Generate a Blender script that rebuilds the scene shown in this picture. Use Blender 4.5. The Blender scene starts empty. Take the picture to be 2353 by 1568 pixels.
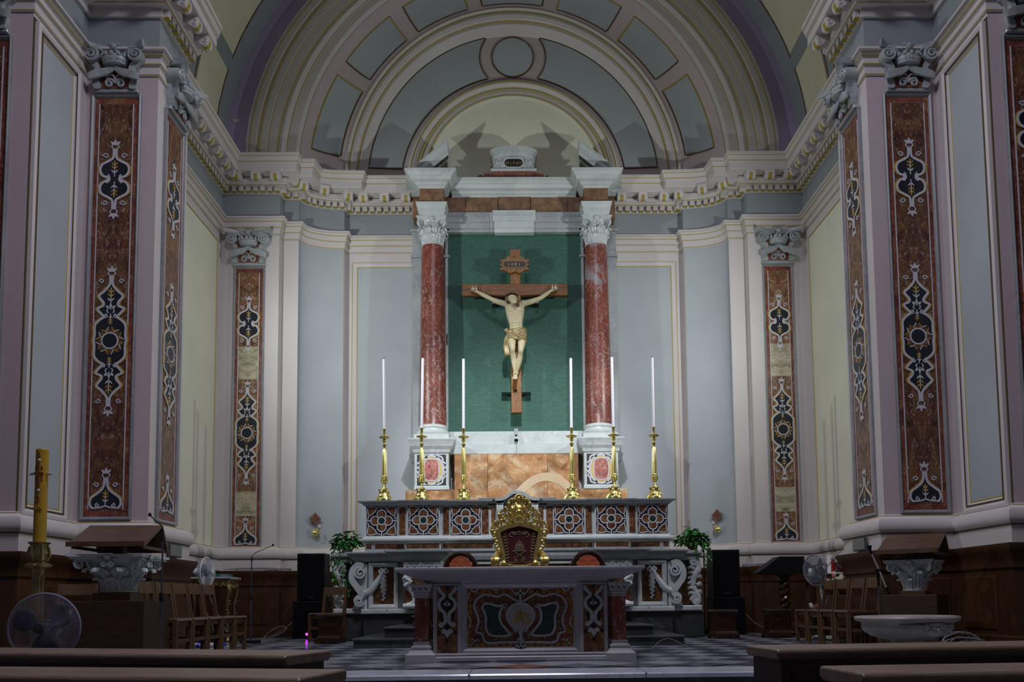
import bpy, bmesh, math, random
from mathutils import Vector, Matrix
random.seed(11)
PI = math.pi
scene = bpy.context.scene
COL = scene.collection
R_ = math.radians

# ------------------------------------------------------------ camera
FPX, PPX, PPY = 1872.0, 1207.0, 1243.0
EYE = Vector((-0.059, 0.0, 0.61))
th, ro, ya = R_(4.26), R_(0.57), R_(0.79)
cf = Vector((math.sin(ya)*math.cos(th), math.cos(ya)*math.cos(th), math.sin(th)))
cr = Vector((math.cos(ya), -math.sin(ya), 0)); cu = cr.cross(cf)
cr, cu = cr*math.cos(ro)-cu*math.sin(ro), cr*math.sin(ro)+cu*math.cos(ro)
cam_d = bpy.data.cameras.new('camera'); cam = bpy.data.objects.new('camera', cam_d); COL.objects.link(cam)
cam.matrix_world = Matrix(((cr.x, cu.x, -cf.x, EYE.x), (cr.y, cu.y, -cf.y, EYE.y), (cr.z, cu.z, -cf.z, EYE.z), (0, 0, 0, 1)))
cam_d.sensor_width = 36; cam_d.lens = FPX/2353*36
cam_d.shift_x = (1176.5-PPX)/2353; cam_d.shift_y = (PPY-784)/2353
cam_d.clip_start = 0.05; cam_d.clip_end = 100
scene.camera = cam

def at(px, py, Y):
    d = cr*((px-PPX)/FPX) - cu*((py-PPY)/FPX) + cf
    return EYE + d*((Y-EYE.y)/d.y)

# ------------------------------------------------------------ world, lamps, exposure
world = bpy.data.worlds.new('nave_ambient'); scene.world = world; world.use_nodes = True
bg = world.node_tree.nodes['Background']; bg.inputs[0].default_value = (0.52, 0.48, 0.58, 1); bg.inputs[1].default_value = 0.085
scene.view_settings.view_transform = 'Standard'; scene.view_settings.look = 'None'
scene.view_settings.exposure = 0.0; scene.view_settings.gamma = 1.0
scene.view_settings.use_curve_mapping = False

def lamp(name, kind, loc, target, energy, color, size=0.1, spot=90, blend=0.5, sy=None):
    d = bpy.data.lights.new(name, kind); d.energy = energy; d.color = color
    if kind == 'AREA':
        d.shape = 'RECTANGLE'; d.size = size; d.size_y = sy or size
    else: d.shadow_soft_size = size
    if kind == 'SPOT': d.spot_size = R_(spot); d.spot_blend = blend
    o = bpy.data.objects.new(name, d); COL.objects.link(o); o.location = loc
    o.rotation_euler = (Vector(target)-Vector(loc)).to_track_quat('-Z', 'Y').to_euler()
    return o
# two floodlights fixed to the backs of the crossing piers, out of the camera's sight, wash the apse
lamp('apse_floodlight', 'SPOT', (-4.95, 11.85, 5.7), (1.6, 15.8, 5.7), 560, (0.93, 1.0, 0.98), 0.09, 150, 1.0)
lamp('apse_floodlight', 'SPOT', (4.95, 11.85, 5.7), (-1.6, 15.8, 5.7), 530, (0.93, 1.0, 0.98), 0.09, 150, 1.0)
# a narrow spot in the nave vault picks out the altar
lamp('altar_spotlight', 'SPOT', (0.4, 6.0, 10.5), (0, 15.3, 3.2), 3600, (0.93, 0.97, 1.0), 0.15, 30, 0.85)
# unseen overhead area lamp lights the floor, bench tops and pier fronts
lamp('crossing_lamp', 'AREA', (0.0, 5.4, 11.5), (0.0, 7.4, 0.0), 430, (0.88, 0.86, 1.02), 2.5).data.spread = R_(150)

# ------------------------------------------------------------ mesh helpers
class MB:
    def __init__(s): s.v = []; s.f = []; s.m = []
    def add(s, vs, fs, m=0):
        b = len(s.v); s.v += [tuple(v) for v in vs]
        s.f += [tuple(i+b for i in f) for f in fs]; s.m += [m]*len(fs); return s
    def box(s, x0, x1, y0, y1, z0, z1, m=0):
        return s.add([(x0,y0,z0),(x1,y0,z0),(x1,y1,z0),(x0,y1,z0),(x0,y0,z1),(x1,y0,z1),(x1,y1,z1),(x0,y1,z1)],
                     [(3,2,1,0),(4,5,6,7),(0,1,5,4),(1,2,6,5),(2,3,7,6),(3,0,4,7)], m)
    def cbox(s, x0, x1, y0, y1, z0, z1, c=0.01, m=0):   # box with chamfered edges on its front (-y) and top
        return s.add([(x0,y0+c,z0),(x1,y0+c,z0),(x1,y1,z0),(x0,y1,z0),
                      (x0,y0+c,z1),(x1,y0+c,z1),(x1,y1,z1),(x0,y1,z1),
                      (x0+c,y0,z0+c),(x1-c,y0,z0+c),(x1-c,y0,z1-c),(x0+c,y0,z1-c)],
                     [(3,2,1,0),(4,5,6,7),(1,2,6,5),(2,3,7,6),(3,0,4,7),(8,9,10,11),(0,1,9,8),(1,5,10,9),(5,4,11,10),(4,0,8,11)], m)
    def prism(s, pts, a0, a1, axis='y', m=0):
        n = len(pts)
        def P(p, a): return (p[0], a, p[1]) if axis == 'y' else ((a, p[0], p[1]) if axis == 'x' else (p[0], p[1], a))
        vs = [P(p, a0) for p in pts]+[P(p, a1) for p in pts]
        fs = [tuple(range(n)), tuple(range(2*n-1, n-1, -1))]+[(i, (i+1) % n, (i+1) % n+n, i+n) for i in range(n)]
        return s.add(vs, fs, m)
    def lathe(s, prof, n=20, c=(0,0,0), a0=0, a1=2*PI, m=0, sx=1, sy=1, axis='z', ph=0):
        full = abs(a1-a0-2*PI) < 1e-6; k = n if full else n+1
        vs = []
        for r, z in prof:
            for i in range(k):
                a = a0+(a1-a0)*i/n+ph
                x, y = r*math.cos(a)*sx, r*math.sin(a)*sy
                p = (x, y, z) if axis == 'z' else ((x, -z, y) if axis == 'y' else (z, x, y))
                vs.append((p[0]+c[0], p[1]+c[1], p[2]+c[2]))
        fs = []
        for j in range(len(prof)-1):
            for i in range(n if full else n):
                i2 = (i+1) % k
                fs.append((j*k+i, j*k+i2, (j+1)*k+i2, (j+1)*k+i))
        if full:
            if prof[0][0] > 1e-5: fs.append(tuple(range(k))[::-1])
            if prof[-1][0] > 1e-5: fs.append(tuple((len(prof)-1)*k+i for i in range(k)))
        return s.add(vs, fs, m)
    def sq(s, prof, c=(0,0), m=0, asp=1.0):     # square-section "lathe": list of (half width, z)
        vs = []
        for r, z in prof:
            vs += [(c[0]-r, c[1]-r*asp, z), (c[0]+r, c[1]-r*asp, z), (c[0]+r, c[1]+r*asp, z), (c[0]-r, c[1]+r*asp, z)]
        fs = [(3,2,1,0)]
        for j in range(len(prof)-1):
            b = 4*j
            fs += [(b+i, b+(i+1) % 4, b+4+(i+1) % 4, b+4+i) for i in range(4)]
        b = 4*(len(prof)-1); fs.append((b, b+1, b+2, b+3))
        return s.add(vs, fs, m)
    def tube(s, path, r, n=6, m=0, cap=True, flat=1.0):
        P = [Vector(p) for p in path]; k = len(P)
        rs = r if isinstance(r, (list, tuple)) else [r]*k
        vs = []; up = None
        for i in range(k):
            t = (P[min(i+1, k-1)]-P[max(i-1, 0)])
            if t.length < 1e-9: t = Vector((0,0,1))
            t.normalize()
            if up is None:
                up = Vector((0,1,0)) if abs(t.y) < 0.9 else Vector((1,0,0))
            a = t.cross(up)
            if a.length < 1e-4: a = t.cross(Vector((1,0.3,0.2)))
            a.normalize(); b = a.cross(t).normalized(); up = b
            for j in range(n):
                g = 2*PI*j/n
                vs.append(P[i]+a*(rs[i]*math.cos(g))+b*(rs[i]*flat*math.sin(g)))
        fs = []
        for i in range(k-1):
            for j in range(n):
                j2 = (j+1) % n; fs.append((i*n+j, i*n+j2, (i+1)*n+j2, (i+1)*n+j))
        if cap: fs += [tuple(range(n))[::-1], tuple((k-1)*n+j for j in range(n))]
        return s.add(vs, fs, m)
    def ball(s, c, rx, ry=None, rz=None, n=8, k=6, m=0):
        ry = ry or rx; rz = rz or rx
        vs = [(c[0], c[1], c[2]-rz)]
        for j in range(1, k):
            f = PI*j/k-PI/2
            for i in range(n):
                a = 2*PI*i/n
                vs.append((c[0]+rx*math.cos(f)*math.cos(a), c[1]+ry*math.cos(f)*math.sin(a), c[2]+rz*math.sin(f)))
        vs.append((c[0], c[1], c[2]+rz)); L = len(vs)-1
        fs = [(0, 1+(i+1) % n, 1+i) for i in range(n)]
        for j in range(k-2):
            for i in range(n):
                i2 = (i+1) % n; fs.append((1+j*n+i, 1+j*n+i2, 1+(j+1)*n+i2, 1+(j+1)*n+i))
        b = 1+(k-2)*n; fs += [(b+i, b+(i+1) % n, L) for i in range(n)]
        return s.add(vs, fs, m)
    def ribbon(s, pts, w, y0, y1, m=0, closed=False):    # flat band following (x,z) points, front face at y0
        k = len(pts); ws = w if isinstance(w, (list, tuple)) else [w]*k
        vs = []
        for i in range(k):
            if closed: a, b = pts[i-1], pts[(i+1) % k]
            else: a, b = pts[max(i-1, 0)], pts[min(i+1, k-1)]
            tx, tz = b[0]-a[0], b[1]-a[1]; l = math.hypot(tx, tz) or 1
            nx, nz = -tz/l*ws[i]/2, tx/l*ws[i]/2
            x, z = pts[i]
            vs += [(x+nx, y0, z+nz), (x-nx, y0, z-nz), (x-nx, y1, z-nz), (x+nx, y1, z+nz)]
        fs = []
        for i in range(k if closed else k-1):
            a, b = 4*i, 4*((i+1) % k)
            fs += [(a, a+1, b+1, b), (a+1, a+2, b+2, b+1), (a+3, a, b, b+3)]
        if not closed: fs += [(0, 3, 2, 1), (4*k-4, 4*k-3, 4*k-2, 4*k-1)]
        return s.add(vs, fs, m)
    def sweep(s, path, prof, closed=True, m=0):      # path in XY, room on its right; prof (d, z)
        k = len(path); n = len(prof); vs = []
        for i in range(k):
            p = Vector(path[i])
            ns = []
            if i > 0: t = (p-Vector(path[i-1])).normalized(); ns.append(Vector((t.y, -t.x)))
            if i < k-1: t = (Vector(path[i+1])-p).normalized(); ns.append(Vector((t.y, -t.x)))
            q = ns[0] if len(ns) == 1 else (ns[0]+ns[1])/max(0.15, 1+ns[0].dot(ns[1]))
            for d, z in prof: vs.append((p.x+q.x*d, p.y+q.y*d, z))
        fs = []
        for i in range(k-1):
            for j in range(n if closed else n-1):
                j2 = (j+1) % n; fs.append((i*n+j, (i+1)*n+j, (i+1)*n+j2, i*n+j2))
        if closed: fs += [tuple(range(n)), tuple((k-1)*n+j for j in range(n))[::-1]]
        return s.add(vs, fs, m)
    def xf(s, M):
        s.v = [tuple(M @ Vector(v)) for v in s.v]; return s
    def merge(s, o, M=None, m=None):
        vs = [tuple(M @ Vector(v)) for v in o.v] if M else o.v
        b = len(s.v); s.v += vs; s.f += [tuple(i+b for i in f) for f in o.f]; s.m += ([m]*len(o.f) if m is not None else o.m)
        return s
    def mesh(s, name, mats, sm=35):
        me = bpy.data.meshes.new(name); me.from_pydata(s.v, [], s.f)
        for mt in (mats if isinstance(mats, (list, tuple)) else [mats]): me.materials.append(mt)
        me.polygons.foreach_set('material_index', s.m)
        bm = bmesh.new(); bm.from_mesh(me); bmesh.ops.recalc_face_normals(bm, faces=bm.faces); bm.to_mesh(me); bm.free()
        if sm:
            me.polygons.foreach_set('use_smooth', [True]*len(me.polygons)); me.set_sharp_from_angle(angle=R_(sm))
        me.update(); return me
    def obj(s, name, mats, parent=None, loc=(0,0,0), rot=(0,0,0), sm=35, bevel=0):
        o = bpy.data.objects.new(name, s.mesh(name, mats, sm)); COL.objects.link(o)
        o.location = loc; o.rotation_euler = rot
        if parent: o.parent = parent
        if bevel:
            b = o.modifiers.new('bevel', 'BEVEL'); b.width = bevel; b.segments = 2; b.limit_method = 'ANGLE'; b.angle_limit = R_(40)
        return o

def tag(o, label, cat, group=None):
    o['label'] = label; o['category'] = cat
    if group: o['group'] = group
    return o
def thing(name, label, cat, loc=(0,0,0), rz=0, group=None):
    o = bpy.data.objects.new(name, None); COL.objects.link(o); o.empty_display_size = 0.1
    o.location = loc; o.rotation_euler = (0, 0, rz); return tag(o, label, cat, group)
def struct(o): o['kind'] = 'structure'; return o
def stuff(o): o['kind'] = 'stuff'; return o
def inst(o, parent=None, loc=None, rot=None, scale=None):
    c = o.copy(); COL.objects.link(c)
    if parent is not None: c.parent = parent
    if loc is not None: c.location = loc
    if rot is not None: c.rotation_euler = rot
    if scale is not None: c.scale = scale
    return c
def dup(root, loc, rz=0, label=None, parent=None, scale=None):
    def rec(o, par):
        c = o.copy(); COL.objects.link(c); c.parent = par
        for ch in list(KIDS.get(o.name, o.children)): rec(ch, c)
        return c
    r = rec(root, parent); r.location = loc; r.rotation_euler = (0, 0, rz)
    if scale: r.scale = scale
    if label: r['label'] = label
    return r
KIDS = {}
def arc(cx, cz, r, a0, a1, n=10, rz=None):
    rz = rz or r
    return [(cx+r*math.cos(R_(a0+(a1-a0)*i/n)), cz+rz*math.sin(R_(a0+(a1-a0)*i/n))) for i in range(n+1)]
def spiral(cx, cz, r0, r1, a0, turns, n=28):
    return [(cx+(r0+(r1-r0)*i/n)*math.cos(R_(a0)+2*PI*turns*i/n), cz+(r0+(r1-r0)*i/n)*math.sin(R_(a0)+2*PI*turns*i/n)) for i in range(n+1)]
def smooth(pts, k=4, closed=False):     # Catmull-Rom
    n = len(pts); out = []
    g = (lambda i: pts[i % n]) if closed else (lambda i: pts[max(0, min(n-1, i))])
    dim = len(pts[0])
    for i in range(n if closed else n-1):
        a, b, c, d = g(i-1), g(i), g(i+1), g(i+2)
        for j in range(k):
            t = j/k
            out.append(tuple(0.5*((2*b[q])+(-a[q]+c[q])*t+(2*a[q]-5*b[q]+4*c[q]-d[q])*t*t+(-a[q]+3*b[q]-3*c[q]+d[q])*t**3) for q in range(dim)))
    if not closed: out.append(tuple(pts[-1]))
    return out
def mir(pts): return [(-p[0],)+tuple(p[1:]) for p in pts]

# ------------------------------------------------------------ materials
def C(r, g, b):
    f = lambda c: ((c/255+0.055)/1.055)**2.4 if c > 10 else c/255/12.92
    return (f(r), f(g), f(b), 1)
class Mat:
    def __init__(s, name, rough=0.6, metal=0.0, spec=None):
        s.m = bpy.data.materials.new(name); s.m.use_nodes = True; s.nt = s.m.node_tree
        s.b = s.nt.nodes['Principled BSDF']; s.b.inputs['Roughness'].default_value = rough; s.b.inputs['Metallic'].default_value = metal
        if spec is not None: s.b.inputs['Specular IOR Level'].default_value = spec
        s.co = None
    def n(s, t, **k):
        x = s.nt.nodes.new(t)
        for a, v in k.items(): setattr(x, a, v)
        return x
    def l(s, a, b): s.nt.links.new(a, b)
    def coord(s, mirror=False, scale=(1,1,1), off=True):
        if s.co is not None and not mirror: return s.co
        tc = s.n('ShaderNodeTexCoord'); src = tc.outputs['Object']
        if mirror:
            sx = s.n('ShaderNodeSeparateXYZ'); s.l(src, sx.inputs[0])
            ab = s.n('ShaderNodeMath', operation='ABSOLUTE'); s.l(sx.outputs[0], ab.inputs[0])
            cx = s.n('ShaderNodeCombineXYZ'); s.l(ab.outputs[0], cx.inputs[0]); s.l(sx.outputs[1], cx.inputs[1]); s.l(sx.outputs[2], cx.inputs[2]); src = cx.outputs[0]
        if off:
            oi = s.n('ShaderNodeObjectInfo'); mu = s.n('ShaderNodeMath', operation='MULTIPLY'); mu.inputs[1].default_value = 37.0; s.l(oi.outputs['Random'], mu.inputs[0])
            va = s.n('ShaderNodeVectorMath', operation='ADD'); s.l(src, va.inputs[0]); s.l(mu.outputs[0], va.inputs[1]); src = va.outputs[0]
        if scale != (1,1,1):
            mp = s.n('ShaderNodeMapping'); mp.inputs['Scale'].default_value = scale; s.l(src, mp.inputs[0]); src = mp.outputs[0]
        s.co = src; return src
    def noise(s, sc, det=4, dist=0.0, rough=0.5):
        x = s.n('ShaderNodeTexNoise'); x.inputs['Scale'].default_value = sc; x.inputs['Detail'].default_value = det
        x.inputs['Distortion'].default_value = dist; x.inputs['Roughness'].default_value = rough
        s.l(s.coord(), x.inputs['Vector']); return x.outputs['Fac']
    def voro(s, sc, feature='F1'):
        x = s.n('ShaderNodeTexVoronoi', feature=feature); x.inputs['Scale'].default_value = sc
        s.l(s.coord(), x.inputs['Vector']); return x
    def ramp(s, fac, stops, interp='LINEAR'):
        x = s.n('ShaderNodeValToRGB'); e = x.color_ramp; e.interpolation = interp
        while len(e.elements) < len(stops): e.elements.new(0.5)
        for i, (p, c) in enumerate(stops): e.elements[i].position = p; e.elements[i].color = c if len(c) == 4 else (*c, 1)
        s.l(fac, x.inputs[0]); return x.outputs[0]
    def mix(s, fac, a, b, blend='MIX'):
        x = s.n('ShaderNodeMix', data_type='RGBA', blend_type=blend)
        for i, v in ((0, fac), (6, a), (7, b)):
            if isinstance(v, (int, float)): x.inputs[i].default_value = v
            elif isinstance(v, tuple): x.inputs[i].default_value = v
            else: s.l(v, x.inputs[i])
        return x.outputs[2]
    def col(s, c):
        if isinstance(c, tuple): s.b.inputs['Base Color'].default_value = c
        else: s.l(c, s.b.inputs['Base Color'])
        return s
    def bump(s, h, st=0.3, d=0.01):
        x = s.n('ShaderNodeBump'); x.inputs['Strength'].default_value = st; x.inputs['Distance'].default_value = d
        s.l(h, x.inputs['Height']); s.l(x.outputs[0], s.b.inputs['Normal']); return s
W4 = lambda v: (v, v, v, 1)
def vary(name, c, amt=0.12, sc=1.5, rough=0.7, bst=0.15, bsc=30, metal=0, spec=None, dark=None):
    m = Mat(name, rough, metal, spec); k = tuple(x*(1-amt) for x in c[:3])+(1,); k2 = tuple(min(1, x*(1+amt)) for x in c[:3])+(1,)
    m.col(m.ramp(m.noise(sc, 5), [(0.3, k), (0.7, k2)]))
    if bst: m.bump(m.noise(bsc, 4), bst, 0.01)
    return m.m
def flat(name, c, rough=0.5, metal=0, spec=None):
    return Mat(name, rough, metal, spec).col(c).m
def marble(name, base, base2, vein, sc=1.2, vsc=2.5, vw=0.04, rough=0.3, vstr=0.8):
    m = Mat(name, rough); a = m.ramp(m.noise(sc, 6, 0.6), [(0.3, base), (0.7, base2)])
    v = m.noise(vsc, 7, 1.6, 0.6)
    f = m.ramp(v, [(0.5-vw, W4(0)), (0.5, W4(vstr)), (0.5+vw, W4(0))])
    g = m.ramp(m.noise(sc*0.7, 2, 0.4), [(0.42, W4(0.08)), (0.68, W4(0.8))])
    return m.col(m.mix(m.mix(1.0, f, g, 'MULTIPLY'), a, vein)).m
def breccia(name, stops, mirror=True, sc=5.5, vein=C(205,190,175), vamt=0.75, rough=0.3, stretch=(1,1,1)):
    m = Mat(name, rough); m.coord(mirror, stretch)
    a = m.ramp(m.noise(sc, 5, 1.2, 0.6), stops)
    v = m.noise(sc*2.2, 8, 2.2, 0.65)
    f = m.ramp(v, [(0.575, W4(0)), (0.605, W4(vamt)), (0.635, W4(0))])
    b = m.mix(f, a, vein)
    d = m.ramp(m.noise(sc*1.1, 3, 0.5), [(0.35, W4(0.55)), (0.6, W4(1.0))])
    return m.col(m.mix(1.0, b, d, 'MULTIPLY')).m
M = {}
M['plaster'] = vary('plaster_pale_pink', C(206,199,197), 0.05, 0.8, 0.75, 0.08, 25)
M['pink'] = vary('plaster_rose', C(194,178,180), 0.06, 0.8, 0.75, 0.08, 25)
M['gray'] = vary('plaster_blue_gray', C(172,178,182), 0.07, 0.9, 0.75, 0.08, 25)
M['graydk'] = vary('plaster_slate_gray', C(146,152,156), 0.07, 0.9, 0.75, 0.08, 25)
M['yellow'] = vary('plaster_pale_yellow', C(228,228,206), 0.07, 0.9, 0.75, 0.1, 25)
M['purple'] = vary('plaster_mauve', C(190,176,214), 0.08, 0.9, 0.75, 0.1, 25)
M['goldline'] = flat('gilt_line_paint', C(168,150,52), 0.5)
M['brownline'] = flat('umber_line_paint', C(84,70,40), 0.6)
M['white_marble'] = marble('white_marble', C(206,212,210), C(188,196,196), C(140,150,155), 1.5, 2.0, 0.05, 0.35, 0.55)
M['gray_marble'] = marble('gray_white_marble', C(178,184,184), C(148,154,157), C(104,112,118), 1.2, 2.5, 0.06, 0.35, 0.6)
M['frame_marble'] = marble('dim_frame_marble', C(150,152,154), C(124,128,130), C(92,98,102), 1.2, 2.5, 0.06, 0.4, 0.6)
M['mensa_marble'] = marble('lilac_white_marble', C(178,176,178), C(156,154,157), C(118,116,120), 1.2, 1.8, 0.05, 0.3, 0.5)
M['dark_marble'] = marble('dark_gray_marble', C(62,64,64), C(48,50,52), C(120,124,126), 1.5, 2.2, 0.018, 0.35, 0.5)
def redcol():
    m = Mat('red_column_marble', 0.36); m.coord(False, (1.3,1.3,0.8))
    a = m.ramp(m.noise(2.5, 5, 0.8), [(0.3, C(94,44,34)), (0.55, C(126,62,48)), (0.75, C(144,84,68))])
    f = m.ramp(m.noise(7.0, 9, 2.4, 0.7), [(0.56, W4(0)), (0.58, W4(0.85)), (0.605, W4(0.75)), (0.625, W4(0))])
    g = m.ramp(m.noise(1.6, 3, 0.3), [(0.36, W4(0.25)), (0.58, W4(1))])
    h = m.mix(1.0, f, g, 'MULTIPLY')
    b = m.mix(h, a, C(186,178,176))
    k = m.ramp(m.noise(0.9, 4, 0.9), [(0.62, W4(0)), (0.68, W4(0.7))])
    return m.col(m.mix(k, b, C(150,152,160))).m
M['red_column'] = redcol()
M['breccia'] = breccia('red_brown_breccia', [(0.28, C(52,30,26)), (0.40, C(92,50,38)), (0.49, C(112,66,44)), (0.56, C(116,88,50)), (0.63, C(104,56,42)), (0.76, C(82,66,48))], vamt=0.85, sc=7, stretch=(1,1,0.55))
M['breccia_lit'] = breccia('lit_ochre_breccia', [(0.26, C(84,44,34)), (0.39, C(124,68,50)), (0.47, C(146,108,64)), (0.53, C(118,60,46)), (0.60, C(168,140,108)), (0.68, C(110,100,66)), (0.80, C(134,78,58))], sc=8, vamt=0.85, stretch=(1,1,0.7))  # ochre-cream copy of breccia, strong light on the corner panels put into its colour
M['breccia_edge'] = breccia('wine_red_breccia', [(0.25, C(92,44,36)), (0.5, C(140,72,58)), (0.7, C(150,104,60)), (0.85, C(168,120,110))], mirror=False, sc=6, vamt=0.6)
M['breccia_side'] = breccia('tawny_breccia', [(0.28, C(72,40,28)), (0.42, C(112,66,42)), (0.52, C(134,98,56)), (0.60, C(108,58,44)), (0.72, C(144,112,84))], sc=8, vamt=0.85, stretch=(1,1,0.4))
M['alabaster'] = breccia('green_cream_alabaster', [(0.25, C(96,108,66)), (0.45, C(190,182,150)), (0.6, C(206,196,172)), (0.75, C(150,150,100))], sc=5, vein=C(120,80,60), stretch=(0.7,1,1.2))
M['navy'] = flat('black_blue_slate', C(22,26,36), 0.3)
M['inlay_white'] = vary('white_inlay', C(196,196,202), 0.06, 8, 0.35, 0)
M['inlay_ochre'] = vary('ochre_inlay', C(178,140,44), 0.2, 9, 0.35, 0)
M['red_jasper'] = breccia('sicilian_red_jasper', [(0.3, C(82,44,30)), (0.46, C(112,64,42)), (0.56, C(136,98,54)), (0.7, C(110,58,40))], mirror=False, sc=11, vamt=0.6)
M['brown_jasper'] = breccia('brown_speckled_marble', [(0.3, C(78,42,26)), (0.5, C(112,70,40)), (0.65, C(140,104,50)), (0.8, C(100,50,36))], mirror=False, sc=14, vamt=0.5)
M['orange'] = breccia('orange_alabaster', [(0.28, C(122,82,56)), (0.40, C(186,134,90)), (0.52, C(200,150,104)), (0.62, C(216,190,156)), (0.74, C(176,120,78))], mirror=False, sc=2.6, vein=C(222,206,186), vamt=0.6)
M['brown_stone'] = breccia('brown_travertine', [(0.3, C(110,78,52)), (0.5, C(140,104,74)), (0.7, C(150,112,70))], mirror=False, sc=4, vein=C(70,46,30), vamt=0.6, rough=0.5)
M['green_stone'] = breccia('dark_green_serpentine', [(0.3, C(22,40,40)), (0.5, C(44,70,66)), (0.75, C(30,50,50))], mirror=False, sc=16, vein=C(100,124,116), vamt=0.4)
M['pink_stone'] = breccia('pink_red_jasper', [(0.3, C(170,84,74)), (0.5, C(196,120,110)), (0.75, C(204,160,150))], mirror=False, sc=12, vein=C(220,206,200), vamt=0.8)
M['yellow_stone'] = vary('giallo_marble', C(214,184,110), 0.18, 8, 0.35, 0)
def cloth():
    m = Mat('green_damask', 0.6); m.coord(False, (1.0, 1.0, 5.0), False)
    a = m.ramp(m.noise(7, 4, 1.5), [(0.35, C(36,80,68)), (0.65, C(48,98,83))])
    f = m.ramp(m.noise(11, 3, 2.5), [(0.55, W4(0)), (0.60, W4(0.55)), (0.65, W4(0))])
    m.col(m.mix(f, a, C(84,136,118))); m.bump(m.noise(20, 2, 1.5), 0.4, 0.01); m.b.inputs['Sheen Weight'].default_value = 0.2; return m.m
M['cloth'] = cloth()
def wood(name, a, b, sc=(1,1,1), rough=0.45, n=6):
    m = Mat(name, rough); m.coord(False, sc)
    m.col(m.ramp(m.noise(n, 6, 1.5, 0.6), [(0.3, a), (0.7, b)])); m.bump(m.noise(n*4, 3, 1), 0.08, 0.005); return m.m
M['wainscot'] = wood('walnut_panelling', C(58,35,19), C(84,54,28), (3,3,0.5))
M['chairwood'] = wood('oak_chair_wood', C(72,52,34), C(98,72,46), (3,3,0.6), 0.4)
M['lectern'] = wood('dark_lectern_wood', C(74,54,40), C(104,78,60), (0.6,3,3), 0.32)
M['pew'] = wood('worn_pew_wood', C(100,82,70), C(136,114,100), (0.5,4,4), 0.4)
M['pewdark'] = wood('dark_pew_wood', C(42,28,18), C(62,42,26), (0.5,4,4), 0.5)
M['cross'] = wood('chestnut_cross_wood', C(104,64,28), C(156,104,48), (4,4,0.6), 0.5)
M['crossh'] = wood('chestnut_crossbeam_wood', C(86,52,24), C(134,88,42), (0.6,4,4), 0.5)
M['mahogany'] = wood('mahogany', C(38,22,14), C(60,34,20), (3,3,0.7), 0.25)
M['gold'] = vary('carved_gilding', (0.84,0.66,0.22,1), 0.22, 14, 0.36, 0.35, 40, 1.0)
M['brass'] = vary('polished_brass', (0.86,0.74,0.28,1), 0.12, 10, 0.3, 0.1, 30, 1.0)
M['bronze'] = vary('old_brass', (0.42,0.33,0.16,1), 0.25, 12, 0.35, 0.3, 30, 1.0)
M['ivory'] = vary('painted_flesh', C(196,184,150), 0.1, 6, 0.5, 0.1, 20)
M['hair'] = vary('painted_hair', C(110,96,70), 0.25, 20, 0.5, 0.5, 40)
M['giltcloth'] = vary('gilt_drapery', C(150,132,92), 0.3, 10, 0.4, 0.5, 25, 0.2)
M['wax'] = flat('white_wax', C(226,222,232), 0.45)
M['yellowwax'] = vary('beeswax', C(178,140,34), 0.08, 3, 0.45, 0)
M['black'] = flat('matt_black', C(12,14,17), 0.6, 0, 0.25)
M['grille'] = flat('black_speaker_grille', C(11,13,17), 0.9, 0, 0.15)
M['steel'] = flat('gray_steel', C(96,96,104), 0.35, 0.7)
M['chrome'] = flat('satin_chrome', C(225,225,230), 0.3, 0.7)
M['white_plastic'] = flat('white_plastic', C(212,214,218), 0.4)
M['lilac_plastic'] = flat('pale_wire_grille', C(128,128,146), 0.4)
M['blue_plastic'] = flat('blue_plastic', C(20,30,190), 0.4)
M['fanblade'] = flat('smoky_fan_blade', C(66,66,74), 0.35)
M['velvet'] = vary('crimson_velvet', C(74,14,24), 0.15, 30, 0.85, 0.3, 80)
M['embroid'] = vary('silver_gold_embroidery', C(132,122,92), 0.2, 60, 0.5, 0.4, 90)
def brocade():
    m = Mat('red_gold_brocade', 0.6); m.coord(True, (1,1,1), False)
    return m.col(m.ramp(m.noise(26, 1, 2.8), [(0.47, C(176,44,36)), (0.52, C(206,148,84)), (0.58, C(206,148,84)), (0.62, C(176,44,36))])).m
M['brocade'] = brocade()
M['leaf'] = vary('pothos_leaf', C(46,118,48), 0.35, 6, 0.4, 0)
M['leafdk'] = vary('dark_leaf', C(30,58,28), 0.3, 6, 0.5, 0)
M['stem'] = flat('green_stem', C(62,104,50), 0.5)
M['terracotta'] = vary('terracotta', C(120,62,36), 0.15, 6, 0.7, 0.1)
M['cable'] = flat('gray_cable', C(126,126,130), 0.5)
M['steelgray'] = flat('gray_box_paint', C(120,128,122), 0.5)
M['flower'] = flat('cream_petals', C(220,214,204), 0.6)
M['flowerpink'] = flat('pink_petals', C(206,120,120), 0.6)
M['red_wax'] = flat('red_wax', C(150,24,24), 0.4)
M['book'] = flat('teal_book_cover', C(40,104,98), 0.5)
M['paper'] = flat('white_paper', C(210,212,206), 0.7)
M['dstone'] = vary('diamond_cross_stone', C(120,78,64), 0.15, 12, 0.6, 0.1)
M['joint'] = flat('dark_joint', C(60,62,68), 0.6)
def led(name, c, s):
    m = Mat(name); m.col((0,0,0,1)); m.b.inputs['Emission Color'].default_value = c; m.b.inputs['Emission Strength'].default_value = s; return m.m
M['led_mag'] = led('magenta_led', (0.6,0.03,1,1), 6); M['led_blue'] = led('blue_led', (0.03,0.03,1,1), 5)
M['tile_light'] = marble('pale_floor_marble', C(176,178,188), C(146,150,160), C(120,126,138), 2.0, 3.0, 0.06, 0.16, 0.5)
M['tile_dark'] = marble('dark_floor_marble', C(88,92,104), C(70,74,86), C(120,126,138), 2.0, 3.0, 0.04, 0.16, 0.5)
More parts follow.
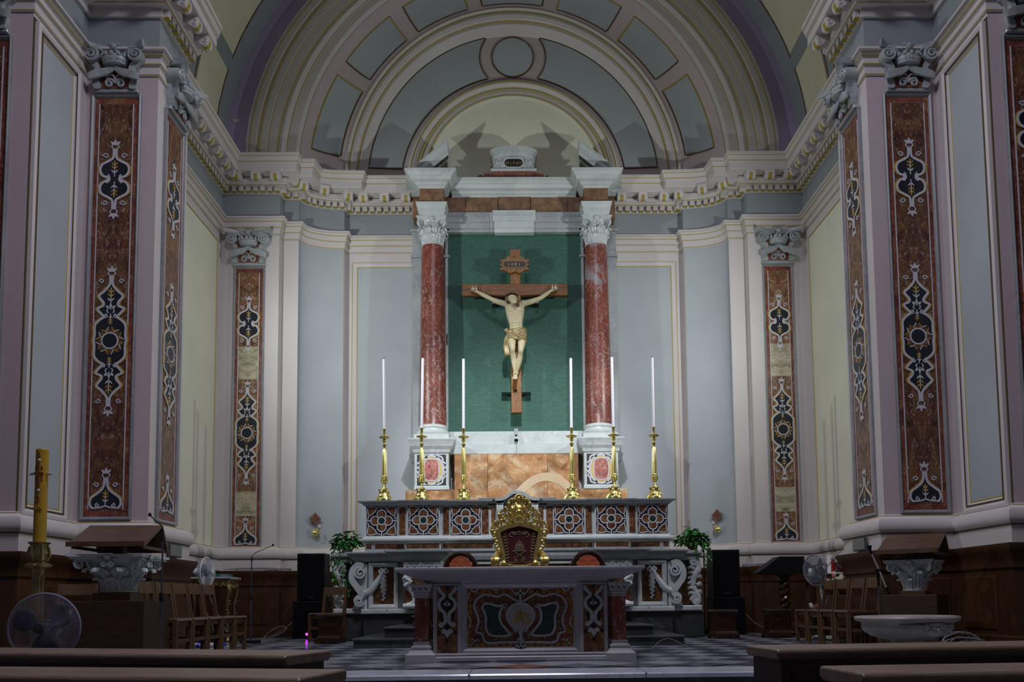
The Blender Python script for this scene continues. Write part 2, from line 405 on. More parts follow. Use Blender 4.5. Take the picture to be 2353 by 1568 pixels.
M['slab'] = marble('pale_step_marble', C(208,210,220), C(178,182,194), C(110,116,130), 1.0, 1.6, 0.08, 0.18, 0.7)
# ------------------------------------------------------------ the shell
ZC = 9.15                                   # springing of the arches and vault
CUR = [(-3.44-0.8*math.cos(R_(a)), 15.58+0.42*math.sin(R_(a))) for a in range(0, 91, 9)]
LP = [(-9.0, 9.35), (-5.76, 9.35), (-5.76, 10.56), (-4.8, 10.56), (-4.8, 11.55), (-5.66, 11.55), (-5.66, 15.35),
      (-4.55, 15.35), (-4.55, 15.58)]+CUR+[(-3.44, 16.2), (-1.96, 16.2)]
RP = [(-x, y) for x, y in LP][::-1]
def rect(d0, d1, z0, z1): return [(d0, z0), (d1, z0), (d1, z1), (d0, z1)]

def wall(name, path, mats_for_segments, mats, top):
    mb = MB()
    mb.sweep(path, rect(-0.3, 0.0, -0.45, top))
    k = len(path)-1
    for i in range(k):
        for j in range(4): mb.m[i*4+j] = mats_for_segments[i]
    return struct(mb.obj(name, mats, sm=25))
segm = [1, 0, 1, 0, 0, 0]
wall('wall_left', LP[:7], segm, [M['plaster'], M['pink']], 13.0)
wall('wall_right', RP[-7:], segm[::-1], [M['plaster'], M['pink']], 13.0)
mb = MB(); back = LP[6:-1]+[(-x, y) for x, y in LP[6:-1]][::-1]
mb.sweep(back, rect(-0.3, 0, -0.2, ZC+0.02)); wb = struct(mb.obj('wall_back', M['plaster'], sm=25))
mb = MB(); mb.prism([(-6.5, 15.9), (6.5, 15.9), (6.5, 18), (-6.5, 18)], -0.6, -0.45, 'z')
# blue-gray plates of the concave corners
mb = MB()
for P in (CUR, [(-x, y) for x, y in CUR][::-1]): mb.sweep(P, rect(0, 0.006, 1.68, 7.72))
o = mb.obj('curved_panel', M['gray'], wb, sm=25)
# frieze plates and the mouldings running round the whole sanctuary
PIER_L = LP[:4]+[(-4.8, 11.50)]; PIER_R = [(-x, y) for x, y in PIER_L][::-1]
CH_L = LP[5:]; CH_R = RP[:len(CH_L)]
TOPS = (PIER_L, CH_L, CH_R, PIER_R)
def trim(n, prof, mat, paths=(LP, RP), sm=30, name=None):
    mb = MB()
    for P in paths: mb.sweep(P, prof)
    return struct(mb.obj('trim_%d' % n, mat, sm=sm))
frieze = trim(1, rect(0, 0.006, 8.04, 8.60), M['graydk'], TOPS)
arch = trim(2, [(0, 7.72), (0.02, 7.72), (0.02, 7.84), (0.05, 7.86), (0.05, 7.95), (0.08, 7.97), (0.10, 8.01), (0.14, 8.02), (0.14, 8.05), (0, 8.05)], M['plaster'], TOPS)
corn = trim(3, [(0, 8.54), (0.05, 8.54), (0.05, 8.66), (0.15, 8.665), (0.17, 8.69), (0.20, 8.70), (0.20, 8.80), (0.41, 8.81), (0.42, 8.82), (0.42, 8.94), (0.45, 8.95), (0.455, 8.99), (0.475, 9.04), (0.49, 9.05), (0.50, 9.07), (0.50, 9.12), (0, 9.13)], M['plaster'], TOPS)
base = trim(4, [(0, 1.225), (0.11, 1.225), (0.11, 1.45), (0.13, 1.455), (0.155, 1.49), (0.16, 1.54), (0.145, 1.60), (0.12, 1.63), (0.06, 1.65), (0.03, 1.68), (0, 1.70)], M['plaster'])
wain = trim(5, [(0, 0.0), (0.14, 0.0), (0.14, 0.14), (0.11, 0.16), (0.11, 0.92), (0.13, 0.95), (0.13, 1.05), (0.17, 1.12), (0.20, 1.19), (0.20, 1.225), (0, 1.225)], M['wainscot'])
def lines(parent, dz, mat, w=0.008, paths=(LP, RP)):
    for d, z in dz:
        mb = MB()
        for P in paths: mb.sweep(P, rect(d-0.004, d+0.004, z-w, z+w))
        mb.obj('painted_line', mat, parent, sm=0)
lines(arch, [(0.02, 7.735), (0.05, 7.866), (0.082, 7.975)], M['goldline'], 0.006, TOPS)
lines(corn, [(0.15, 8.668), (0.45, 8.965), (0.49, 9.055)], M['goldline'], 0.006, TOPS)
lines(corn, [(0.20, 8.79)], M['brownline'], 0.005, TOPS)
lines(base, [(0.035, 1.675)], M['goldline'], 0.006)
lines(base, [(0.115, 1.44)], M['brownline'], 0.005)

# modillions and dentils
def seg_iter(path, lo, hi):
    for i in range(lo, hi): yield Vector(path[i]), Vector(path[i+1])
mod = MB()
W = 0.085
prof = [(0.0, 8.80), (0.20, 8.80), (0.195, 8.72), (0.17, 8.67), (0.13, 8.655), (0.09, 8.67), (0.05, 8.71), (0.0, 8.70)]
mod.prism([(-d, z) for d, z in prof], -W, W, 'x')
mod.box(-W-0.02, W+0.02, -0.22, 0.0, 8.80, 8.815)
for sx in (-1, 1):
    sp = spiral(-0.145, 8.715, 0.045, 0.006, 90, 1.6, 18)
    mod.tube([(sx*(W+0.004), p[0], p[1]) for p in sp], 0.008, 5, 0)
mod_o = mod.obj('modillion', M['plaster'], corn)
gl = MB(); gl.prism([(-d-0.003, z-0.003) for d, z in [(0.198, 8.76), (0.195, 8.72), (0.17, 8.67), (0.13, 8.655), (0.10, 8.66), (0.13, 8.668), (0.165, 8.685), (0.185, 8.73)]], -0.03, 0.03, 'x')
gl_o = gl.obj('gilt_leaf', M['goldline'], mod_o)
den = MB(); den.box(-0.04, 0.04, -0.075, 0, 8.555, 8.66); den.box(-0.041, 0.041, -0.077, 0.0, 8.55, 8.56, 1)
den_o = den.obj('dentil', [M['plaster'], M['goldline']], corn, sm=0)
def place_row(o, path, d0, pitch, lo, hi, first, subs=()):
    # walk the path offset by d0 and drop copies at the given pitch
    for a, b in [(Vector(path[i]), Vector(path[i+1])) for i in range(lo, hi)]:
        t = (b-a); L = t.length; t.normalize(); nrm = Vector((t.y, -t.x)); rz = math.atan2(t.y, t.x)
        n = max(1, int(round(L/pitch))) if L > pitch*0.5 else 0
        for i in range(n):
            p = a+t*((i+0.5)*L/n)+nrm*d0
            if first[0]:
                first[0] = False; o.location = (p.x, p.y, 0); o.rotation_euler = (0, 0, rz)
            else:
                c = inst(o, corn, (p.x, p.y, 0), (0, 0, rz))
                for s in subs: inst(s, c)
def offset_path(P, d):
    out = []
    for i in range(len(P)):
        p = Vector(P[i]); ns = []
        if i > 0: t = (p-Vector(P[i-1])).normalized(); ns.append(Vector((t.y, -t.x)))
        if i < len(P)-1: t = (Vector(P[i+1])-p).normalized(); ns.append(Vector((t.y, -t.x)))
        q = ns[0] if len(ns) == 1 else (ns[0]+ns[1])/max(0.15, 1+ns[0].dot(ns[1]))
        out.append((p.x+q.x*d, p.y+q.y*d))
    return out
def chords(path, k):       # replace the concave part by k straight chords
    idx = [i for i, p in enumerate(path) if 3.2 < abs(p[0]) < 4.36 and 15.3 < p[1] < 16.15]
    if not idx: return list(path)
    cur = path[idx[0]:idx[-1]+1]
    L = [0]
    for a, b in zip(cur, cur[1:]): L.append(L[-1]+(Vector(b)-Vector(a)).length)
    out = []
    for j in range(k+1):
        s = L[-1]*j/k
        for q in range(len(cur)-1):
            if L[q+1] >= s-1e-6:
                f = (s-L[q])/max(1e-6, L[q+1]-L[q]); out.append(tuple(Vector(cur[q]).lerp(Vector(cur[q+1]), f))); break
    return list(path[:idx[0]])+out+list(path[idx[-1]+1:])
first = [True]; fd = [True]
for P, lo in ((PIER_L, 2), (CH_L, 0), (CH_R, 0), (PIER_R, 0)):
    hi = len(P)-1-(2 if P is PIER_R else 0)
    Q2 = offset_path(P, 0.20); Q3 = offset_path(P, 0.05)
    if P in (CH_L, CH_R):
        n0 = len(Q2); Q2 = chords(Q2, 3); hi2 = hi-(n0-len(Q2)); Q3 = chords(Q3, 7); hi3 = hi-(n0-len(Q3))
    else: hi2 = hi3 = hi
    place_row(mod_o, Q2, 0, 0.40, lo, hi2, first, (gl_o,))
    place_row(den_o, Q3, 0, 0.145, lo+(1 if P is PIER_L else 0), hi3-(1 if P is PIER_R else 0), fd)

# ---- lunette, rings and vault
def kz(r):
    ks = [(0, 1.03), (1.83, 1.03), (2.3, 1.02), (3.0, 1.085), (3.4, 1.085), (3.6, 1.065), (4.1, 1.045), (4.6, 1.0), (20, 1.0)]
    for (a, ka), (b, kb) in zip(ks, ks[1:]):
        if a <= r <= b: return ka+(kb-ka)*(r-a)/(b-a)
    return 1
def ring(name, prof, mat, parent=None, a0=0, a1=180, n=72, sm=30):     # prof (r, Y) turned about the apse axis
    vs = []; fs = []; k = len(prof)
    for i in range(n+1):
        a = R_(a0+(a1-a0)*i/n)
        for r, y in prof: vs.append((r*math.cos(a), y, ZC+r*math.sin(a)*kz(r)))
    for i in range(n):
        for j in range(k-1): fs.append((i*k+j, i*k+j+1, (i+1)*k+j+1, (i+1)*k+j))
    return MB().add(vs, fs).obj(name, mat, parent, sm=sm)
def solidring(name, r0, r1, yf, yb, mat, parent, a0, a1, n):
    return ring(name, [(r0, yb), (r0, yf), (r1, yf), (r1, yb)], mat, parent, a0, a1, n, sm=25)
def ringY(r):      # depth of the concave ring surface
    c = max(-1, min(1, (r-3.44)/0.8)); return 15.58+0.42*math.sqrt(max(0, 1-c*c))
archo = struct(ring('trim_6', [(5.22, 15.38), (5.22, 15.27), (5.02, 15.26), (5.0, 15.31), (4.82, 15.31), (4.80, 15.36), (4.65, 15.36), (4.63, 15.40), (4.56, 15.39), (4.50, 15.44), (4.46, 15.48), (4.30, 15.49), (4.26, 15.56), (4.24, 15.62)], M['plaster']))
for r, y in ((5.14, 15.264), (4.995, 15.285), (4.955, 15.30), (4.80, 15.33), (4.645, 15.37), (4.625, 15.39), (4.47, 15.46)):
    t = ring('painted_line', [(r+0.008, y), (r, y-0.008), (r-0.008, y)], M['goldline'], archo, sm=0)
mauve = struct(ring('trim_7', [(5.75, 15.36), (5.22, 15.36)], M['purple']))
cof = struct(ring('trim_8', [(3.44+0.8*math.cos(R_(a)), 15.58+0.42*math.sin(R_(a))) for a in range(0, 91, 9)], M['pink']))
for a0, a1 in ((8, 30), (34.5, 52.3), (57, 75), (80, 100), (105, 123), (127.7, 145.5), (150, 172)):
    rs = [4.10-(4.10-3.55)*i/6 for i in range(7)]
    ring('coffer_panel', [(r, ringY(r)-0.012) for r in rs], M['gray'], cof, a0, a1, 14)
    for r, hw in ((4.10, 1), (3.55, 1)):
        ring('painted_line', [(r+0.015, ringY(r)-0.016), (r-0.015, ringY(r)-0.016)], M['brownline'] if r < 3.8 else M['goldline'], cof, a0, a1, 14, 0)
    for a in (a0, a1):
        ring('painted_line', [(r, ringY(r)-0.016) for r in rs], M['brownline'] if (a == a1) == (a > 90) else M['goldline'], cof, a-0.2, a+0.2, 1, 0)
tor = struct(ring('trim_9', [(3.46, 16.0), (3.42, 15.97), (3.38, 15.99), (3.36, 16.02), (3.34, 15.99), (3.28, 15.975), (3.22, 16.0), (3.19, 16.06), (3.14, 16.06), (3.10, 16.1), (3.02, 16.16), (3.0, 16.22)], M['plaster']))
for r, y in ((3.365, 16.005), (3.19, 16.04)): ring('painted_line', [(r+0.013, y), (r, y-0.012), (r-0.013, y)], M['goldline'], tor, sm=0)
lun = struct(ring('trim_10', [(3.3, 16.21), (0.02, 16.21)], M['pink'], n=48))
# gray lunette fields: between r 2.3 and 3.0, bitten by the roundel ring
cz = ZC+2.78
def lunette_field(side):
    pts = []; R1, R0 = 3.0, 2.32
    rb = 0.69
    ins = lambda x, z: math.hypot(x, z-cz) < rb
    o_, i_ = [], []
    for i in range(61):
        a = R_(7+83*i/60); x, z = R1*math.cos(a), ZC+R1*math.sin(a)*kz(R1)
        if not ins(x, z): o_.append((x, z))
        a = R_(9+81*i/60); x, z = R0*math.cos(a), ZC+R0*math.sin(a)*kz(R0)
        if not ins(x, z): i_.append((x, z))
    a0 = math.atan2(o_[-1][1]-cz, o_[-1][0]); a1 = math.atan2(i_[-1][1]-cz, i_[-1][0])
    c_ = [(rb*math.cos(a0+(a1-a0)*j/10), cz+rb*math.sin(a0+(a1-a0)*j/10)) for j in range(11)]
    zb = o_[0][1]; pts = o_+c_+i_[::-1]
    pts = [(side*x, z) for x, z in pts]
    mb = MB(); mb.prism(pts, 16.19, 16.22); f = mb.obj('lunette_panel', M['gray'], lun, sm=0)
    mb = MB(); mb.ribbon(pts, 0.018, 16.182, 16.21, closed=True); mb.obj('painted_line', M['brownline'], f, sm=0)
lunette_field(1); lunette_field(-1)
mb = MB(); mb.prism(arc(0, cz, 0.43, 0, 360, 40)[:-1], 16.19, 16.22); f = mb.obj('lunette_roundel', M['gray'], lun, sm=0)
mb = MB(); mb.ribbon(arc(0, cz, 0.43, 0, 360, 40)[:-1], 0.018, 16.18, 16.21, closed=True); mb.obj('painted_line', M['brownline'], f, sm=0)
inn = struct(ring('trim_11', [(2.20, 16.22), (2.20, 16.12), (2.16, 16.09), (2.10, 16.08), (2.04, 16.11), (2.02, 16.14), (1.99, 16.12), (1.97, 16.14), (1.85, 16.14), (1.85, 16.24)], M['plaster'], n=60))
for r, y in ((2.13, 16.08), (2.02, 16.125), (1.965, 16.125), (1.86, 16.13)): ring('painted_line', [(r+0.012, y), (r, y-0.01), (r-0.012, y)], M['goldline'], inn, n=60, sm=0)
yl = struct(ring('trim_12', [(1.87, 16.195), (0.01, 16.195)], M['yellow'], n=48))
# barrel vault over the chancel
def vpatch(name, r, a0, a1, y0, y1, mat, parent=None, n=24, th=0.03):
    vs = []; fs = []
    for i in range(n+1):
        a = R_(a0+(a1-a0)*i/n)
        for rr in (r, r+th):
            for y in (y0, y1): vs.append((rr*math.cos(a), y, ZC+rr*math.sin(a)))
    for i in range(n):
        b = 4*i; fs += [(b, b+1, b+5, b+4), (b+2, b+6, b+7, b+3), (b, b+4, b+6, b+2), (b+1, b+3, b+7, b+5)]
    fs += [(0, 2, 3, 1), (4*n, 4*n+1, 4*n+3, 4*n+2)]
    return MB().add(vs, fs).obj(name, mat, parent, sm=25)
def peel():
    m = Mat('flaking_yellow_plaster', 0.75); m.coord(False, (1, 1, 1), False)
    a = m.ramp(m.noise(0.9, 5), [(0.3, C(208,208,176)), (0.7, C(222,220,192))])
    f = m.ramp(m.noise(1.6, 7, 1.0, 0.65), [(0.625, W4(0)), (0.635, W4(1))])
    m.col(m.mix(f, a, C(206,204,206))); m.bump(f, 0.6, 0.02); return m.m
M['peel'] = peel()
ceil = struct(vpatch('ceiling', 5.66, -2, 182, 10.0, 15.40, M['graydk'], n=64, th=0.2))
for s in (0, 1):
    for nm, a0, a1, y0, y1 in (('vault_panel', 2, 16.3, 13.82, 14.82), ('vault_panel', 2, 16.3, 10.2, 13.45), ('vault_panel', 19.5, 78, 10.2, 14.82)):
        if s: a0, a1 = 180-a1, 180-a0
        p = vpatch(nm, 5.64, a0, a1, y0, y1, M['peel'], ceil, 20)
        vpatch('painted_line', 5.645, a0-0.5, a1+0.5, y0-0.06, y0-0.045, M['dstone'], p, 20)
        vpatch('painted_line', 5.645, a0-0.5, a1+0.5, y1+0.045, y1+0.06, M['dstone'], p, 20)
# ---- flat panels with frames on the walls: local x right, z up, front -y
def frame(x0, x1, z0, z1, prof):       # prof (inset, depth) mitred moulding
    vs = []; k = len(prof)
    for cx, cz_, sx, sz in ((x0, z0, 1, 1), (x1, z0, -1, 1), (x1, z1, -1, -1), (x0, z1, 1, -1)):
        for i, d in prof: vs.append((cx+sx*i, -d, cz_+sz*i))
    fs = []
    for c in range(4):
        for j in range(k-1):
            a = c*k+j; b = ((c+1) % 4)*k+j; fs.append((a, b, b+1, a+1))
    return vs, fs
def wall_panel(name, loc, rz, w, z0, z1, mat, frames, parent, lines=()):
    mb = MB(); mb.box(-w/2, w/2, -0.012, 0.02, z0, z1); p = mb.obj(name, mat, parent, loc, (0, 0, rz), sm=0)
    for ofs, prof, mt in frames:
        mb = MB(); mb.add(*frame(-w/2-ofs, w/2+ofs, z0-ofs, z1+ofs, prof)); mb.obj('panel_moulding', mt, p, sm=25)
    return p
FR = [(0.09, [(0, 0), (0, 0.03), (0.03, 0.04), (0.06, 0.03), (0.075, 0.03), (0.09, 0.012)], M['plaster']),
      (0.10, [(-0.008, 0.0), (-0.008, 0.008), (0.008, 0.008)], M['goldline']),
      (0.0, [(-0.008, 0.014), (0.008, 0.016), (0.012, 0.012)], M['goldline'])]
FB = [(0.13, [(0, 0), (0, 0.05), (0.035, 0.06), (0.07, 0.045), (0.09, 0.03), (0.13, 0.012)], M['plaster']),
      (0.15, [(-0.012, 0.0), (-0.012, 0.01), (0.012, 0.01)], M['brownline']),
      (0.045, [(-0.01, 0.0), (-0.01, 0.048), (0.012, 0.05)], M['brownline']),
      (0.0, [(-0.008, 0.014), (0.008, 0.016), (0.012, 0.012)], M['goldline'])]
FY = [(0.02, [(0, 0), (0, 0.02), (0.012, 0.024), (0.02, 0.012)], M['goldline'])]
wl = bpy.data.objects['wall_left']; wr = bpy.data.objects['wall_right']
for s, wo in ((-1, wl), (1, wr)):
    wall_panel('blue_panel', (s*2.58, 16.2, 0), 0, 1.24, 1.9, 7.43, M['gray'], FR, wb)
    wall_panel('blue_panel', (s*5.76, 9.86, 0), -s*PI/2, 0.70, 1.80, 7.50, M['gray'], FB, wo)
    wall_panel('yellow_panel', (s*5.66, 13.36, 0), -s*PI/2, 3.44, 1.42, 7.50, M['yellow'], FY, wo)
# raised wainscot boards, one by one
def board(x, y, rz, w):
    mb = MB(); mb.cbox(-w/2, w/2, -0.014, 0, 0.22, 0.86, 0.012); return mb.obj('panel_board', M['wainscot'], wain, (x, y, 0), (0, 0, rz), sm=0)
for s in (-1, 1):
    board(s*5.08, 15.24, 0, 0.86); board(s*2.70, 16.09, 0, 1.1)
    board(s*5.28, 10.45, 0, 0.56); board(s*4.69, 11.05, -s*PI/2, 0.72); board(s*5.65, 9.96, -s*PI/2, 0.72)
    for k in range(3): board(s*5.55, 12.35+k*1.05, -s*PI/2, 0.86)
    board(s*6.55, 9.24, 0, 1.0)
# ---- floors and steps
mb = MB(); mb.box(-9, 9, 7.06, 16.6, -0.45, -0.006); fl = struct(mb.obj('floor', M['dark_marble'], sm=0))
mb = MB(); mb.box(-9, 9, -5, 7.06, -0.65, -0.45); nf = struct(mb.obj('floor_nave', M['tile_dark'], sm=0)); nf.name = 'floor.001'
st = struct(MB().box(-5.0, 5.0, 6.98, 7.5, -0.30, -0.045).obj('trim_13', M['dark_marble'], sm=0))
edges = [-5.0, -3.4, -1.9, -0.45, 1.05, 2.5, 3.9, 5.0]
for a, b in zip(edges, edges[1:]):
    MB().cbox(a+0.003, b-0.003, 6.94, 7.46, -0.045, 0.0, 0.012).obj('step_slab', M['slab'], st)
lo = struct(MB().box(-5.0, 5.0, 6.62, 6.98, -0.45, -0.30).obj('trim_14', M['slab'], sm=0))
# marble floor laid diagonally in pale and dark squares
q = 0.40; hd = q/math.sqrt(2)
tl = MB(); c_ = q/2-0.003
tl.box(-c_, c_, -c_, c_, -0.006, 0.0); me_l = tl.mesh('floor_tile', M['tile_light'], 0); me_d = tl.mesh('floor_tile', M['tile_dark'], 0)
me_o = tl.mesh('floor_tile', M['dstone'], 0)
cand = []
for i in range(-26, 27):
    for j in range(0, 40):
        x, y = i*hd, 7.46+hd+j*hd*1.0
        if (i+j) % 2: continue
        if y+hd > 15.0 or abs(x) > 5.3: continue
        if y > 10.2 and abs(x) > 4.5: continue
        if y > 13.2 and abs(x) < 3.2: continue
        cand.append((x*1, y, (i+j)//2, i, j))
vis = lambda x, y: abs((at(0, 0, 1)[0]*0)+x) < 0.64*y
cand = [c for c in cand if vis(c[0], c[1])]
cand.sort(key=lambda c: c[1]+0.15*abs(c[0]))
far = {0: MB(), 1: MB()}
for n, (x, y, k, i, j) in enumerate(cand):
    dark = (j % 2 == 0) ^ (random.random() < 0.06)
    me = me_o if (i == 0 and j == 0) else (me_d if dark else me_l)
    if n < 290:
        t = bpy.data.objects.new('floor_tile', me); COL.objects.link(t); t.location = (x, y, random.uniform(-0.001, 0.0008)); t.rotation_euler = (0, 0, PI/4); t.parent = fl
    else:
        far[1 if dark else 0].merge(tl, Matrix.Translation((x, y, 0)) @ Matrix.Rotation(PI/4, 4, 'Z'))
for k, mt in ((0, M['tile_light']), (1, M['tile_dark'])):
    if far[k].v: stuff(far[k].obj('floor_tile_field', mt, fl, sm=0))
# ------------------------------------------------------------ inlaid pilaster panels
def shape_w(v, prof):
    pts = smooth(prof, 6); return pts
def cart_mesh(half, y, kind):
    """half: right-hand outline (x, z) from bottom to top"""
    L = smooth(half, 6)
    mb = MB()
    if kind == 'ground':
        mb.prism(L+[(-x, z) for x, z in L][::-1], y-0.004, y)
    return L
def leaf2(mb, x, z, a, l, w, y0, y1, m=0):     # small pointed leaf in the panel plane
    ca, sa = math.cos(a), math.sin(a)
    pts = [(0, 0), (l*0.35, w), (l*0.7, w*0.7), (l, 0), (l*0.7, -w*0.7), (l*0.35, -w)]
    mb.prism([(x+p*ca-q_*sa, z+p*sa+q_*ca) for p, q_ in pts], y0, y1, 'y', m)
def sprig(mbw, mbo, cz_, h, up, y):
    s = 1 if up else -1
    mbw.ribbon([(0, cz_-s*h*0.5), (0, cz_+s*h*0.5)], 0.012, y-0.004, y)
    for k in (-0.25, 0.05, 0.3):
        for sx in (-1, 1):
            leaf2(mbo if k > 0 else mbw, 0, cz_+s*h*k, PI/2*s-sx*s*0.8, h*0.34, h*0.055, y-0.005, y)
    leaf2(mbo, 0, cz_+s*h*0.45, PI/2*s, h*0.25, h*0.06, y-0.005, y)
def fleur(mb, z, s, y, sc=1.0):
    for a in (0, 0.9, -0.9):
        leaf2(mb, 0, z, PI/2*s+a, 0.085*sc, 0.02*sc, y-0.006, y)
    for sx in (-1, 1):
        mb.ribbon([(sx*(0.012+0.035*math.sin(t)), z+s*(0.01-0.03*(1-math.cos(t)))) for t in [k*0.45 for k in range(7)]], 0.014*sc, y-0.006, y)
def curl(mb, x, z, r, a0, turns, w, y):
    mb.ribbon(spiral(x, z, r, r*0.25, a0, turns, 14), w, y-0.007, y)
UP = [(0.016, -0.42), (0.022, -0.30), (0.07, -0.255), (0.165, -0.20), (0.19, -0.12), (0.15, -0.045), (0.075, -0.02), (0.07, 0.0)]
UPH = UP+[(x, -z) for x, z in UP[:-1][::-1]]
MA = [(0.016, -0.88), (0.02, -0.76), (0.085, -0.67), (0.155, -0.60), (0.10, -0.52), (0.10, -0.47), (0.17, -0.43), (0.12, -0.36), (0.085, -0.32), (0.15, -0.27), (0.20, -0.20), (0.20, -0.08), (0.21, 0.0)]
MAH = MA+[(x, -z) for x, z in MA[:-1][::-1]]
BO = [(0.165, 0.0), (0.20, 0.05), (0.185, 0.13), (0.11, 0.19), (0.05, 0.24), (0.022, 0.30), (0.016, 0.40)]
def cartouche(half, kind, parent, loc, closed_bottom=False):
    Y0 = -0.018
    L = smooth(half, 6); full = L+[(-x, z) for x, z in L][::-1]
    g = MB(); g.prism(full, Y0-0.004, Y0)
    go = g.obj('inlay_ground', M['navy'], parent, loc, sm=0)
    w = MB(); o_ = MB()
    for sx in (-1, 1):
        P = [(sx*x, z) for x, z in L]
        w.ribbon(P, 0.03, Y0-0.009, Y0)
        o_.ribbon([(sx*(x+0.026), z) for x, z in L[8:-8]], 0.018, Y0-0.006, Y0)
    zt = L[-1][1]; zb = L[0][1]
    if kind == 'main':
        w.ribbon(arc(0, 0, 0.105, 0, 360, 24)[:-1], 0.02, Y0-0.011, Y0, closed=True)
        for k in range(8):
            a = PI/8+k*PI/4
            o_.ribbon([(math.cos(a+t*0.25)*(0.125+0.05*t), math.sin(a+t*0.25)*(0.125+0.05*t)) for t in (0, 0.4, 0.8, 1.2)], 0.012, Y0-0.008, Y0)
            w.ribbon([(math.cos(a-t*0.25)*(0.125+0.05*t), math.sin(a-t*0.25)*(0.125+0.05*t)) for t in (0, 0.4, 0.8, 1.2)], 0.012, Y0-0.008, Y0)
        for s in (-1, 1):
            sprig(w, o_, s*0.58, 0.2, s > 0, Y0-0.004); sprig(w, o_, s*0.30, 0.13, s < 0, Y0-0.004); fleur(w, s*0.42, s, Y0-0.004)
            fleur(w, s*0.93, s, Y0)
            for sx in (-1, 1):
                curl(w, sx*0.13, s*0.80, 0.035, 0 if sx > 0 else 180, sx*s*1.1, 0.014, Y0); curl(w, sx*0.07, s*0.33, 0.03, 90, sx*s*1.2, 0.014, Y0-0.003)
    elif kind == 'upper':
        for s in (-1, 1):
            sprig(w, o_, s*0.13, 0.19, s > 0, Y0-0.004); fleur(w, s*0.47, s, Y0)
            for sx in (-1, 1):
                curl(w, sx*0.12, s*0.32, 0.04, 0 if sx > 0 else 180, sx*s*1.1, 0.014, Y0)
                curl(w, sx*0.09, s*0.03, 0.03, 90, sx*s*1.1, 0.014, Y0-0.003)
    else:
        w.ribbon([(-0.17, 0.0), (-0.06, 0.01), (0, 0.03), (0.06, 0.01), (0.17, 0.0)], 0.02, Y0-0.009, Y0)
        sprig(w, o_, 0.12, 0.17, True, Y0-0.004); fleur(w, 0.45, 1, Y0)
        for sx in (-1, 1):
            curl(w, sx*0.12, 0.30, 0.035, 0 if sx > 0 else 180, sx*1.1, 0.014, Y0); curl(w, sx*0.10, 0.035, 0.03, 90, -sx*1.1, 0.014, Y0-0.003)
    w.obj('inlay_scroll', M['inlay_white'], go, sm=0); o_.obj('inlay_leaf', M['inlay_ochre'], go, sm=0)
    if kind == 'main':
        d = MB(); d.prism(arc(0, 0, 0.165, 0, 360, 28)[:-1], Y0-0.005, Y0); d.obj('inlay_sunburst', M['brown_jasper'], go, sm=0)
        d = MB(); d.prism(arc(0, 0, 0.098, 0, 360, 24)[:-1], Y0-0.009, Y0); d.obj('inlay_disc', M['navy'], go, sm=0)
    return go
def pilaster_panel(loc, rz, w, H, label, field, patches):
    t = thing('inlaid_pilaster_panel', label, 'panel', loc, rz, 'inlaid marble pilaster panels')
    mb = MB(); mb.add(*frame(-w/2, w/2, 0, H, [(0, 0), (0, 0.035), (0.015, 0.045), (0.035, 0.03), (0.045, 0.012)])); mb.obj('frame', M['frame_marble'], t, sm=25)
    mb = MB(); mb.box(-w/2+0.03, w/2-0.03, -0.012, -0.001, 0.03, H-0.03); mb.obj('edge_band', M['breccia_edge'], t, sm=0)
    bx = w/2-0.105
    mb = MB(); mb.box(-bx, bx, -0.015, -0.011, 0.14, H-0.13); mb.obj('field_slab', M[field], t, sm=0)
    mb = MB(); mb.ribbon([(-bx, 0.14), (bx, 0.14), (bx, H-0.13), (-bx, H-0.13)], 0.014, -0.019, -0.011, closed=True); mb.obj('border_line', M['inlay_white'], t, sm=0)
    for f0, f1 in patches:
        mb = MB(); mb.box(-bx+0.008, bx-0.008, -0.0175, -0.012, H*(1-f1), H*(1-f0)); mb.obj('alabaster_slab', M['alabaster'], t, sm=0)
    cartouche(UPH, 'upper', t, (0, 0, H*(1-0.205)))
    cartouche(MAH, 'main', t, (0, 0, H*(1-0.588)))
    cartouche(BO, 'bottom', t, (0, 0, 0.155))
    return t
PATCH = [(0.285, 0.40), (0.79, 0.875)]
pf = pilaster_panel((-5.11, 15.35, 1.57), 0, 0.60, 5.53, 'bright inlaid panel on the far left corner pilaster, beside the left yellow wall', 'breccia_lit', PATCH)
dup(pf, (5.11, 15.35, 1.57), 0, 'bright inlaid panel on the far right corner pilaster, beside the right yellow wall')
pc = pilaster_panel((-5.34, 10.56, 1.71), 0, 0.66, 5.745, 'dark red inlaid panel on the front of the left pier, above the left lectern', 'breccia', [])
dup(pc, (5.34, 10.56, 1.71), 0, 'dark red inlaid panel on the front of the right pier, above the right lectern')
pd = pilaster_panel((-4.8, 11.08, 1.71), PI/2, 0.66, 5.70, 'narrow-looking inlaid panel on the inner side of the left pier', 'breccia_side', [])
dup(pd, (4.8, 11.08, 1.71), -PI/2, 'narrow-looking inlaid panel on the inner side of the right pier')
pa = pilaster_panel((-6.32, 9.35, 1.64), 0, 0.66, 5.76, 'inlaid panel cut off by the left edge of the photo', 'breccia', [])
dup(pa, (6.24, 9.35, 1.64), 0, 'inlaid panel cut off by the right edge of the photo')

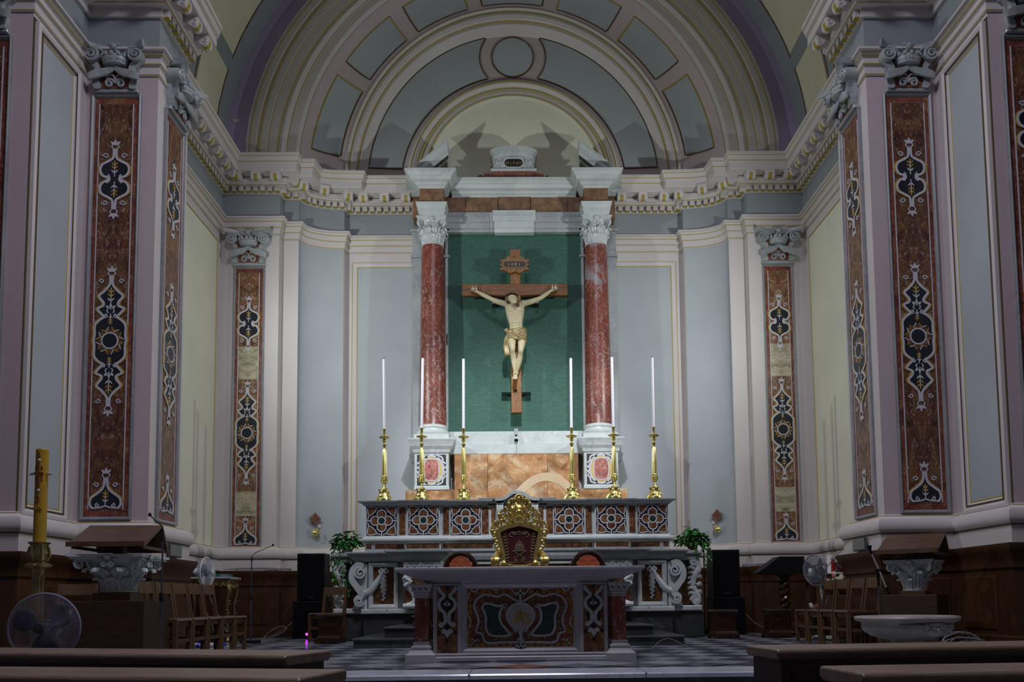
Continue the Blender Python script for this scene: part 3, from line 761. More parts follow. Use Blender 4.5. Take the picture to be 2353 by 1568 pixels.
def crown_capital(label, loc, rz, s=1.0):
    t = thing('pilaster_capital', label, 'capital', loc, rz, 'crowned marble pilaster capitals')
    mt = M['gray_marble']
    mb = MB(); mb.cbox(-0.31, 0.31, -0.07, 0, 0.0, 0.045, 0.012); mb.prism([(-0.29, 0.045), (0.29, 0.045), (0.33, 0.62), (-0.33, 0.62)], -0.06, 0); mb.obj('bell', M['gray_marble'], t)
    mb = MB(); mb.prism([(-0.20, 0.06), (0.20, 0.06), (0.20, 0.22), (0.12, 0.30), (0, 0.36), (-0.12, 0.30), (-0.20, 0.22)], -0.068, -0.05); mb.prism([(-0.25, 0.36), (0.25, 0.36), (0.28, 0.58), (-0.28, 0.58)], -0.068, -0.05); mb.obj('red_ground', M['breccia_edge'], t, sm=0)
    ab = MB(); n = 16; vs = []; fs = []
    for i in range(n+1):
        x = -0.44+0.88*i/n; k = (x/0.44)**2; yf = -0.10-0.15*k; zt = 0.66+0.02*k
        vs += [(x, yf, zt), (x, yf, zt-0.035), (x*0.97, yf+0.03, zt-0.075), (x*0.95, 0, zt-0.085), (x, 0, zt)]
    for i in range(n):
        a = 5*i; fs += [(a+j, a+(j+1) % 5, a+5+(j+1) % 5, a+5+j) for j in range(5)]
    fs += [tuple(range(5)), tuple(5*n+j for j in range(5))[::-1]]
    ab.add(vs, fs); ab.obj('abacus', mt, t, sm=30)
    fl_ = MB(); fl_.ball((0, -0.14, 0.62), 0.05, 0.05, 0.06); 
    for dx in (-0.05, 0.05): fl_.ball((dx, -0.13, 0.66), 0.03); fl_.ball((dx*0.6, -0.13, 0.56), 0.028)
    fl_.obj('fleuron', mt, t)
    for sx in (-1, 1):
        v = MB(); sp = spiral(0.31*sx, 0.50, 0.105, 0.01, 90, sx*2.1, 40)
        v.tube([(x, -0.16-0.03*i/40, z) for i, (x, z) in enumerate(sp)], [0.024-0.010*i/40 for i in range(41)], 6)
        v.lathe([(0.10, 0.0), (0.10, 0.16), (0.0, 0.165)], 18, (0.31*sx, 0, 0.50), axis='y')
        v.tube(smooth([(0.31*sx, -0.16, 0.605), (0.22*sx, -0.14, 0.60), (0.14*sx, -0.11, 0.54), (0.10*sx, -0.09, 0.46)], 4), 0.022, 6)
        v.obj('volute', mt, t)
        s_ = MB(); s_.prism(smooth([(0.25*sx, 0.25), (0.28*sx, 0.34), (0.36*sx, 0.42), (0.30*sx, 0.42), (0.22*sx, 0.40), (0.20*sx, 0.28)], 3, True), -0.12, -0.03)
        s_.obj('side_bracket', mt, t, sm=0)
        d = MB()
        for k in range(5):
            o_ = k*0.022
            d.tube(smooth([(0.0, -0.11, 0.36-o_*0.5), (0.10*sx, -0.13, 0.30-o_*0.8), (0.24*sx, -0.15, 0.26-o_), (0.35*sx, -0.15, 0.20-o_*0.7)], 4), [0.018]*4+[0.022]*4+[0.024]*4+[0.014], 6)
        d.obj('drapery_swag', mt, t)
        c = MB(); c.tube([(x, -0.085, z) for x, z in spiral(0.075*sx, 0.12, 0.07, 0.015, 180 if sx > 0 else 0, -sx*1.3, 20)], 0.02, 6)
        c.tube(smooth([(0.0, -0.08, 0.17), (0.03*sx, -0.08, 0.24), (0.09*sx, -0.08, 0.24), (0.13*sx, -0.08, 0.20)], 3), 0.014, 5)
        c.obj('scroll', mt, t)
        l = MB(); l.prism(smooth([(0.20*sx, 0.05), (0.29*sx, 0.05), (0.31*sx, 0.20), (0.24*sx, 0.26), (0.22*sx, 0.16)], 3, True), -0.10, -0.03); l.obj('base_leaf', mt, t, sm=0)
    cr_ = MB(); cr_.lathe([(0.12, 0.36), (0.155, 0.37), (0.165, 0.40), (0.185, 0.43), (0.18, 0.46), (0.16, 0.45), (0.14, 0.44)], 20, (0, -0.09, 0.0), sy=0.7)
    for k in range(7):
        a = PI+PI*k/6; x, y = 0.175*math.cos(a), -0.09+0.7*0.175*math.sin(a)
        cr_.ball((x, y, 0.49), 0.028, 0.028, 0.036); cr_.ball((x*0.95, y, 0.415), 0.013)
    cr_.lathe([(0.13, 0.45), (0.11, 0.53), (0.05, 0.575), (0, 0.58)], 14, (0, -0.08, 0), sy=0.6)
    cr_.obj('crown', mt, t)
    return t
k0 = crown_capital('pale carved capital with a crown on the far left corner pilaster', (-5.11, 15.35, 7.10), 0)
dup(k0, (5.11, 15.35, 7.10), 0, 'pale carved capital with a crown on the far right corner pilaster')
dup(k0, (-5.34, 10.56, 7.46), 0, 'large shaded crown capital on the front of the left pier', scale=(0.95,)*3)
dup(k0, (5.34, 10.56, 7.46), 0, 'large shaded crown capital on the front of the right pier', scale=(0.95,)*3)
dup(k0, (-4.8, 11.08, 7.42), PI/2, 'crown capital seen edge-on on the inner side of the left pier', scale=(0.95, 1.25, 0.95))
dup(k0, (4.8, 11.08, 7.42), -PI/2, 'crown capital seen edge-on on the inner side of the right pier', scale=(0.95, 1.25, 0.95))
dup(k0, (-6.32, 9.35, 7.42), 0, 'capital cut off at the upper left corner of the photo', scale=(0.95,)*3)
dup(k0, (6.24, 9.35, 7.42), 0, 'capital cut off at the upper right corner of the photo', scale=(0.95,)*3)

# ------------------------------------------------------------ corinthian capital pieces
def acanthus(h, w, out, n=12, th=0.014):     # ribbed leaf rising from z=0, its tip curling outwards (-y)
    mb = MB(); vs = []
    for i in range(n+1):
        t = i/n; tt = min(t, 0.86)
        z = h*tt/0.86*0.97-(h*0.20*((t-0.86)/0.14) if t > 0.86 else 0); y = -out*(tt/0.86)**2.2-(out*0.12+h*0.05)*max(0, (t-0.7)/0.3)
        ww = w*(0.62+0.42*math.sin(min(1, t*1.1)*PI*0.8))*(1-0.22*(0.5+0.5*math.cos(t*PI*7)))*(1 if t < 0.7 else 1-1.9*(t-0.7))
        d = w*0.09
        for x, dy in ((-1, 0.9), (-0.72, -0.3), (-0.4, 0.35), (0, -1.0), (0.4, 0.35), (0.72, -0.3), (1, 0.9)): vs.append((x*ww/2, y+dy*d, z))
    k = len(vs); m = 7; vs += [(x, y+th, z-0.003) for x, y, z in vs]; fs = []
    for i in range(n):
        for j in range(m-1):
            a = i*m+j; fs += [(a, a+1, a+m+1, a+m), (k+a, k+a+m, k+a+m+1, k+a+1)]
        fs += [(i*m, i*m+m, k+i*m+m, k+i*m), (i*m+m-1, k+i*m+m-1, k+i*m+2*m-1, i*m+2*m-1)]
    fs += [(n*m+j, n*m+j+1, k+n*m+j+1, k+n*m+j) for j in range(m-1)]
    return mb.add(vs, fs)
def corinthian(parent, mat, r, h, loc, leaves=8, name='capital', fl=1.3):
    b = MB(); b.lathe([(r*0.98, 0), (r*1.04, 0.02*h), (r*1.04, 0.05*h), (r*0.88, 0.07*h), (r*0.86, 0.3*h), (r*(0.5+0.42*fl), 0.62*h), (r*(0.15+0.75*fl), 0.84*h), (r*fl*0.9, 0.87*h)], 24)
    hw = r*fl; pts = []
    for q_ in range(4):
        for i in range(9):
            t = -1+2*i/8; d = hw*(0.80+0.2*t*t); x, y = t*hw*0.985, -d
            ca, sa = math.cos(q_*PI/2), math.sin(q_*PI/2); pts.append((x*ca-y*sa, x*sa+y*ca))
    b.prism(pts, 0.87*h, 0.93*h, 'z'); b.prism([(x*1.06, y*1.06) for x, y in pts], 0.93*h, h, 'z')
    cap = b.obj(name, mat, parent, loc)
    for tier, (hh, out, off) in enumerate(((0.36*h, r*(0.14+0.32*(fl-1)), 0), (0.63*h, r*(0.20+0.62*(fl-1)), 0.5))):
        lm = acanthus(hh, r*0.80*(1+0.3*tier*(fl-1)), out).mesh('leaf', mat, 40)
        for k in range(leaves):
            a = 2*PI*(k+off)/leaves; l = bpy.data.objects.new('leaf', lm); COL.objects.link(l); l.parent = cap
            l.location = (r*0.93*math.sin(a), -r*0.93*math.cos(a), 0.06*h); l.rotation_euler = (0, 0, a)
    vm = MB()
    sp = spiral(0.0, 0.75*h, 0.135*h, 0.02*h, 90, -1.8, 30)
    vm.tube([(x, 0.0, z) for x, z in sp], [0.042*h*(1-0.55*i/30) for i in range(31)], 7)
    vm.tube([(0.0, 0, 0.885*h), (-0.16*h, 0, 0.84*h), (-0.27*h, 0, 0.66*h), (-0.30*h, 0, 0.5*h)], [0.04*h, 0.036*h, 0.03*h, 0.02*h], 6)
    vm2 = vm.mesh('volute', mat, 40)
    for k in range(4):
        a = PI/4+k*PI/2; v = bpy.data.objects.new('volute', vm2); COL.objects.link(v); v.parent = cap
        v.location = (hw*1.0*math.cos(a)*1.12, hw*1.0*math.sin(a)*1.12, 0); v.rotation_euler = (0, 0, a)
    hm = MB()
    for s in (-1, 1): hm.tube([(x, 0, z) for x, z in spiral(s*0.10*h, 0.74*h, 0.085*h, 0.015*h, 90, s*1.5, 20)], 0.024*h, 6)
    hm.ball((0, -0.02*h, 0.93*h), 0.10*h, 0.06*h, 0.08*h)
    hm2 = hm.mesh('fleuron', mat, 40)
    for k in range(4):
        a = k*PI/2; v = bpy.data.objects.new('fleuron', hm2); COL.objects.link(v); v.parent = cap
        v.location = (hw*0.86*math.sin(a), -hw*0.86*math.cos(a), 0); v.rotation_euler = (0, 0, a)
    return cap
# ------------------------------------------------------------ the retable over the high altar
WM = M['white_marble']; GM = M['gray_marble']
ret = thing('altarpiece', 'tall marble altarpiece with two red columns framing a green cloth', 'altarpiece', (0, 15.9, 0))
def rp(o, dy=15.9):      # parts are modelled in room coordinates, then hung under the altarpiece
    o.location = (o.location.x, o.location.y-dy, o.location.z); return o
def rbox(name, x0, x1, y0, y1, z0, z1, mat, c=0.01):
    return rp(MB().cbox(x0, x1, y0, y1, z0, z1, c).obj(name, mat, ret, sm=0))
# plinth of orange alabaster slabs
for a, b in ((-2.12, -1.20), (1.20, 2.12)): rbox('base_slab', a, b, 15.42, 16.18, 2.0, 2.745, M['orange'])
for a, b in ((-1.20, -0.56), (-0.555, 0.60), (0.605, 1.20)): rbox('back_slab', a, b, 15.62, 15.9, 2.0, 3.46, M['orange'], 0.004)
v = MB(); v.ribbon(smooth([(-0.05, 2.55), (0.12, 2.78), (0.40, 2.98), (0.68, 3.0), (0.92, 2.88), (1.1, 2.66), (1.18, 2.45)], 5), [0.16]*30+[0.12], 15.6175, 15.64); rp(v.obj('pale_vein', marble('cream_vein', C(222,206,180), C(206,176,140), C(190,150,110)), ret, sm=0))
# marble sill behind the candles
for a, b in ((-1.3, 0.0), (0.004, 1.3)):
    rbox('sill_slab', a, b, 15.66, 15.9, 3.47, 3.66, WM); rbox('sill_slab', a, b, 15.72, 15.9, 3.665, 3.93, WM)
def pedestal(sx):
    x = sx*1.62
    mb = MB(); mb.sq([(0.335, 2.745), (0.335, 2.80), (0.325, 2.82), (0.325, 3.44), (0.345, 3.46), (0.36, 3.52), (0.40, 3.58), (0.405, 3.60), (0.43, 3.66), (0.45, 3.70), (0.45, 3.72)], (x, 15.74), asp=1.0)
    p = rp(mb.obj('pedestal', WM, ret, sm=0))
    # inlay on the pedestal front
    fy = 15.415
    g = MB(); g.box(x-0.275, x+0.275, fy-0.004, fy+0.006, 2.83, 3.42); g.obj('inlay_ground', M['dark_marble'], p, sm=0)
    o1 = MB(); o1.prism(arc(x, 3.125, 0.20, 0, 360, 28, 0.255)[:-1], fy-0.008, fy); o1.obj('inlay_ring', M['yellow_stone'], p, sm=0)
    o2 = MB(); o2.prism(smooth([(x-0.12, 2.97), (x-0.06, 2.93), (x+0.06, 2.93), (x+0.12, 2.97), (x+0.135, 3.125), (x+0.12, 3.28), (x+0.06, 3.32), (x-0.06, 3.32), (x-0.12, 3.28), (x-0.135, 3.125)], 3, True), fy-0.012, fy); o2.obj('inlay_core', M['pink_stone'], p, sm=0)
    w = MB()
    w.ribbon(arc(x, 3.125, 0.22, 0, 360, 36, 0.272)[:-1], 0.042, fy-0.014, fy, closed=True)
    w.ribbon(smooth([(x-0.12, 2.96), (x-0.06, 2.92), (x+0.06, 2.92), (x+0.12, 2.96), (x+0.145, 3.125), (x+0.12, 3.29), (x+0.06, 3.33), (x-0.06, 3.33), (x-0.12, 3.29), (x-0.145, 3.125)], 3, True), 0.022, fy-0.016, fy, closed=True)
    for a in (-1, 1):
        w.ribbon([(x, 3.125+a*0.27), (x, 3.125+a*0.295)], 0.03, fy-0.012, fy)
        for b in (-1, 1):
            w.ribbon(smooth([(x+b*0.27, 3.125+a*0.12), (x+b*0.22, 3.125+a*0.16), (x+b*0.20, 3.125+a*0.24), (x+b*0.13, 3.125+a*0.275)], 4), 0.034, fy-0.012, fy)
            w.ribbon(spiral(x+b*0.11, 3.125+a*0.262, 0.03, 0.008, 0, b*a*1.2, 14), 0.02, fy-0.014, fy)
            w.ribbon([(x+b*0.21, 3.125+a*0.03), (x+b*0.275, 3.125+a*0.05)], 0.045, fy-0.012, fy); leaf2(w, x+b*0.235, 3.125+a*0.06, PI/2*a+0.3*b, 0.06, 0.016, fy-0.012, fy)
    w.obj('inlay_scroll', M['inlay_white'], p, sm=0)
    # side lug seen past the pedestal, plinth of the column
    lug = MB(); lug.prism([(x+sx*0.33, 3.30), (x+sx*0.45, 3.36), (x+sx*0.48, 3.50), (x+sx*0.33, 3.56)], 15.80, 16.1); lug.obj('side_moulding', GM, p, sm=0)
    mb = MB(); mb.sq([(0.33, 3.72), (0.33, 3.82)], (x, 15.72)); mb.lathe([(0.325, 3.82), (0.345, 3.85), (0.345, 3.88), (0.32, 3.91), (0.295, 3.92), (0.285, 3.95), (0.30, 3.97), (0.30, 3.99), (0.275, 4.01), (0.265, 4.03)], 28, (x, 15.72, 0))
    rp(mb.obj('column_base', WM, ret))
    mb = MB(); prof = [(0.262, 4.02)]+[(0.258-0.042*(t/10)**1.6, 4.03+3.59*t/10) for t in range(11)]+[(0.222, 7.64)]
    mb.lathe(prof, 32, (x, 15.72, 0)); rp(mb.obj('column_shaft', M['red_column'], ret))
    c = corinthian(ret, WM, 0.215, 0.54, (x, 15.72-15.9, 7.62), 8, 'column_capital')
    # pilaster strips behind the column
    for a, b in ((-0.43, -0.22), (0.22, 0.28)):
        if sx < 0: a, b = a, b
        else: a, b = -b, -a
        mb = MB(); mb.cbox(x+a, x+b, 15.93, 16.19, 3.72, 7.52, 0.01); mb.cbox(x+a-0.02, x+b+0.02, 15.90, 16.19, 3.72, 3.92, 0.02); mb.cbox(x+a-0.03, x+b+0.03, 15.90, 16.19, 7.52, 7.57, 0.01); mb.cbox(x+a, x+b, 15.92, 16.19, 7.57, 8.05, 0.01); mb.cbox(x+a-0.04, x+b+0.04, 15.88, 16.19, 8.05, 8.10, 0.01)
        rp(mb.obj('pilaster_strip', GM, ret, sm=0))
    # projecting entablature block over the column
    mb = MB(); mb.sq([(0.25, 8.16), (0.25, 8.24), (0.265, 8.25), (0.265, 8.33), (0.29, 8.37), (0.30, 8.42), (0.31, 8.43)], (x, 15.74), asp=1.05); rp(mb.obj('architrave_block', WM, ret, sm=0))
    mb = MB(); mb.box(x-0.235, x+0.235, 15.50, 15.98, 8.43, 8.74); rp(mb.obj('frieze_block', M['brown_stone'], ret, sm=0))
    mb = MB(); mb.sq([(0.25, 8.735), (0.26, 8.765), (0.31, 8.79), (0.32, 8.82), (0.40, 8.84), (0.41, 8.90), (0.43, 8.905), (0.46, 8.95), (0.50, 8.97), (0.50, 9.0)], (x, 15.78), asp=1.15); rp(mb.obj('cornice_block', WM, ret, sm=0))
    # broken pediment fragment
    xi, xo = sx*1.30, sx*1.86
    mb = MB(); mb.prism([(xo, 9.00), (xi, 9.00), (xi, 9.65), (xi-sx*0.0, 9.67)], 15.62, 16.15)
    mb2 = MB()
    sl = [(0.0, 0.0), (0.05, 0.04), (0.10, 0.07), (0.10, 0.16), (0.16, 0.20), (0.16, 0.25)]
    for (d0, h0), (d1, h1) in zip(sl, sl[1:]):
        mb2.add([(xo+sx*0.05, 15.62-d0*0.9, 8.99+h0), (xi, 15.62-d0*0.9, 9.49+h0), (xi, 15.62-d1*0.9, 9.49+h1), (xo+sx*0.05, 15.62-d1*0.9, 8.99+h1)], [(0, 1, 2, 3)])
    mb2.add([(xo+sx*0.05, 15.476, 9.24), (xi, 15.476, 9.74), (xi, 16.15, 9.74), (xo+sx*0.05, 16.15, 9.24)], [(0, 1, 2, 3)])
    mb2.add([(xi, 15.62, 9.00), (xi, 15.62, 9.49), (xi, 15.476, 9.67), (xi, 15.476, 9.74), (xi, 16.15, 9.74), (xi, 16.15, 9.00)], [(0, 1, 2, 3, 4, 5)])
    mb2.add([(xo+sx*0.05, 15.476, 9.24), (xo+sx*0.05, 16.15, 9.24), (xo+sx*0.05, 16.15, 9.00), (xo+sx*0.05, 15.62, 9.00)], [(0, 1, 2, 3)])
    rp(mb2.obj('pediment_fragment', WM, ret, sm=0))
for sx in (-1, 1): pedestal(sx)
# green cloth panel with its gilt tab
mb = MB(); nx, nz = 12, 24; vs = []; fs = []
for j in range(nz+1):
    for i in range(nx+1):
        vs.append((-1.42+2.84*i/nx, 15.985-0.006*math.sin(i*1.7)*math.sin(j*0.4), 3.93+4.14*j/nz))
for j in range(nz):
    for i in range(nx): a = j*(nx+1)+i; fs.append((a, a+1, a+nx+2, a+nx+1))
mb.add(vs, fs); mb.box(-1.42, 1.42, 15.995, 16.19, 3.93, 8.07); rp(mb.obj('green_cloth', M['cloth'], ret, sm=60))
# middle entablature
for a, b in ((-1.40, -0.50), (-0.495, -0.40), (0.40, 1.40)):
    mb = MB(); mb.box(a, b, 15.88, 16.18, 8.02, 8.09); mb.box(a, b, 15.86, 16.18, 8.09, 8.20); mb.prism([(15.86, 8.20), (15.84, 8.21), (15.84, 8.30), (15.80, 8.34), (15.78, 8.39), (16.18, 8.39)], a, b, 'x'); rp(mb.obj('architrave_slab', GM, ret, sm=0))
mb = MB(); mb.box(-0.398, 0.398, 15.85, 16.18, 8.0, 8.09); mb.box(-0.398, 0.398, 15.83, 16.18, 8.09, 8.22); mb.prism([(15.83, 8.22), (15.81, 8.23), (15.81, 8.32), (15.77, 8.35), (15.74, 8.41), (16.18, 8.41)], -0.43, 0.43, 'x'); rp(mb.obj('architrave_slab', WM, ret, sm=0))
xs = [-1.40, -0.98, -0.32, 0.33, 1.08, 1.40]
for i, (a, b) in enumerate(zip(xs, xs[1:])):
    rbox('frieze_slab', a+0.003, b-0.003, 15.87-(0.02 if i == 2 else 0), 16.18, 8.40, 8.745, M['brown_stone'], 0.004)
for s in (-1, 1): rbox('frieze_slab', min(s*1.855, s*2.03), max(s*1.855, s*2.03), 15.84, 16.18, 8.30, 8.745, M['brown_stone'], 0.004)
mb = MB(); mb.prism([(15.86, 8.735), (15.84, 8.77), (15.80, 8.79), (15.79, 8.83), (15.71, 8.85), (15.70, 8.92), (15.67, 8.93), (15.64, 8.97), (15.60, 8.99), (15.60, 9.02), (16.18, 9.02)], -1.25, 1.25, 'x'); rp(mb.obj('cornice', WM, ret, sm=0))
for s in (-1, 1):
    mb = MB(); mb.prism([(15.86, 8.745), (15.80, 8.82), (15.77, 8.86), (15.72, 8.90), (15.71, 8.92), (15.66, 8.97), (15.64, 8.98), (15.64, 9.01), (16.18, 9.01)], min(s*1.9, s*2.14), max(s*1.9, s*2.14), 'x'); rp(mb.obj('cornice_return', GM, ret, sm=0))
# crowning tablet with scrolled sides, arched cap and dark oval
mb = MB(); mb.box(-0.42, 0.42, 15.72, 16.1, 9.12, 9.28, 1); mb.box(-0.60, -0.42, 15.75, 16.0, 9.12, 9.26, 1); mb.box(0.42, 0.60, 15.75, 16.0, 9.12, 9.26, 1)
mb.cbox(-0.46, 0.46, 15.68, 16.1, 9.28, 9.33, 0.015)
mb.prism(smooth([(-0.44, 9.33), (-0.40, 9.40), (-0.36, 9.46), (-0.38, 9.54), (-0.36, 9.60), (0.36, 9.60), (0.38, 9.54), (0.36, 9.46), (0.40, 9.40), (0.44, 9.33)], 2), 15.74, 16.1)
tb = rp(mb.obj('tablet', [WM, M['breccia_edge']], ret, sm=0)); tb.location.z -= 0.075
mb = MB(); P = [(-0.47, 9.66), (-0.40, 9.70), (-0.22, 9.75), (0, 9.765), (0.22, 9.75), (0.40, 9.70), (0.47, 9.66)]
Pb = [(-0.36, 9.56), (-0.34, 9.585), (-0.2, 9.63), (0, 9.645), (0.2, 9.63), (0.34, 9.585), (0.36, 9.56)]
mb.prism(P+Pb[::-1], 15.62, 16.1); mb.prism([(p[0]*0.92, p[1]-0.015) for p in P]+[(p[0], p[1]-0.05) for p in Pb[::-1]], 15.68, 16.1); mb.obj('arched_cap', WM, tb, sm=0)
mb = MB(); mb.prism(arc(-0.10, 9.455, 0.085, 90, 270, 10)+arc(0.10, 9.455, 0.085, -90, 90, 10), 15.725, 15.75); mb.obj('dark_oval', M['navy'], tb, sm=0)
mb = MB(); mb.ribbon(arc(-0.10, 9.455, 0.10, 90, 270, 10)+arc(0.10, 9.455, 0.10, -90, 90, 10), 0.03, 15.71, 15.75, closed=True)
for s in (-1, 1): mb.ribbon(spiral(s*0.30, 9.50, 0.06, 0.012, 90, s*1.4, 16), 0.024, 15.715, 15.75); mb.ribbon(spiral(s*0.33, 9.38, 0.045, 0.01, 270, -s*1.4, 16), 0.02, 15.715, 15.75)
mb.obj('oval_frame', WM, tb, sm=0)
mb = MB()
for k, x in enumerate((-0.15, -0.11, -0.06, 0.0, 0.06, 0.10, 0.15)):
    mb.ribbon([(x, 9.42+0.01*(k % 2)), (x+0.005, 9.49-0.012*(k % 3))], 0.012, 15.722, 15.74)
    if k % 2: mb.ribbon([(x-0.018, 9.46), (x+0.02, 9.465)], 0.01, 15.722, 15.74)
mb.obj('gilt_inscription', M['inlay_ochre'], tb, sm=0)
for s in (-1, 1):
    mb = MB(); mb.tube([(x, 15.80, z) for x, z in spiral(s*0.66, 9.18, 0.06, 0.012, 180, s*1.5, 18)], 0.02, 6); mb.obj('side_scroll', M['breccia_edge'], tb)
# gilt tab at the cloth's left edge
rbox('edge_clip', -1.375, -1.345, 15.93, 15.98, 5.72, 5.96, M['brass'], 0.003)
# small white sensor on the sill
t = thing('wall_sensor', 'small white sensor with black eye on the sill under the crucifix', 'sensor', (0.0, 15.64, 3.80))
MB().cbox(-0.035, 0.035, 0.0, 0.05, -0.06, 0.06, 0.008).obj('housing', M['white_plastic'], t, sm=0)
MB().lathe([(0.022, 0), (0.022, 0.012), (0.0, 0.016)], 12, (0, 0, 0.03), axis='y').obj('lens', M['black'], t)
MB().ball((0, -0.005, -0.065), 0.04, 0.03, 0.035).obj('bulb', M['black'], t)
MB().cbox(-0.04, 0.04, 0.02, 0.08, 0.06, 0.17, 0.005).obj('bracket', M['gray_marble'], t, sm=0)
# ------------------------------------------------------------ the crucifix
YB = 15.64
cx_ = thing('crucifix', 'large wooden crucifix with pale carved figure hanging before the green cloth', 'crucifix', (0.01, 15.72, 4.28))
def cp(o): o.location = (o.location.x-0.01, o.location.y-15.72, o.location.z-4.28); return o
cp(MB().cbox(-0.09, 0.115, 15.66, 15.76, 4.28, 7.57, 0.01).obj('upright_beam', M['cross'], cx_, sm=0))
cp(MB().cbox(-1.04, 1.04, 15.65, 15.75, 6.625, 6.865, 0.01).obj('crossbeam', M['crossh'], cx_, sm=0))
for x, z in ((-0.42, 6.56), (0.44, 6.56)): cp(MB().box(x-0.035, x+0.035, 15.74, 15.99, z-0.06, z+0.09).obj('wall_bracket', M['mahogany'], cx_, sm=0))
cp(MB().box(-0.28, 0.30, 15.77, 15.99, 4.72, 4.735).obj('wall_bracket', M['cloth'], cx_, sm=0))
cp(MB().lathe([(0.02, 0), (0.02, 0.02), (0, 0.025)], 10, (0.0, 15.66, 4.72), axis='y').obj('bolt', M['black'], cx_))
# title board with carved border
mb = MB(); tz = 7.23
mb.prism(smooth([(-0.29, tz+0.10), (-0.24, tz+0.03), (-0.30, tz), (-0.24, tz-0.04), (-0.29, tz-0.10), (-0.2, tz-0.11), (-0.10, tz-0.17), (0, tz-0.14), (0.10, tz-0.17), (0.2, tz-0.11), (0.29, tz-0.10), (0.24, tz-0.04), (0.30, tz), (0.24, tz+0.03), (0.29, tz+0.10), (0.2, tz+0.11), (0.10, tz+0.17), (0, tz+0.14), (-0.10, tz+0.17), (-0.2, tz+0.11)], 3, True), 15.60, 15.66)
tp = cp(mb.obj('title_plaque', M['cross'], cx_, sm=0))
sh = arc(-0.16, tz, 0.07, 90, 270, 8)+arc(0.16, tz, 0.07, -90, 90, 8)
mb = MB(); mb.prism(sh, 15.592, 15.605); mb.obj('plaque_field', M['pewdark'], tp, sm=0)
mb = MB(); mb.ribbon(sh, 0.016, 15.584, 15.60, closed=True)
mb.obj('plaque_rim', M['embroid'], tp, sm=0)
mb = MB()
def glyph(mb, ch, x, z, s, y0, y1, w=None):
    G = {'I': [[(0.2, 0), (0.2, 1)]], 'N': [[(0, 0), (0, 1), (0.5, 0), (0.5, 1)]], 'R': [[(0, 0), (0, 1), (0.4, 0.95), (0.45, 0.7), (0.3, 0.52), (0, 0.5)], [(0.2, 0.5), (0.5, 0)]],
         'H': [[(0, 0), (0, 1)], [(0.55, 0), (0.55, 1)], [(0, 0.5), (0.55, 0.5)]], 'S': [[(0.5, 0.85), (0.3, 1), (0.08, 0.9), (0.08, 0.65), (0.42, 0.4), (0.45, 0.12), (0.25, 0), (0.0, 0.15)]],
         'E': [[(0.45, 0), (0, 0), (0, 1), (0.45, 1)], [(0, 0.5), (0.35, 0.5)]], 'O': [[(0.25, 0), (0.02, 0.25), (0.02, 0.75), (0.25, 1), (0.48, 0.75), (0.48, 0.25), (0.25, 0)]],
         'A': [[(0, 0), (0.27, 1), (0.54, 0)], [(0.12, 0.38), (0.42, 0.38)]], 'V': [[(0, 1), (0.27, 0), (0.54, 1)]], 'D': [[(0, 0), (0, 1), (0.3, 0.95), (0.5, 0.6), (0.45, 0.2), (0.25, 0), (0, 0)]],
         'U': [[(0, 1), (0, 0.2), (0.2, 0), (0.4, 0.1), (0.48, 0.3), (0.48, 1)]], 'Z': [[(0, 1), (0.5, 1), (0, 0), (0.5, 0)]], 'W': [[(0, 1), (0.15, 0), (0.3, 0.7), (0.45, 0), (0.6, 1)]],
         'T': [[(0.25, 0), (0.25, 1)], [(0, 1), (0.5, 1)]], '2': [[(0.0, 0.8), (0.2, 1), (0.45, 0.85), (0.4, 0.55), (0.0, 0), (0.5, 0)]], '0': [[(0.25, 0), (0.02, 0.25), (0.02, 0.75), (0.25, 1), (0.48, 0.75), (0.48, 0.25), (0.25, 0)]], '1': [[(0.1, 0.8), (0.25, 1), (0.25, 0)]],
         'Q': [[(0.0, 0.0), (0.16, 0.0), (0.05, 0.35), (0.05, 0.7), (0.25, 1), (0.5, 0.7), (0.5, 0.35), (0.38, 0.0), (0.55, 0.0)]]}
    for st_ in G.get(ch, []): mb.ribbon([(x+p[0]*s, z+p[1]*s) for p in st_], w or s*0.14, y0, y1)
for k, ch in enumerate('INRI'): glyph(mb, ch, -0.13+k*0.07, tz-0.03, 0.06, 15.588, 15.60)
mb.obj('lettering', M['inlay_ochre'], tp, sm=0)
# the carved figure: limbs and trunk fused into one continuous surface
YF = 15.50
def J(px, py, dy=0.0):
    p = at(px, py, YF+dy); return Vector((p.x, p.y, p.z))
body = MB()
def limb(pts, rs, n=10, flat=1.0):
    k = 5; P = smooth([tuple(p)+(r,) for p, r in zip(pts, rs)], k)
    body.tube([p[:3] for p in P], [p[3] for p in P], n, 0, True, flat)
    for p, r in ((pts[0], rs[0]), (pts[-1], rs[-1])): body.ball(p, r*0.98, r*0.98*flat if flat != 1 else None, r*0.98, 10, 8)
def trunk(secs):      # (centre, half width, half depth)
    vs = []; n = 16
    S = smooth([tuple(c)+(a, b) for c, a, b in secs], 4)
    for x, y, z, a, b in S:
        for j in range(n):
            g = 2*PI*j/n; cx2, sx2 = math.cos(g), math.sin(g)
            vs.append((x+a*math.copysign(abs(cx2)**0.85, cx2), y+b*math.copysign(abs(sx2)**0.85, sx2), z))
    k = len(S); fs = [(i*n+j, i*n+(j+1) % n, (i+1)*n+(j+1) % n, (i+1)*n+j) for i in range(k-1) for j in range(n)]
    fs += [tuple(range(n))[::-1], tuple((k-1)*n+j for j in range(n))]
    body.add(vs, fs)
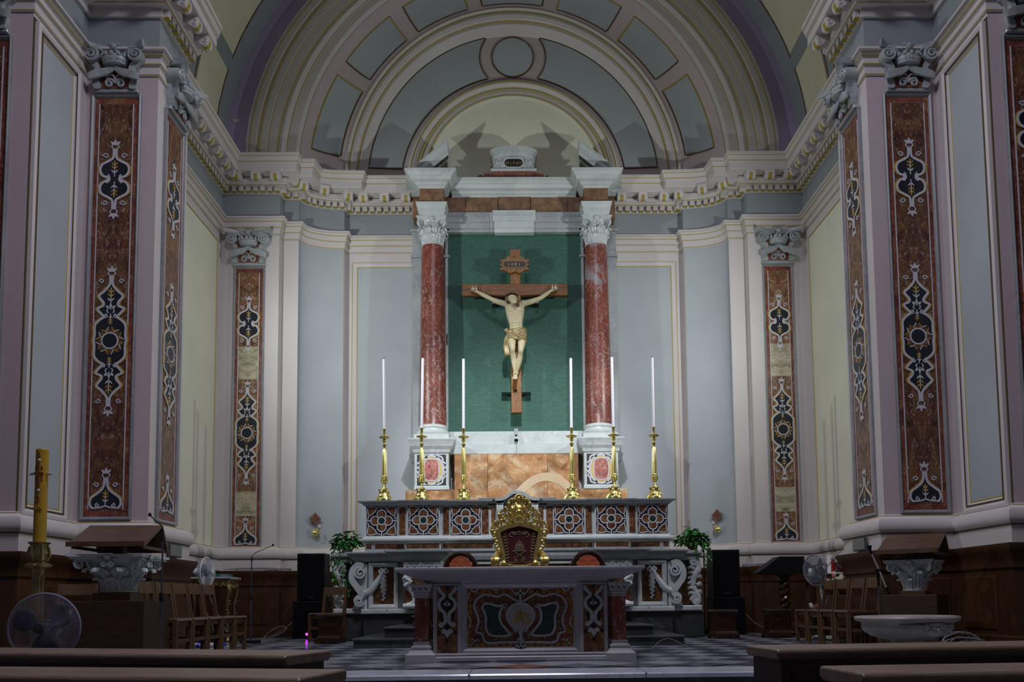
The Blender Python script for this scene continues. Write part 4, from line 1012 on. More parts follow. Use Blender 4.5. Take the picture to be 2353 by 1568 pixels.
trunk([(J(1182, 697), 0.10, 0.06), (J(1182, 703), 0.175, 0.085), (J(1183, 713), 0.185, 0.115), (J(1183.5, 724), 0.17, 0.12), (J(1184, 735), 0.15, 0.11), (J(1185.5, 748), 0.128, 0.085), (J(1186, 757), 0.135, 0.09), (J(1187, 766), 0.158, 0.105), (J(1187.5, 774), 0.15, 0.10), (J(1187.5, 780), 0.11, 0.08)])
body.ball(J(1175.5, 711.5, -0.10), 0.078, 0.032, 0.055); body.ball(J(1191.5, 711.5, -0.10), 0.078, 0.032, 0.055)
for k in range(4):
    for s in (-1, 1): limb([J(1184+s*3, 722+k*4.2, -0.105+0.006*k), J(1184+s*(10+k*0.4), 724+k*5.4, -0.075+0.004*k)], [0.012, 0.010], 6)      # chest
for k in range(3):
    for s in (-1, 1): body.ball(J(1185+s*4.0, 741+k*6.0, -0.09+0.008*k), 0.04, 0.02, 0.024)
limb([J(1163, 699, 0), J(1144, 693.5, 0.02), J(1128, 687, 0.04), J(1112, 679, 0.07), J(1098, 671.5, 0.10)], [0.062, 0.056, 0.043, 0.042, 0.026])
limb([J(1203, 698, 0), J(1222, 693, 0.02), J(1241.5, 685.5, 0.04), J(1253, 678, 0.07), J(1265.5, 668.5, 0.10)], [0.062, 0.056, 0.043, 0.042, 0.026])
body.ball(J(1165, 699.5), 0.075, 0.07, 0.07); body.ball(J(1201, 698.5), 0.075, 0.07, 0.07)
# neck and head, bowed forward and to one side
limb([J(1182, 702, -0.02), J(1180, 694, -0.07)], [0.062, 0.058])
hc = J(1177, 685, -0.13)
body.ball(hc, 0.082, 0.105, 0.10, 14, 10); body.ball(hc+Vector((0.03, -0.045, -0.075)), 0.06, 0.07, 0.075, 12, 8); body.ball(hc+Vector((0.052, -0.075, -0.125)), 0.036, 0.034, 0.034)
limb([hc+Vector((0.018, -0.105, -0.01)), hc+Vector((0.034, -0.128, -0.065))], [0.012, 0.017]); body.ball(hc+Vector((0.045, -0.105, -0.098)), 0.026, 0.016, 0.009)
for s in (-1, 1):
    body.ball(hc+Vector((0.015+s*0.036, -0.098, -0.012)), 0.02, 0.012, 0.008); body.ball(hc+Vector((0.012+s*0.082, 0.0, -0.02)), 0.012, 0.022, 0.032)
# legs, right foot crossed over the left
limb([J(1177.5, 772, -0.01), J(1176.5, 786, -0.07), J(1177.5, 801, -0.15), J(1178, 811, -0.11), J(1180, 826, -0.05), J(1183, 853, -0.04)], [0.088, 0.078, 0.055, 0.048, 0.055, 0.031])
limb([J(1197.5, 772, -0.01), J(1198.5, 788, -0.06), J(1196.8, 804, -0.12), J(1195.8, 814, -0.08), J(1193.5, 829, -0.02), J(1187.5, 853, 0.02)], [0.088, 0.078, 0.055, 0.048, 0.055, 0.031])
for (ax, ay, ad), (tx, ty, td) in (((1183.5, 853, -0.03), (1184.5, 868, -0.13)), ((1187, 853, 0.02), (1182, 868, -0.06))):
    a, b = J(ax, ay, ad), J(tx, ty, td); limb([a+Vector((0, 0.03, -0.02)), (a+b)/2, b], [0.042, 0.044, 0.036], flat=0.8)
    for k in range(5):
        p = b+Vector((-0.034+0.017*k, 0, 0)); limb([p, p+Vector((0.0, -0.02, -0.035+0.004*abs(k-1)))], [0.012, 0.009], 6)
# hands: palm, four unequal bent fingers and a thumb from the side
for s, w, pm in ((-1, J(1098, 671.5, 0.10), J(1090.5, 667, 0.085)), (1, J(1265.5, 668.5, 0.10), J(1273, 664.5, 0.085))):
    d = (pm-w).normalized(); up = Vector((0, 0, 1)); e = (up-d*up.dot(d)).normalized()
    limb([w, (w+pm)/2, pm], [0.024, 0.033, 0.034], 8, 0.7)
    for k, (L, o_) in enumerate(((0.062, 0.03), (0.074, 0.01), (0.070, -0.01), (0.054, -0.028))):
        b0 = pm+e*o_+d*0.02; b1 = b0+d*L*0.55+Vector((0, -0.012, 0))+e*o_*0.5; b2 = b1+d*L*0.25+Vector((0, -0.04, 0))+e*o_*0.3
        limb([b0, b1, b2], [0.0115, 0.0105, 0.008], 6)
    t0 = w*0.4+pm*0.6+e*0.03; limb([t0, t0+e*0.035+d*0.02+Vector((0, -0.015, 0)), t0+e*0.05+d*0.05+Vector((0, -0.03, 0))], [0.014, 0.012, 0.009], 6)
corpus = cp(body.obj('carved_figure', M['ivory'], cx_, sm=180))
r_ = corpus.modifiers.new('fuse', 'REMESH'); r_.mode = 'VOXEL'; r_.voxel_size = 0.0085; r_.use_smooth_shade = True
s_ = corpus.modifiers.new('smooth', 'SMOOTH'); s_.iterations = 3; s_.factor = 0.5
def fused(mb, name, mat, parent, vox=0.01, it=2):
    o = mb.obj(name, mat, parent, sm=180); r = o.modifiers.new('fuse', 'REMESH'); r.mode = 'VOXEL'; r.voxel_size = vox; r.use_smooth_shade = True
    s = o.modifiers.new('smooth', 'SMOOTH'); s.iterations = it; s.factor = 0.5; return o
h = MB(); h.ball(hc+Vector((-0.005, 0.02, 0.025)), 0.092, 0.105, 0.095, 12, 8)
for k in range(9):
    a = -0.3+k*0.45; x0 = hc+Vector((0.085*math.cos(a), 0.02+0.06*math.sin(a), 0.03))
    ln = 0.20 if math.cos(a) > 0 else 0.12
    h.tube(smooth([tuple(x0), tuple(x0+Vector((0.03*math.cos(a), 0.01, -ln*0.4))), tuple(x0+Vector((0.02*math.cos(a)+0.01, -0.02, -ln)))], 4), [0.034]*4+[0.03]*4+[0.012], 7)
fused(h, 'hair', M['hair'], corpus, 0.011)
bd = MB(); bd.ball(hc+Vector((0.054, -0.078, -0.14)), 0.032, 0.03, 0.04); bd.ball(hc+Vector((0.056, -0.085, -0.175)), 0.016, 0.016, 0.03)
for s in (-1, 1): bd.ball(hc+Vector((0.045+s*0.04, -0.05, -0.10)), 0.018, 0.03, 0.045)
fused(bd, 'beard', M['hair'], corpus, 0.010)
th_ = MB()
for k in range(3): th_.tube([(hc.x-0.005+0.104*math.cos(t+k), hc.y+0.015+0.115*math.sin(t+k), hc.z+0.045+0.012*math.sin(4*t+2*k)) for t in [i*2*PI/24 for i in range(25)]], 0.009, 5)
th_.obj('thorn_crown', M['mahogany'], corpus)
lc = MB()
for k in range(8):       # wrapped folds slanting across the hips
    t = k/7; o1 = 0.155-0.02*t
    lc.tube([(J(1187, 0+761+t*22).x+0.178*math.cos(a), YF+0.125*math.sin(a), J(1187, 761+t*22).z+0.05*math.cos(a)*(0.5-t)) for a in [i*2*PI/20 for i in range(21)]], 0.026+0.006*(k % 2), 6)
for k in range(5):       # bunched fall at the left hip
    x = 1160+k*2.6; lc.tube(smooth([tuple(J(1170, 766, -0.02)), tuple(J(x+3, 776, -0.05)), tuple(J(x, 795, -0.02)), tuple(J(x+1.5+k, 812+3*(k % 2), -0.03)), tuple(J(x+2, 822-2*k, -0.01))], 4), [0.03]*6+[0.034]*8+[0.014]*3, 6)
lc.ball(J(1163.5, 759.5, -0.02), 0.05, 0.05, 0.045); lc.tube([tuple(J(1178, 764, -0.13)), tuple(J(1192, 772, -0.15)), tuple(J(1205, 778, -0.1)), tuple(J(1208, 770, -0.05))], [0.03, 0.035, 0.03, 0.03], 6)
fused(lc, 'loincloth', M['giltcloth'], corpus, 0.011, 1)
n_ = MB()
for p in (J(1090.5, 667, 0.04), J(1273, 664.5, 0.04), J(1184, 860, -0.12)): n_.ball(p, 0.014, 0.02, 0.014)
n_.obj('nail_heads', M['black'], corpus)

# ------------------------------------------------------------ the high altar with its candle shelf
YA = 13.3
alt = thing('high_altar', 'long white marble high altar with six inlaid quatrefoil panels', 'altar', (0, YA, 0))
def ap(o): o.location = (o.location.x, o.location.y-YA, o.location.z); return o
def abox(name, x0, x1, y0, y1, z0, z1, mat, c=0.008, both=False):
    for s in ((1, -1) if both else (1,)):
        a, b = (x0, x1) if s > 0 else (-x1, -x0)
        o = ap(MB().cbox(a, b, y0, y1, z0, z1, c).obj(name, mat, alt, sm=0))
    return o
def aprof(name, x0, x1, prof, mat, both=False, yb=14.3):   # moulding running in x, closed at the back, mitred ends
    for s in ((1, -1) if both else (1,)):
        a, b = (x0, x1) if s > 0 else (-x1, -x0)
        y0 = max(p[0] for p in prof)
        vs = []
        for y, z in prof: e = y0-y; vs += [(a-e, y, z), (b+e, y, z)]
        k = len(prof); fs = [(2*i, 2*i+1, 2*i+3, 2*i+2) for i in range(k-1)]
        zt = prof[-1][1]; zb = prof[0][1]
        et = y0-prof[-1][0]; eb = y0-prof[0][0]
        vs += [(a-et, yb, zt), (b+et, yb, zt), (a-eb, yb, zb), (b+eb, yb, zb)]
        fs += [(2*k-2, 2*k-1, 2*k+1, 2*k), (0, 1, 2*k+3, 2*k+2), tuple(2*i for i in range(k))+(2*k, 2*k+2), tuple(2*i+1 for i in range(k))+(2*k+1, 2*k+3), (2*k, 2*k+1, 2*k+3, 2*k+2)]
        ap(MB().add(vs, fs).obj(name, mat, alt, sm=0))
# dark plinth blocks and pale base course
for a, b in ((-2.5, -1.3), (-1.295, 0), (0.005, 1.3), (1.305, 2.5)): abox('plinth_block', a, b, 13.2, 14.3, 0.0, 0.425, M['dark_marble'], 0.01)
abox('plinth_block', 2.505, 3.06, 13.42, 14.4, 0.0, 0.425, M['dark_marble'], 0.01, True)
for a, b in ((0.003, 0.85), (0.855, 1.55), (1.555, 2.1), (2.105, 2.52)): abox('base_course', a, b, 13.12, 14.3, 0.428, 0.51, WM, 0.015, True)
abox('base_course', 2.525, 3.02, 13.36, 14.35, 0.428, 0.52, WM, 0.02, True)
# lower body: framed fields with garlands
abox('body_block', 0.0, 2.43, 13.42, 14.3, 0.51, 1.27, GM, 0.004, True)
for s in (-1, 1):
    x = s*2.20
    mb = MB(); mb.box(x-0.17, x+0.17, 13.405, 13.43, 0.57, 1.20); fld = ap(mb.obj('garland_field', M['brown_jasper'], alt, sm=0))
    mb = MB(); vs, fs = frame(x-0.24, x+0.24, 0.515, 1.265, [(0, -13.38), (0, -13.32), (0.03, -13.31), (0.05, -13.33), (0.07, -13.345), (0.075, -13.41)]); mb.add(vs, fs); mb.obj('field_frame', WM, fld, sm=0)
    g = MB()
    inx = x+s*0.0
    for sx in (-1, 1): g.ribbon(spiral(inx+sx*0.05, 1.13, 0.045, 0.012, 90, sx*1.1, 14), 0.03, 13.36, 13.41)
    for k in range(14):         # pendant of fruit and leaves
        z = 1.10-k*0.034; r = 0.024+0.028*math.sin(min(1, k/11)*PI)
        g.ball((inx-s*0.0+0.012*(-1)**k, 13.375, z), r, r, r*0.9, 7, 5)
    for k in range(18):         # swag to the outer console
        t = k/17; px = inx+s*(0.02+0.36*t); pz = 1.10-0.36*math.sin(t*PI*0.62)+0.03*t; r = 0.032+0.032*math.sin(t*PI)
        g.ball((px, 13.345-0.04*t, pz), r, r, r*0.85, 7, 5)
    stuff(g.obj('garland', WM, fld))
    c = MB()                      # outer S-scroll console
    xo = s*2.56
    P = smooth([(xo+s*0.0, 0.60), (xo+s*0.06, 0.66), (xo-s*0.02, 0.74), (xo+s*0.05, 0.86), (xo+s*0.13, 0.98), (xo+s*0.13, 1.12), (xo+s*0.05, 1.22), (xo-s*0.05, 1.20)], 5)
    c.ribbon(P, 0.10, 13.26, 13.45)
    c.ribbon(spiral(xo+s*0.0, 1.10, 0.10, 0.015, 60 if s > 0 else 120, -s*1.7, 30), 0.035, 13.24, 13.45); c.ribbon(spiral(xo+s*0.02, 0.63, 0.075, 0.012, 200 if s > 0 else -20, s*1.6, 24), 0.03, 13.24, 13.45)
    c.prism([(xo-s*0.10, 0.51), (xo+s*0.14, 0.51), (xo+s*0.10, 0.62), (xo+s*0.02, 0.9), (xo+s*0.12, 1.0), (xo+s*0.12, 1.2), (xo-s*0.10, 1.25)], 13.34, 13.5)
    ap(c.obj('scroll_console', WM, alt, sm=0))
    # set-back wing with carved edge
    w = MB(); w.box(min(s*2.45, s*2.98), max(s*2.45, s*2.98), 13.6, 14.25, 0.52, 1.36); wing = ap(w.obj('wing_block', M['brown_jasper'], alt, sm=0))
    w = MB()
    xw = s*2.96
    w.tube(smooth([(xw-s*0.03, 13.56, 0.54), (xw+s*0.04, 13.54, 0.62), (xw, 13.55, 0.74), (xw-s*0.05, 13.56, 0.88), (xw-s*0.01, 13.55, 1.02), (xw+s*0.05, 13.54, 1.14), (xw+s*0.01, 13.55, 1.25)], 4), [0.07]*4+[0.05]*4+[0.045]*4+[0.055]*4+[0.06]*4+[0.05]*4+[0.06], 8)
    w.tube([(x, 13.53, z) for x, z in spiral(xw-s*0.02, 1.24, 0.08, 0.015, 0, s*1.5, 18)], 0.028, 6); w.tube([(x, 13.53, z) for x, z in spiral(xw-s*0.02, 0.60, 0.075, 0.015, 180, -s*1.5, 18)], 0.026, 6)
    for k in range(6): w.tube(smooth([(xw-s*0.02, 13.53, 0.70+k*0.085), (xw-s*0.09, 13.53, 0.73+k*0.085), (xw-s*0.13, 13.55, 0.70+k*0.085)], 3), [0.03]*3+[0.024]*3+[0.008], 6, flat=0.7)
    for k in range(4): w.tube(smooth([(xw+s*0.02, 13.54, 0.72+k*0.13), (xw+s*0.08, 13.55, 0.76+k*0.13), (xw+s*0.09, 13.56, 0.70+k*0.13)], 3), [0.03]*3+[0.022]*3+[0.008], 6, flat=0.7)
    stuff(w.obj('wing_carving', WM, wing))
    w = MB(); w.cbox(min(s*2.66, s*3.06), max(s*2.66, s*3.06), 13.45, 14.25, 1.36, 1.43, 0.02); w.cbox(min(s*2.68, s*3.02), max(s*2.68, s*3.02), 13.5, 14.25, 1.27, 1.36, 0.02); w.obj('wing_slab', GM, wing, sm=0)
    # projecting pier under the altar table with carved scroll frieze and volute leg
    x0, x1 = sorted((s*1.24, s*1.80))
    pr = ap(MB().cbox(x0, x1, 13.0, 13.42, 0.51, 1.27, 0.01).obj('pier', M['brown_jasper'], alt, sm=0))
    sc = MB(); sc.cbox(x0-0.03, x1+0.03, 12.96, 13.4, 1.05, 1.27, 0.02)
    for k in range(5):
        sc.ribbon(spiral(x0+0.05+k*0.115, 1.18-0.02*(k % 2), 0.055, 0.012, 90+180*(k % 2), 1.3*(-1)**k, 16), 0.026, 12.93, 12.97)
    sc.ball(((x0+x1)/2, 12.95, 1.14), 0.06, 0.03, 0.035); sc.obj('scroll_frieze', WM, pr, sm=0)
    lg = MB(); xm = s*1.68
    lg.tube(smooth([(xm, 12.92, 1.05), (xm+s*0.10, 12.90, 0.98), (xm+s*0.06, 12.93, 0.86), (xm-s*0.02, 12.95, 0.74), (xm-s*0.02, 12.95, 0.62), (xm+s*0.08, 12.92, 0.56)], 4), [0.055]*5+[0.04]*8+[0.034]*6+[0.04]*2, 8, flat=0.8)
    for k in range(7): lg.ball((xm+s*(0.06+0.04*math.cos(k)), 12.88, 1.0-0.02*k), 0.035)
    lg.tube([(xm-s*0.08, 12.93, 0.55), (xm+s*0.14, 12.93, 0.55)], 0.045, 8); lg.obj('volute_leg', WM, pr)
# green and white bands in the middle recess, mostly hidden behind the free-standing table
abox('inner_panel', -1.40, 1.40, 13.38, 13.43, 0.55, 1.05, M['green_stone'], 0.004)
for z in (1.06, 1.22): abox('inner_band', -1.40, 1.40, 13.34, 13.43, z, z+0.035, WM)
abox('inner_panel', -1.40, 1.40, 13.37, 13.43, 1.10, 1.215, M['brown_jasper'], 0.004)
# altar shelf mouldings
SH = [(13.36, 1.27), (13.33, 1.28), (13.30, 1.31), (13.24, 1.34), (13.23, 1.39), (13.18, 1.41), (13.18, 1.435)]
aprof('shelf', 1.94, 2.62, SH, GM, True)
aprof('shelf', 1.23, 1.935, [(y-0.38, z) for y, z in SH], GM, True)
aprof('shelf', -1.20, 1.20, [(13.36, 1.30), (13.33, 1.36), (13.33, 1.43), (13.33, 1.435)], WM)
# lower brown band
def band(x0, x1, yf):
    abox('band_block', x0, x1, yf, 14.3, 1.435, 1.60, WM, 0.006, True)
    abox('band_inlay', x0+0.025, x1-0.025, yf-0.006, yf+0.01, 1.487, 1.565, M['brown_jasper'], 0.002, True)
for x0, x1, yf in ((2.36, 2.50, 13.3), (1.84, 2.355, 13.3), (1.25, 1.835, 13.24), (0.38, 1.245, 13.3)): band(x0, x1, yf)
abox('band_block', -0.38, 0.38, 13.26, 14.3, 1.435, 1.60, WM)
LG = [(13.32, 1.60), (13.27, 1.605), (13.24, 1.62), (13.24, 1.645), (13.30, 1.66), (13.34, 1.70)]
aprof('ledge', 1.88, 2.49, LG, WM, True); aprof('ledge', 1.24, 1.875, [(y-0.06, z) for y, z in LG], WM, True); aprof('ledge', -1.235, 1.235, LG, WM)
# upper tier: six quatrefoil panels between brown uprights
abox('tier_block', -2.49, 2.49, 13.36, 14.3, 1.70, 2.20, WM, 0.004)
abox('panel_block', 1.80-0.53, 1.80+0.01, 13.31, 13.4, 1.70, 2.20, WM, 0.006, True)
for x0, x1 in ((1.845, 1.945), (1.125, 1.225), (0.475, 0.585), (0.335, 0.43)): abox('upright_inlay', x0, x1, 13.353, 13.37, 1.72, 2.17, M['red_jasper'], 0.002, True)
def quatrefoil(x, y):
    root = MB(); root.box(-0.245, 0.245, -0.006, 0.002, -0.24, 0.24); g = root.obj('quatrefoil_panel', M['navy'], alt, (x, y-YA, 1.953), sm=0)
    Y1 = -0.012
    w = MB()
    for sx, sz in ((1, 0), (-1, 0), (0, 1), (0, -1)):
        a = math.degrees(math.atan2(sz, sx)); w.ribbon(arc(sx*0.105, sz*0.105, 0.073, a-130, a+130, 18), 0.018, Y1, -0.005)
        t = 0.195
        w.ribbon([(sx*0.185-sz*0.0, sz*0.185), (sx*0.245, sz*0.245)], 0.02, Y1, -0.005)
    w.ribbon(arc(0, 0, 0.063, 0, 360, 20)[:-1], 0.022, Y1, -0.005, closed=True)
    cor = [(0.225, 0.225), (0.225, 0.13), (0.205, 0.07), (0.175, 0.10), (0.15, 0.105), (0.135, 0.135), (0.105, 0.15), (0.10, 0.175), (0.07, 0.205), (0.13, 0.225)]
    for sx in (-1, 1):
        for sz in (-1, 1):
            w.ribbon(smooth([(sx*p, sz*q_) for p, q_ in cor], 2, True), 0.016, Y1, -0.005, closed=True)
            w.ribbon([(sx*0.225, sz*0.07), (sx*0.215, sz*0.035), (sx*0.238, sz*0.03)], 0.016, Y1, -0.005); w.ribbon([(sx*0.07, sz*0.225), (sx*0.035, sz*0.215), (sx*0.03, sz*0.238)], 0.016, Y1, -0.005)
    w.obj('tracery', M['inlay_white'], g, sm=0)
    p = MB(); p.prism(arc(0.105, 0, 0.064, 0, 360, 18)[:-1], -0.009, -0.004); po = p.obj('petal', M['red_jasper'], g, sm=0)
    for k in (1, 2, 3): inst(po, g, rot=(0, k*PI/2, 0))
    cm = MB(); cm.prism(smooth(cor, 2, True), -0.009, -0.004); co = cm.obj('corner_inlay', M['red_jasper'], g, sm=0)
    for k in (1, 2, 3): inst(co, g, rot=(0, k*PI/2, 0))
    d = MB(); d.lathe([(0.053, 0.004), (0.053, 0.012), (0.0, 0.014)], 20, axis='y'); d.obj('green_disc', M['green_stone'], g)
    return g
qf = quatrefoil(-2.23, 13.352)
for x, y in ((-1.54, 13.302), (-0.85, 13.352), (0.85, 13.352), (1.54, 13.302), (2.23, 13.352)):
    c = inst(qf, alt, (x, y-YA, 1.953))
    for ch in list(qf.children): inst(ch, c)
TC = [(13.36, 2.19), (13.33, 2.20), (13.30, 2.23), (13.25, 2.245), (13.24, 2.265), (13.24, 2.275)]
aprof('top_moulding', 1.83, 2.49, TC, GM, True); aprof('top_moulding', 1.26, 1.825, [(y-0.05, z) for y, z in TC], GM, True); aprof('top_moulding', 0.53, 1.255, TC, GM, True)
aprof('top_moulding', 0.34, 0.525, [(y, z+0.03) for y, z in TC], GM, True)
# arched middle with two consoles and a little bronze door behind the throne
ab_ = MB(); P = smooth([(-0.36, 2.27), (-0.25, 2.275), (-0.17, 2.31), (-0.09, 2.37), (0, 2.385), (0.09, 2.37), (0.17, 2.31), (0.25, 2.275), (0.36, 2.27)], 3)
ab_.ribbon(P, 0.05, 13.16, 13.6); ab_.ribbon([(x, z-0.035) for x, z in P], 0.04, 13.2, 13.6); ab_.prism(P+[(0.36, 1.7), (-0.36, 1.7)], 13.30, 13.7); ap(ab_.obj('arched_middle', GM, alt, sm=0))
abox('tabernacle_door', -0.15, 0.15, 13.28, 13.31, 1.72, 2.15, M['bronze'])
for s in (-1, 1):
    c = MB(); x = s*0.285
    for k in range(3): c.tube(smooth([(x-0.035+0.035*k, 13.24, 2.22), (x-0.035+0.035*k, 13.22, 2.10), (x-0.03+0.03*k, 13.26, 1.95), (x-0.03+0.03*k, 13.27, 1.74)], 4), 0.022, 6)
    c.box(x-0.06, x+0.06, 13.2, 13.32, 2.2, 2.25); ap(c.obj('console', WM, alt, sm=30))
# three dark steps in front of the altar
for k, (hw, yf, z0, z1) in enumerate(((2.22, 11.0, 0.0, 0.13), (1.86, 11.36, 0.13, 0.27), (1.52, 11.72, 0.27, 0.42))):
    t = MB(); t.cbox(-hw, hw, yf, 13.2, z0, z1-0.03, 0.004); so = struct(t.obj('trim_%d' % (15+k), M['dark_marble'], sm=0))
    n = 3
    for j in range(n): MB().cbox(-hw-0.02+j*(2*hw+0.04)/n+0.002, -hw-0.02+(j+1)*(2*hw+0.04)/n-0.002, yf-0.03, 13.19, z1-0.03, z1, 0.01).obj('step_slab', M['dark_marble'], so, sm=0)
# speaker grille resting on the back of the altar shelf
t = thing('grille_box', 'dark ribbed box standing behind the altar top, above the throne', 'loudspeaker', (0.06, 13.85, 2.275))
MB().cbox(-0.15, 0.15, 0, 0.12, 0, 0.13, 0.01).obj('case', M['steel'], t, sm=0)
g = MB()
for k in range(16): g.box(-0.14+k*0.0185, -0.132+k*0.0185, -0.008, 0.0, 0.01, 0.12)
g.obj('ribs', M['grille'], t, sm=0)
# six brass candlesticks with tall candles
def candlestick():
    t = thing('altar_candlestick', 'x', 'candlestick', (0, 0, 0), 0, 'tall brass altar candlesticks')
    b = MB(); b.lathe([(0.085, 0.02), (0.10, 0.03), (0.105, 0.05), (0.085, 0.09), (0.062, 0.13), (0.055, 0.17), (0.065, 0.195), (0.05, 0.22), (0.03, 0.225)], 3*4)
    for k in range(3):
        a = -PI/2+k*2*PI/3+0.5236
        b.tube(smooth([(0.125*math.cos(a), 0.125*math.sin(a), 0.02), (0.11*math.cos(a), 0.11*math.sin(a), 0.06), (0.075*math.cos(a), 0.075*math.sin(a), 0.11), (0.07*math.cos(a), 0.07*math.sin(a), 0.18), (0.085*math.cos(a), 0.085*math.sin(a), 0.205)], 3), [0.03, 0.028, 0.026, 0.022, 0.02, 0.018, 0.016, 0.016, 0.016, 0.018, 0.02, 0.02, 0.02], 7)
        b.ball((0.12*math.cos(a), 0.12*math.sin(a), 0.024), 0.024); a += PI/3
        b.ball((0.075*math.cos(a), 0.075*math.sin(a), 0.08), 0.04, 0.04, 0.05); b.ball((0.06*math.cos(a), 0.06*math.sin(a), 0.16), 0.026, 0.026, 0.03)
        b.ball((0.09*math.cos(a), 0.09*math.sin(a), 0.03), 0.03, 0.03, 0.028)
    b.obj('foot', M['brass'], t)
    m = MB(); m.lathe([(0.03, 0.22), (0.018, 0.245), (0.028, 0.262), (0.018, 0.28), (0.03, 0.30), (0.047, 0.32), (0.043, 0.37), (0.036, 0.40), (0.047, 0.42), (0.044, 0.43)], 14)
    for k in range(8): a = k*PI/4; m.tube([(0.03*math.cos(a), 0.03*math.sin(a), 0.31), (0.05*math.cos(a), 0.05*math.sin(a), 0.345), (0.045*math.cos(a), 0.045*math.sin(a), 0.40)], 0.009, 5)
    m.obj('knop', M['brass'], t)
    s = MB(); n = 24; vs = []; zs = [(0.041, 0.43), (0.037, 0.62), (0.031, 0.86), (0.026, 0.872)]
    for r, z in zs:
        for i in range(n): rr = r*(1+(0.05 if i % 2 else -0.05)); vs.append((rr*math.cos(2*PI*i/n), rr*math.sin(2*PI*i/n), z))
    s.add(vs, [(j*n+i, j*n+(i+1) % n, (j+1)*n+(i+1) % n, (j+1)*n+i) for j in range(3) for i in range(n)]); s.obj('fluted_stem', M['brass'], t, sm=20)
    u = MB(); u.lathe([(0.026, 0.865), (0.02, 0.88), (0.018, 0.91), (0.032, 0.935), (0.034, 0.95), (0.018, 0.97), (0.018, 0.99), (0.035, 1.01), (0.036, 1.03), (0.02, 1.05), (0.03, 1.06)], 16); u.obj('upper_knops', M['brass'], t)
    d = MB(); d.lathe([(0.03, 1.055), (0.07, 1.06), (0.092, 1.075), (0.094, 1.08), (0.07, 1.075), (0.02, 1.085)], 20); d.obj('drip_pan', M['brass'], t)
    k = MB(); k.lathe([(0.028, 1.08), (0.03, 1.10), (0.024, 1.105), (0.024, 1.20), (0.03, 1.21), (0.03, 1.22), (0.022, 1.22)], 16); k.obj('socket', M['brass'], t)
    return t
def candle():
    t = thing('candle', 'x', 'candle', (0, 0, 0), 0, 'white candles on the altar candlesticks')
    MB().lathe([(0.0235, 0), (0.0225, 1.18), (0.018, 1.185), (0.008, 1.18)], 14).obj('wax', M['wax'], t)
    MB().tube([(0, 0, 1.18), (0.002, 0, 1.205), (0.006, 0, 1.22)], 0.004, 5).obj('wick', M['black'], t)
    return t
cs0 = candlestick(); cd0 = candle()
pl = ['leftmost, before the left blue panel', 'second from the left, before the left inlaid pedestal', 'third from the left, left of the gilt throne', 'fourth from the left, right of the gilt throne', 'fifth from the left, before the right inlaid pedestal', 'rightmost, before the right blue panel']
for k, (x, dz) in enumerate(((-2.20, 0.0), (-1.575, -0.012), (-0.885, 0.0), (0.915, 0.02), (1.61, 0.02), (2.29, 0.02))):
    zc = 2.275-(0.0)
    c = cs0 if k == 0 else dup(cs0, (0, 0, 0)); c.location = (x, 13.42-(0.05 if k in (1, 4) else 0), zc); c['label'] = 'brass altar candlestick, '+pl[k]
    w = cd0 if k == 0 else dup(cd0, (0, 0, 0)); w.location = (x, 13.42-(0.05 if k in (1, 4) else 0), zc+1.2195); w['label'] = 'tall white candle, '+pl[k]; w.rotation_euler = (0, R_((-0.6, 0.9, 0.2, 0.3, -0.2, 0.1)[k]), 0)
# ------------------------------------------------------------ the free-standing altar table
MM = M['mensa_marble']
tb2 = thing('altar_table', 'free-standing marble altar table with red corner columns and inlaid front', 'altar table', (0, 8.6, 0))
def tp2(o): o.location = (o.location.x, o.location.y-8.6, o.location.z); return o
vs = []; pr = [(0.97, 0.80), (0.98, 0.815), (1.03, 0.835), (1.12, 0.87), (1.21, 0.905), (1.25, 0.925), (1.26, 0.935), (1.26, 0.955), (1.255, 0.96)]
for hw, z in pr:
    d = 8.20+(1.26-hw)*0.9; e = 9.30-(1.26-hw)*0.9; vs += [(-hw, d, z), (hw, d, z), (hw, e, z), (-hw, e, z)]
fs = [(3, 2, 1, 0)]+[(4*j+i, 4*j+(i+1) % 4, 4*j+4+(i+1) % 4, 4*j+4+i) for j in range(len(pr)-1) for i in range(4)]+[tuple(4*(len(pr)-1)+i for i in range(4))]
tp2(MB().add(vs, fs).obj('tabletop', MM, tb2, sm=30))
mb = MB(); mb.cbox(-1.05, 1.05, 8.36, 9.1, 0.0, 0.055, 0.01); mb.cbox(-1.0, 1.0, 8.40, 9.08, 0.055, 0.085, 0.01); tp2(mb.obj('plinth', MM, tb2, sm=0))
tp2(MB().box(-0.90, 0.90, 8.50, 9.0, 0.085, 0.80).obj('core', GM, tb2, sm=0))
for sx in (-1, 1):
    for yy in (8.50, 9.02):
        x = sx*1.02
        mb = MB(); mb.sq([(0.155, 0), (0.155, 0.075), (0.145, 0.085)], (x, yy)); mb.sq([(0.14, 0.085), (0.105, 0.12), (0.10, 0.13), (0.105, 0.135), (0.105, 0.15), (0.085, 0.17), (0.08, 0.185), (0.085, 0.19), (0.085, 0.20), (0.066, 0.205)], (x, yy)); tp2(mb.obj('column_base', MM, tb2, sm=0))
        mb = MB(); mb.sq([(0.067, 0.205), (0.067, 0.655)], (x, yy)); tp2(mb.obj('column_shaft', M['red_column'], tb2, sm=0))
        mb = MB(); mb.sq([(0.068, 0.655), (0.08, 0.66), (0.08, 0.675), (0.072, 0.68), (0.085, 0.70), (0.078, 0.71), (0.098, 0.72), (0.105, 0.765), (0.115, 0.78), (0.115, 0.80)], (x, yy))
        if yy < 9:
            for k in range(3): mb.ribbon([(x-0.09+k*0.06+0.03*math.sin(t), 0.745+0.012*math.cos(2*t)) for t in [i*0.4 for i in range(8)]], 0.008, yy-0.112, yy-0.10)
        tp2(mb.obj('column_capital', MM, tb2, sm=0))
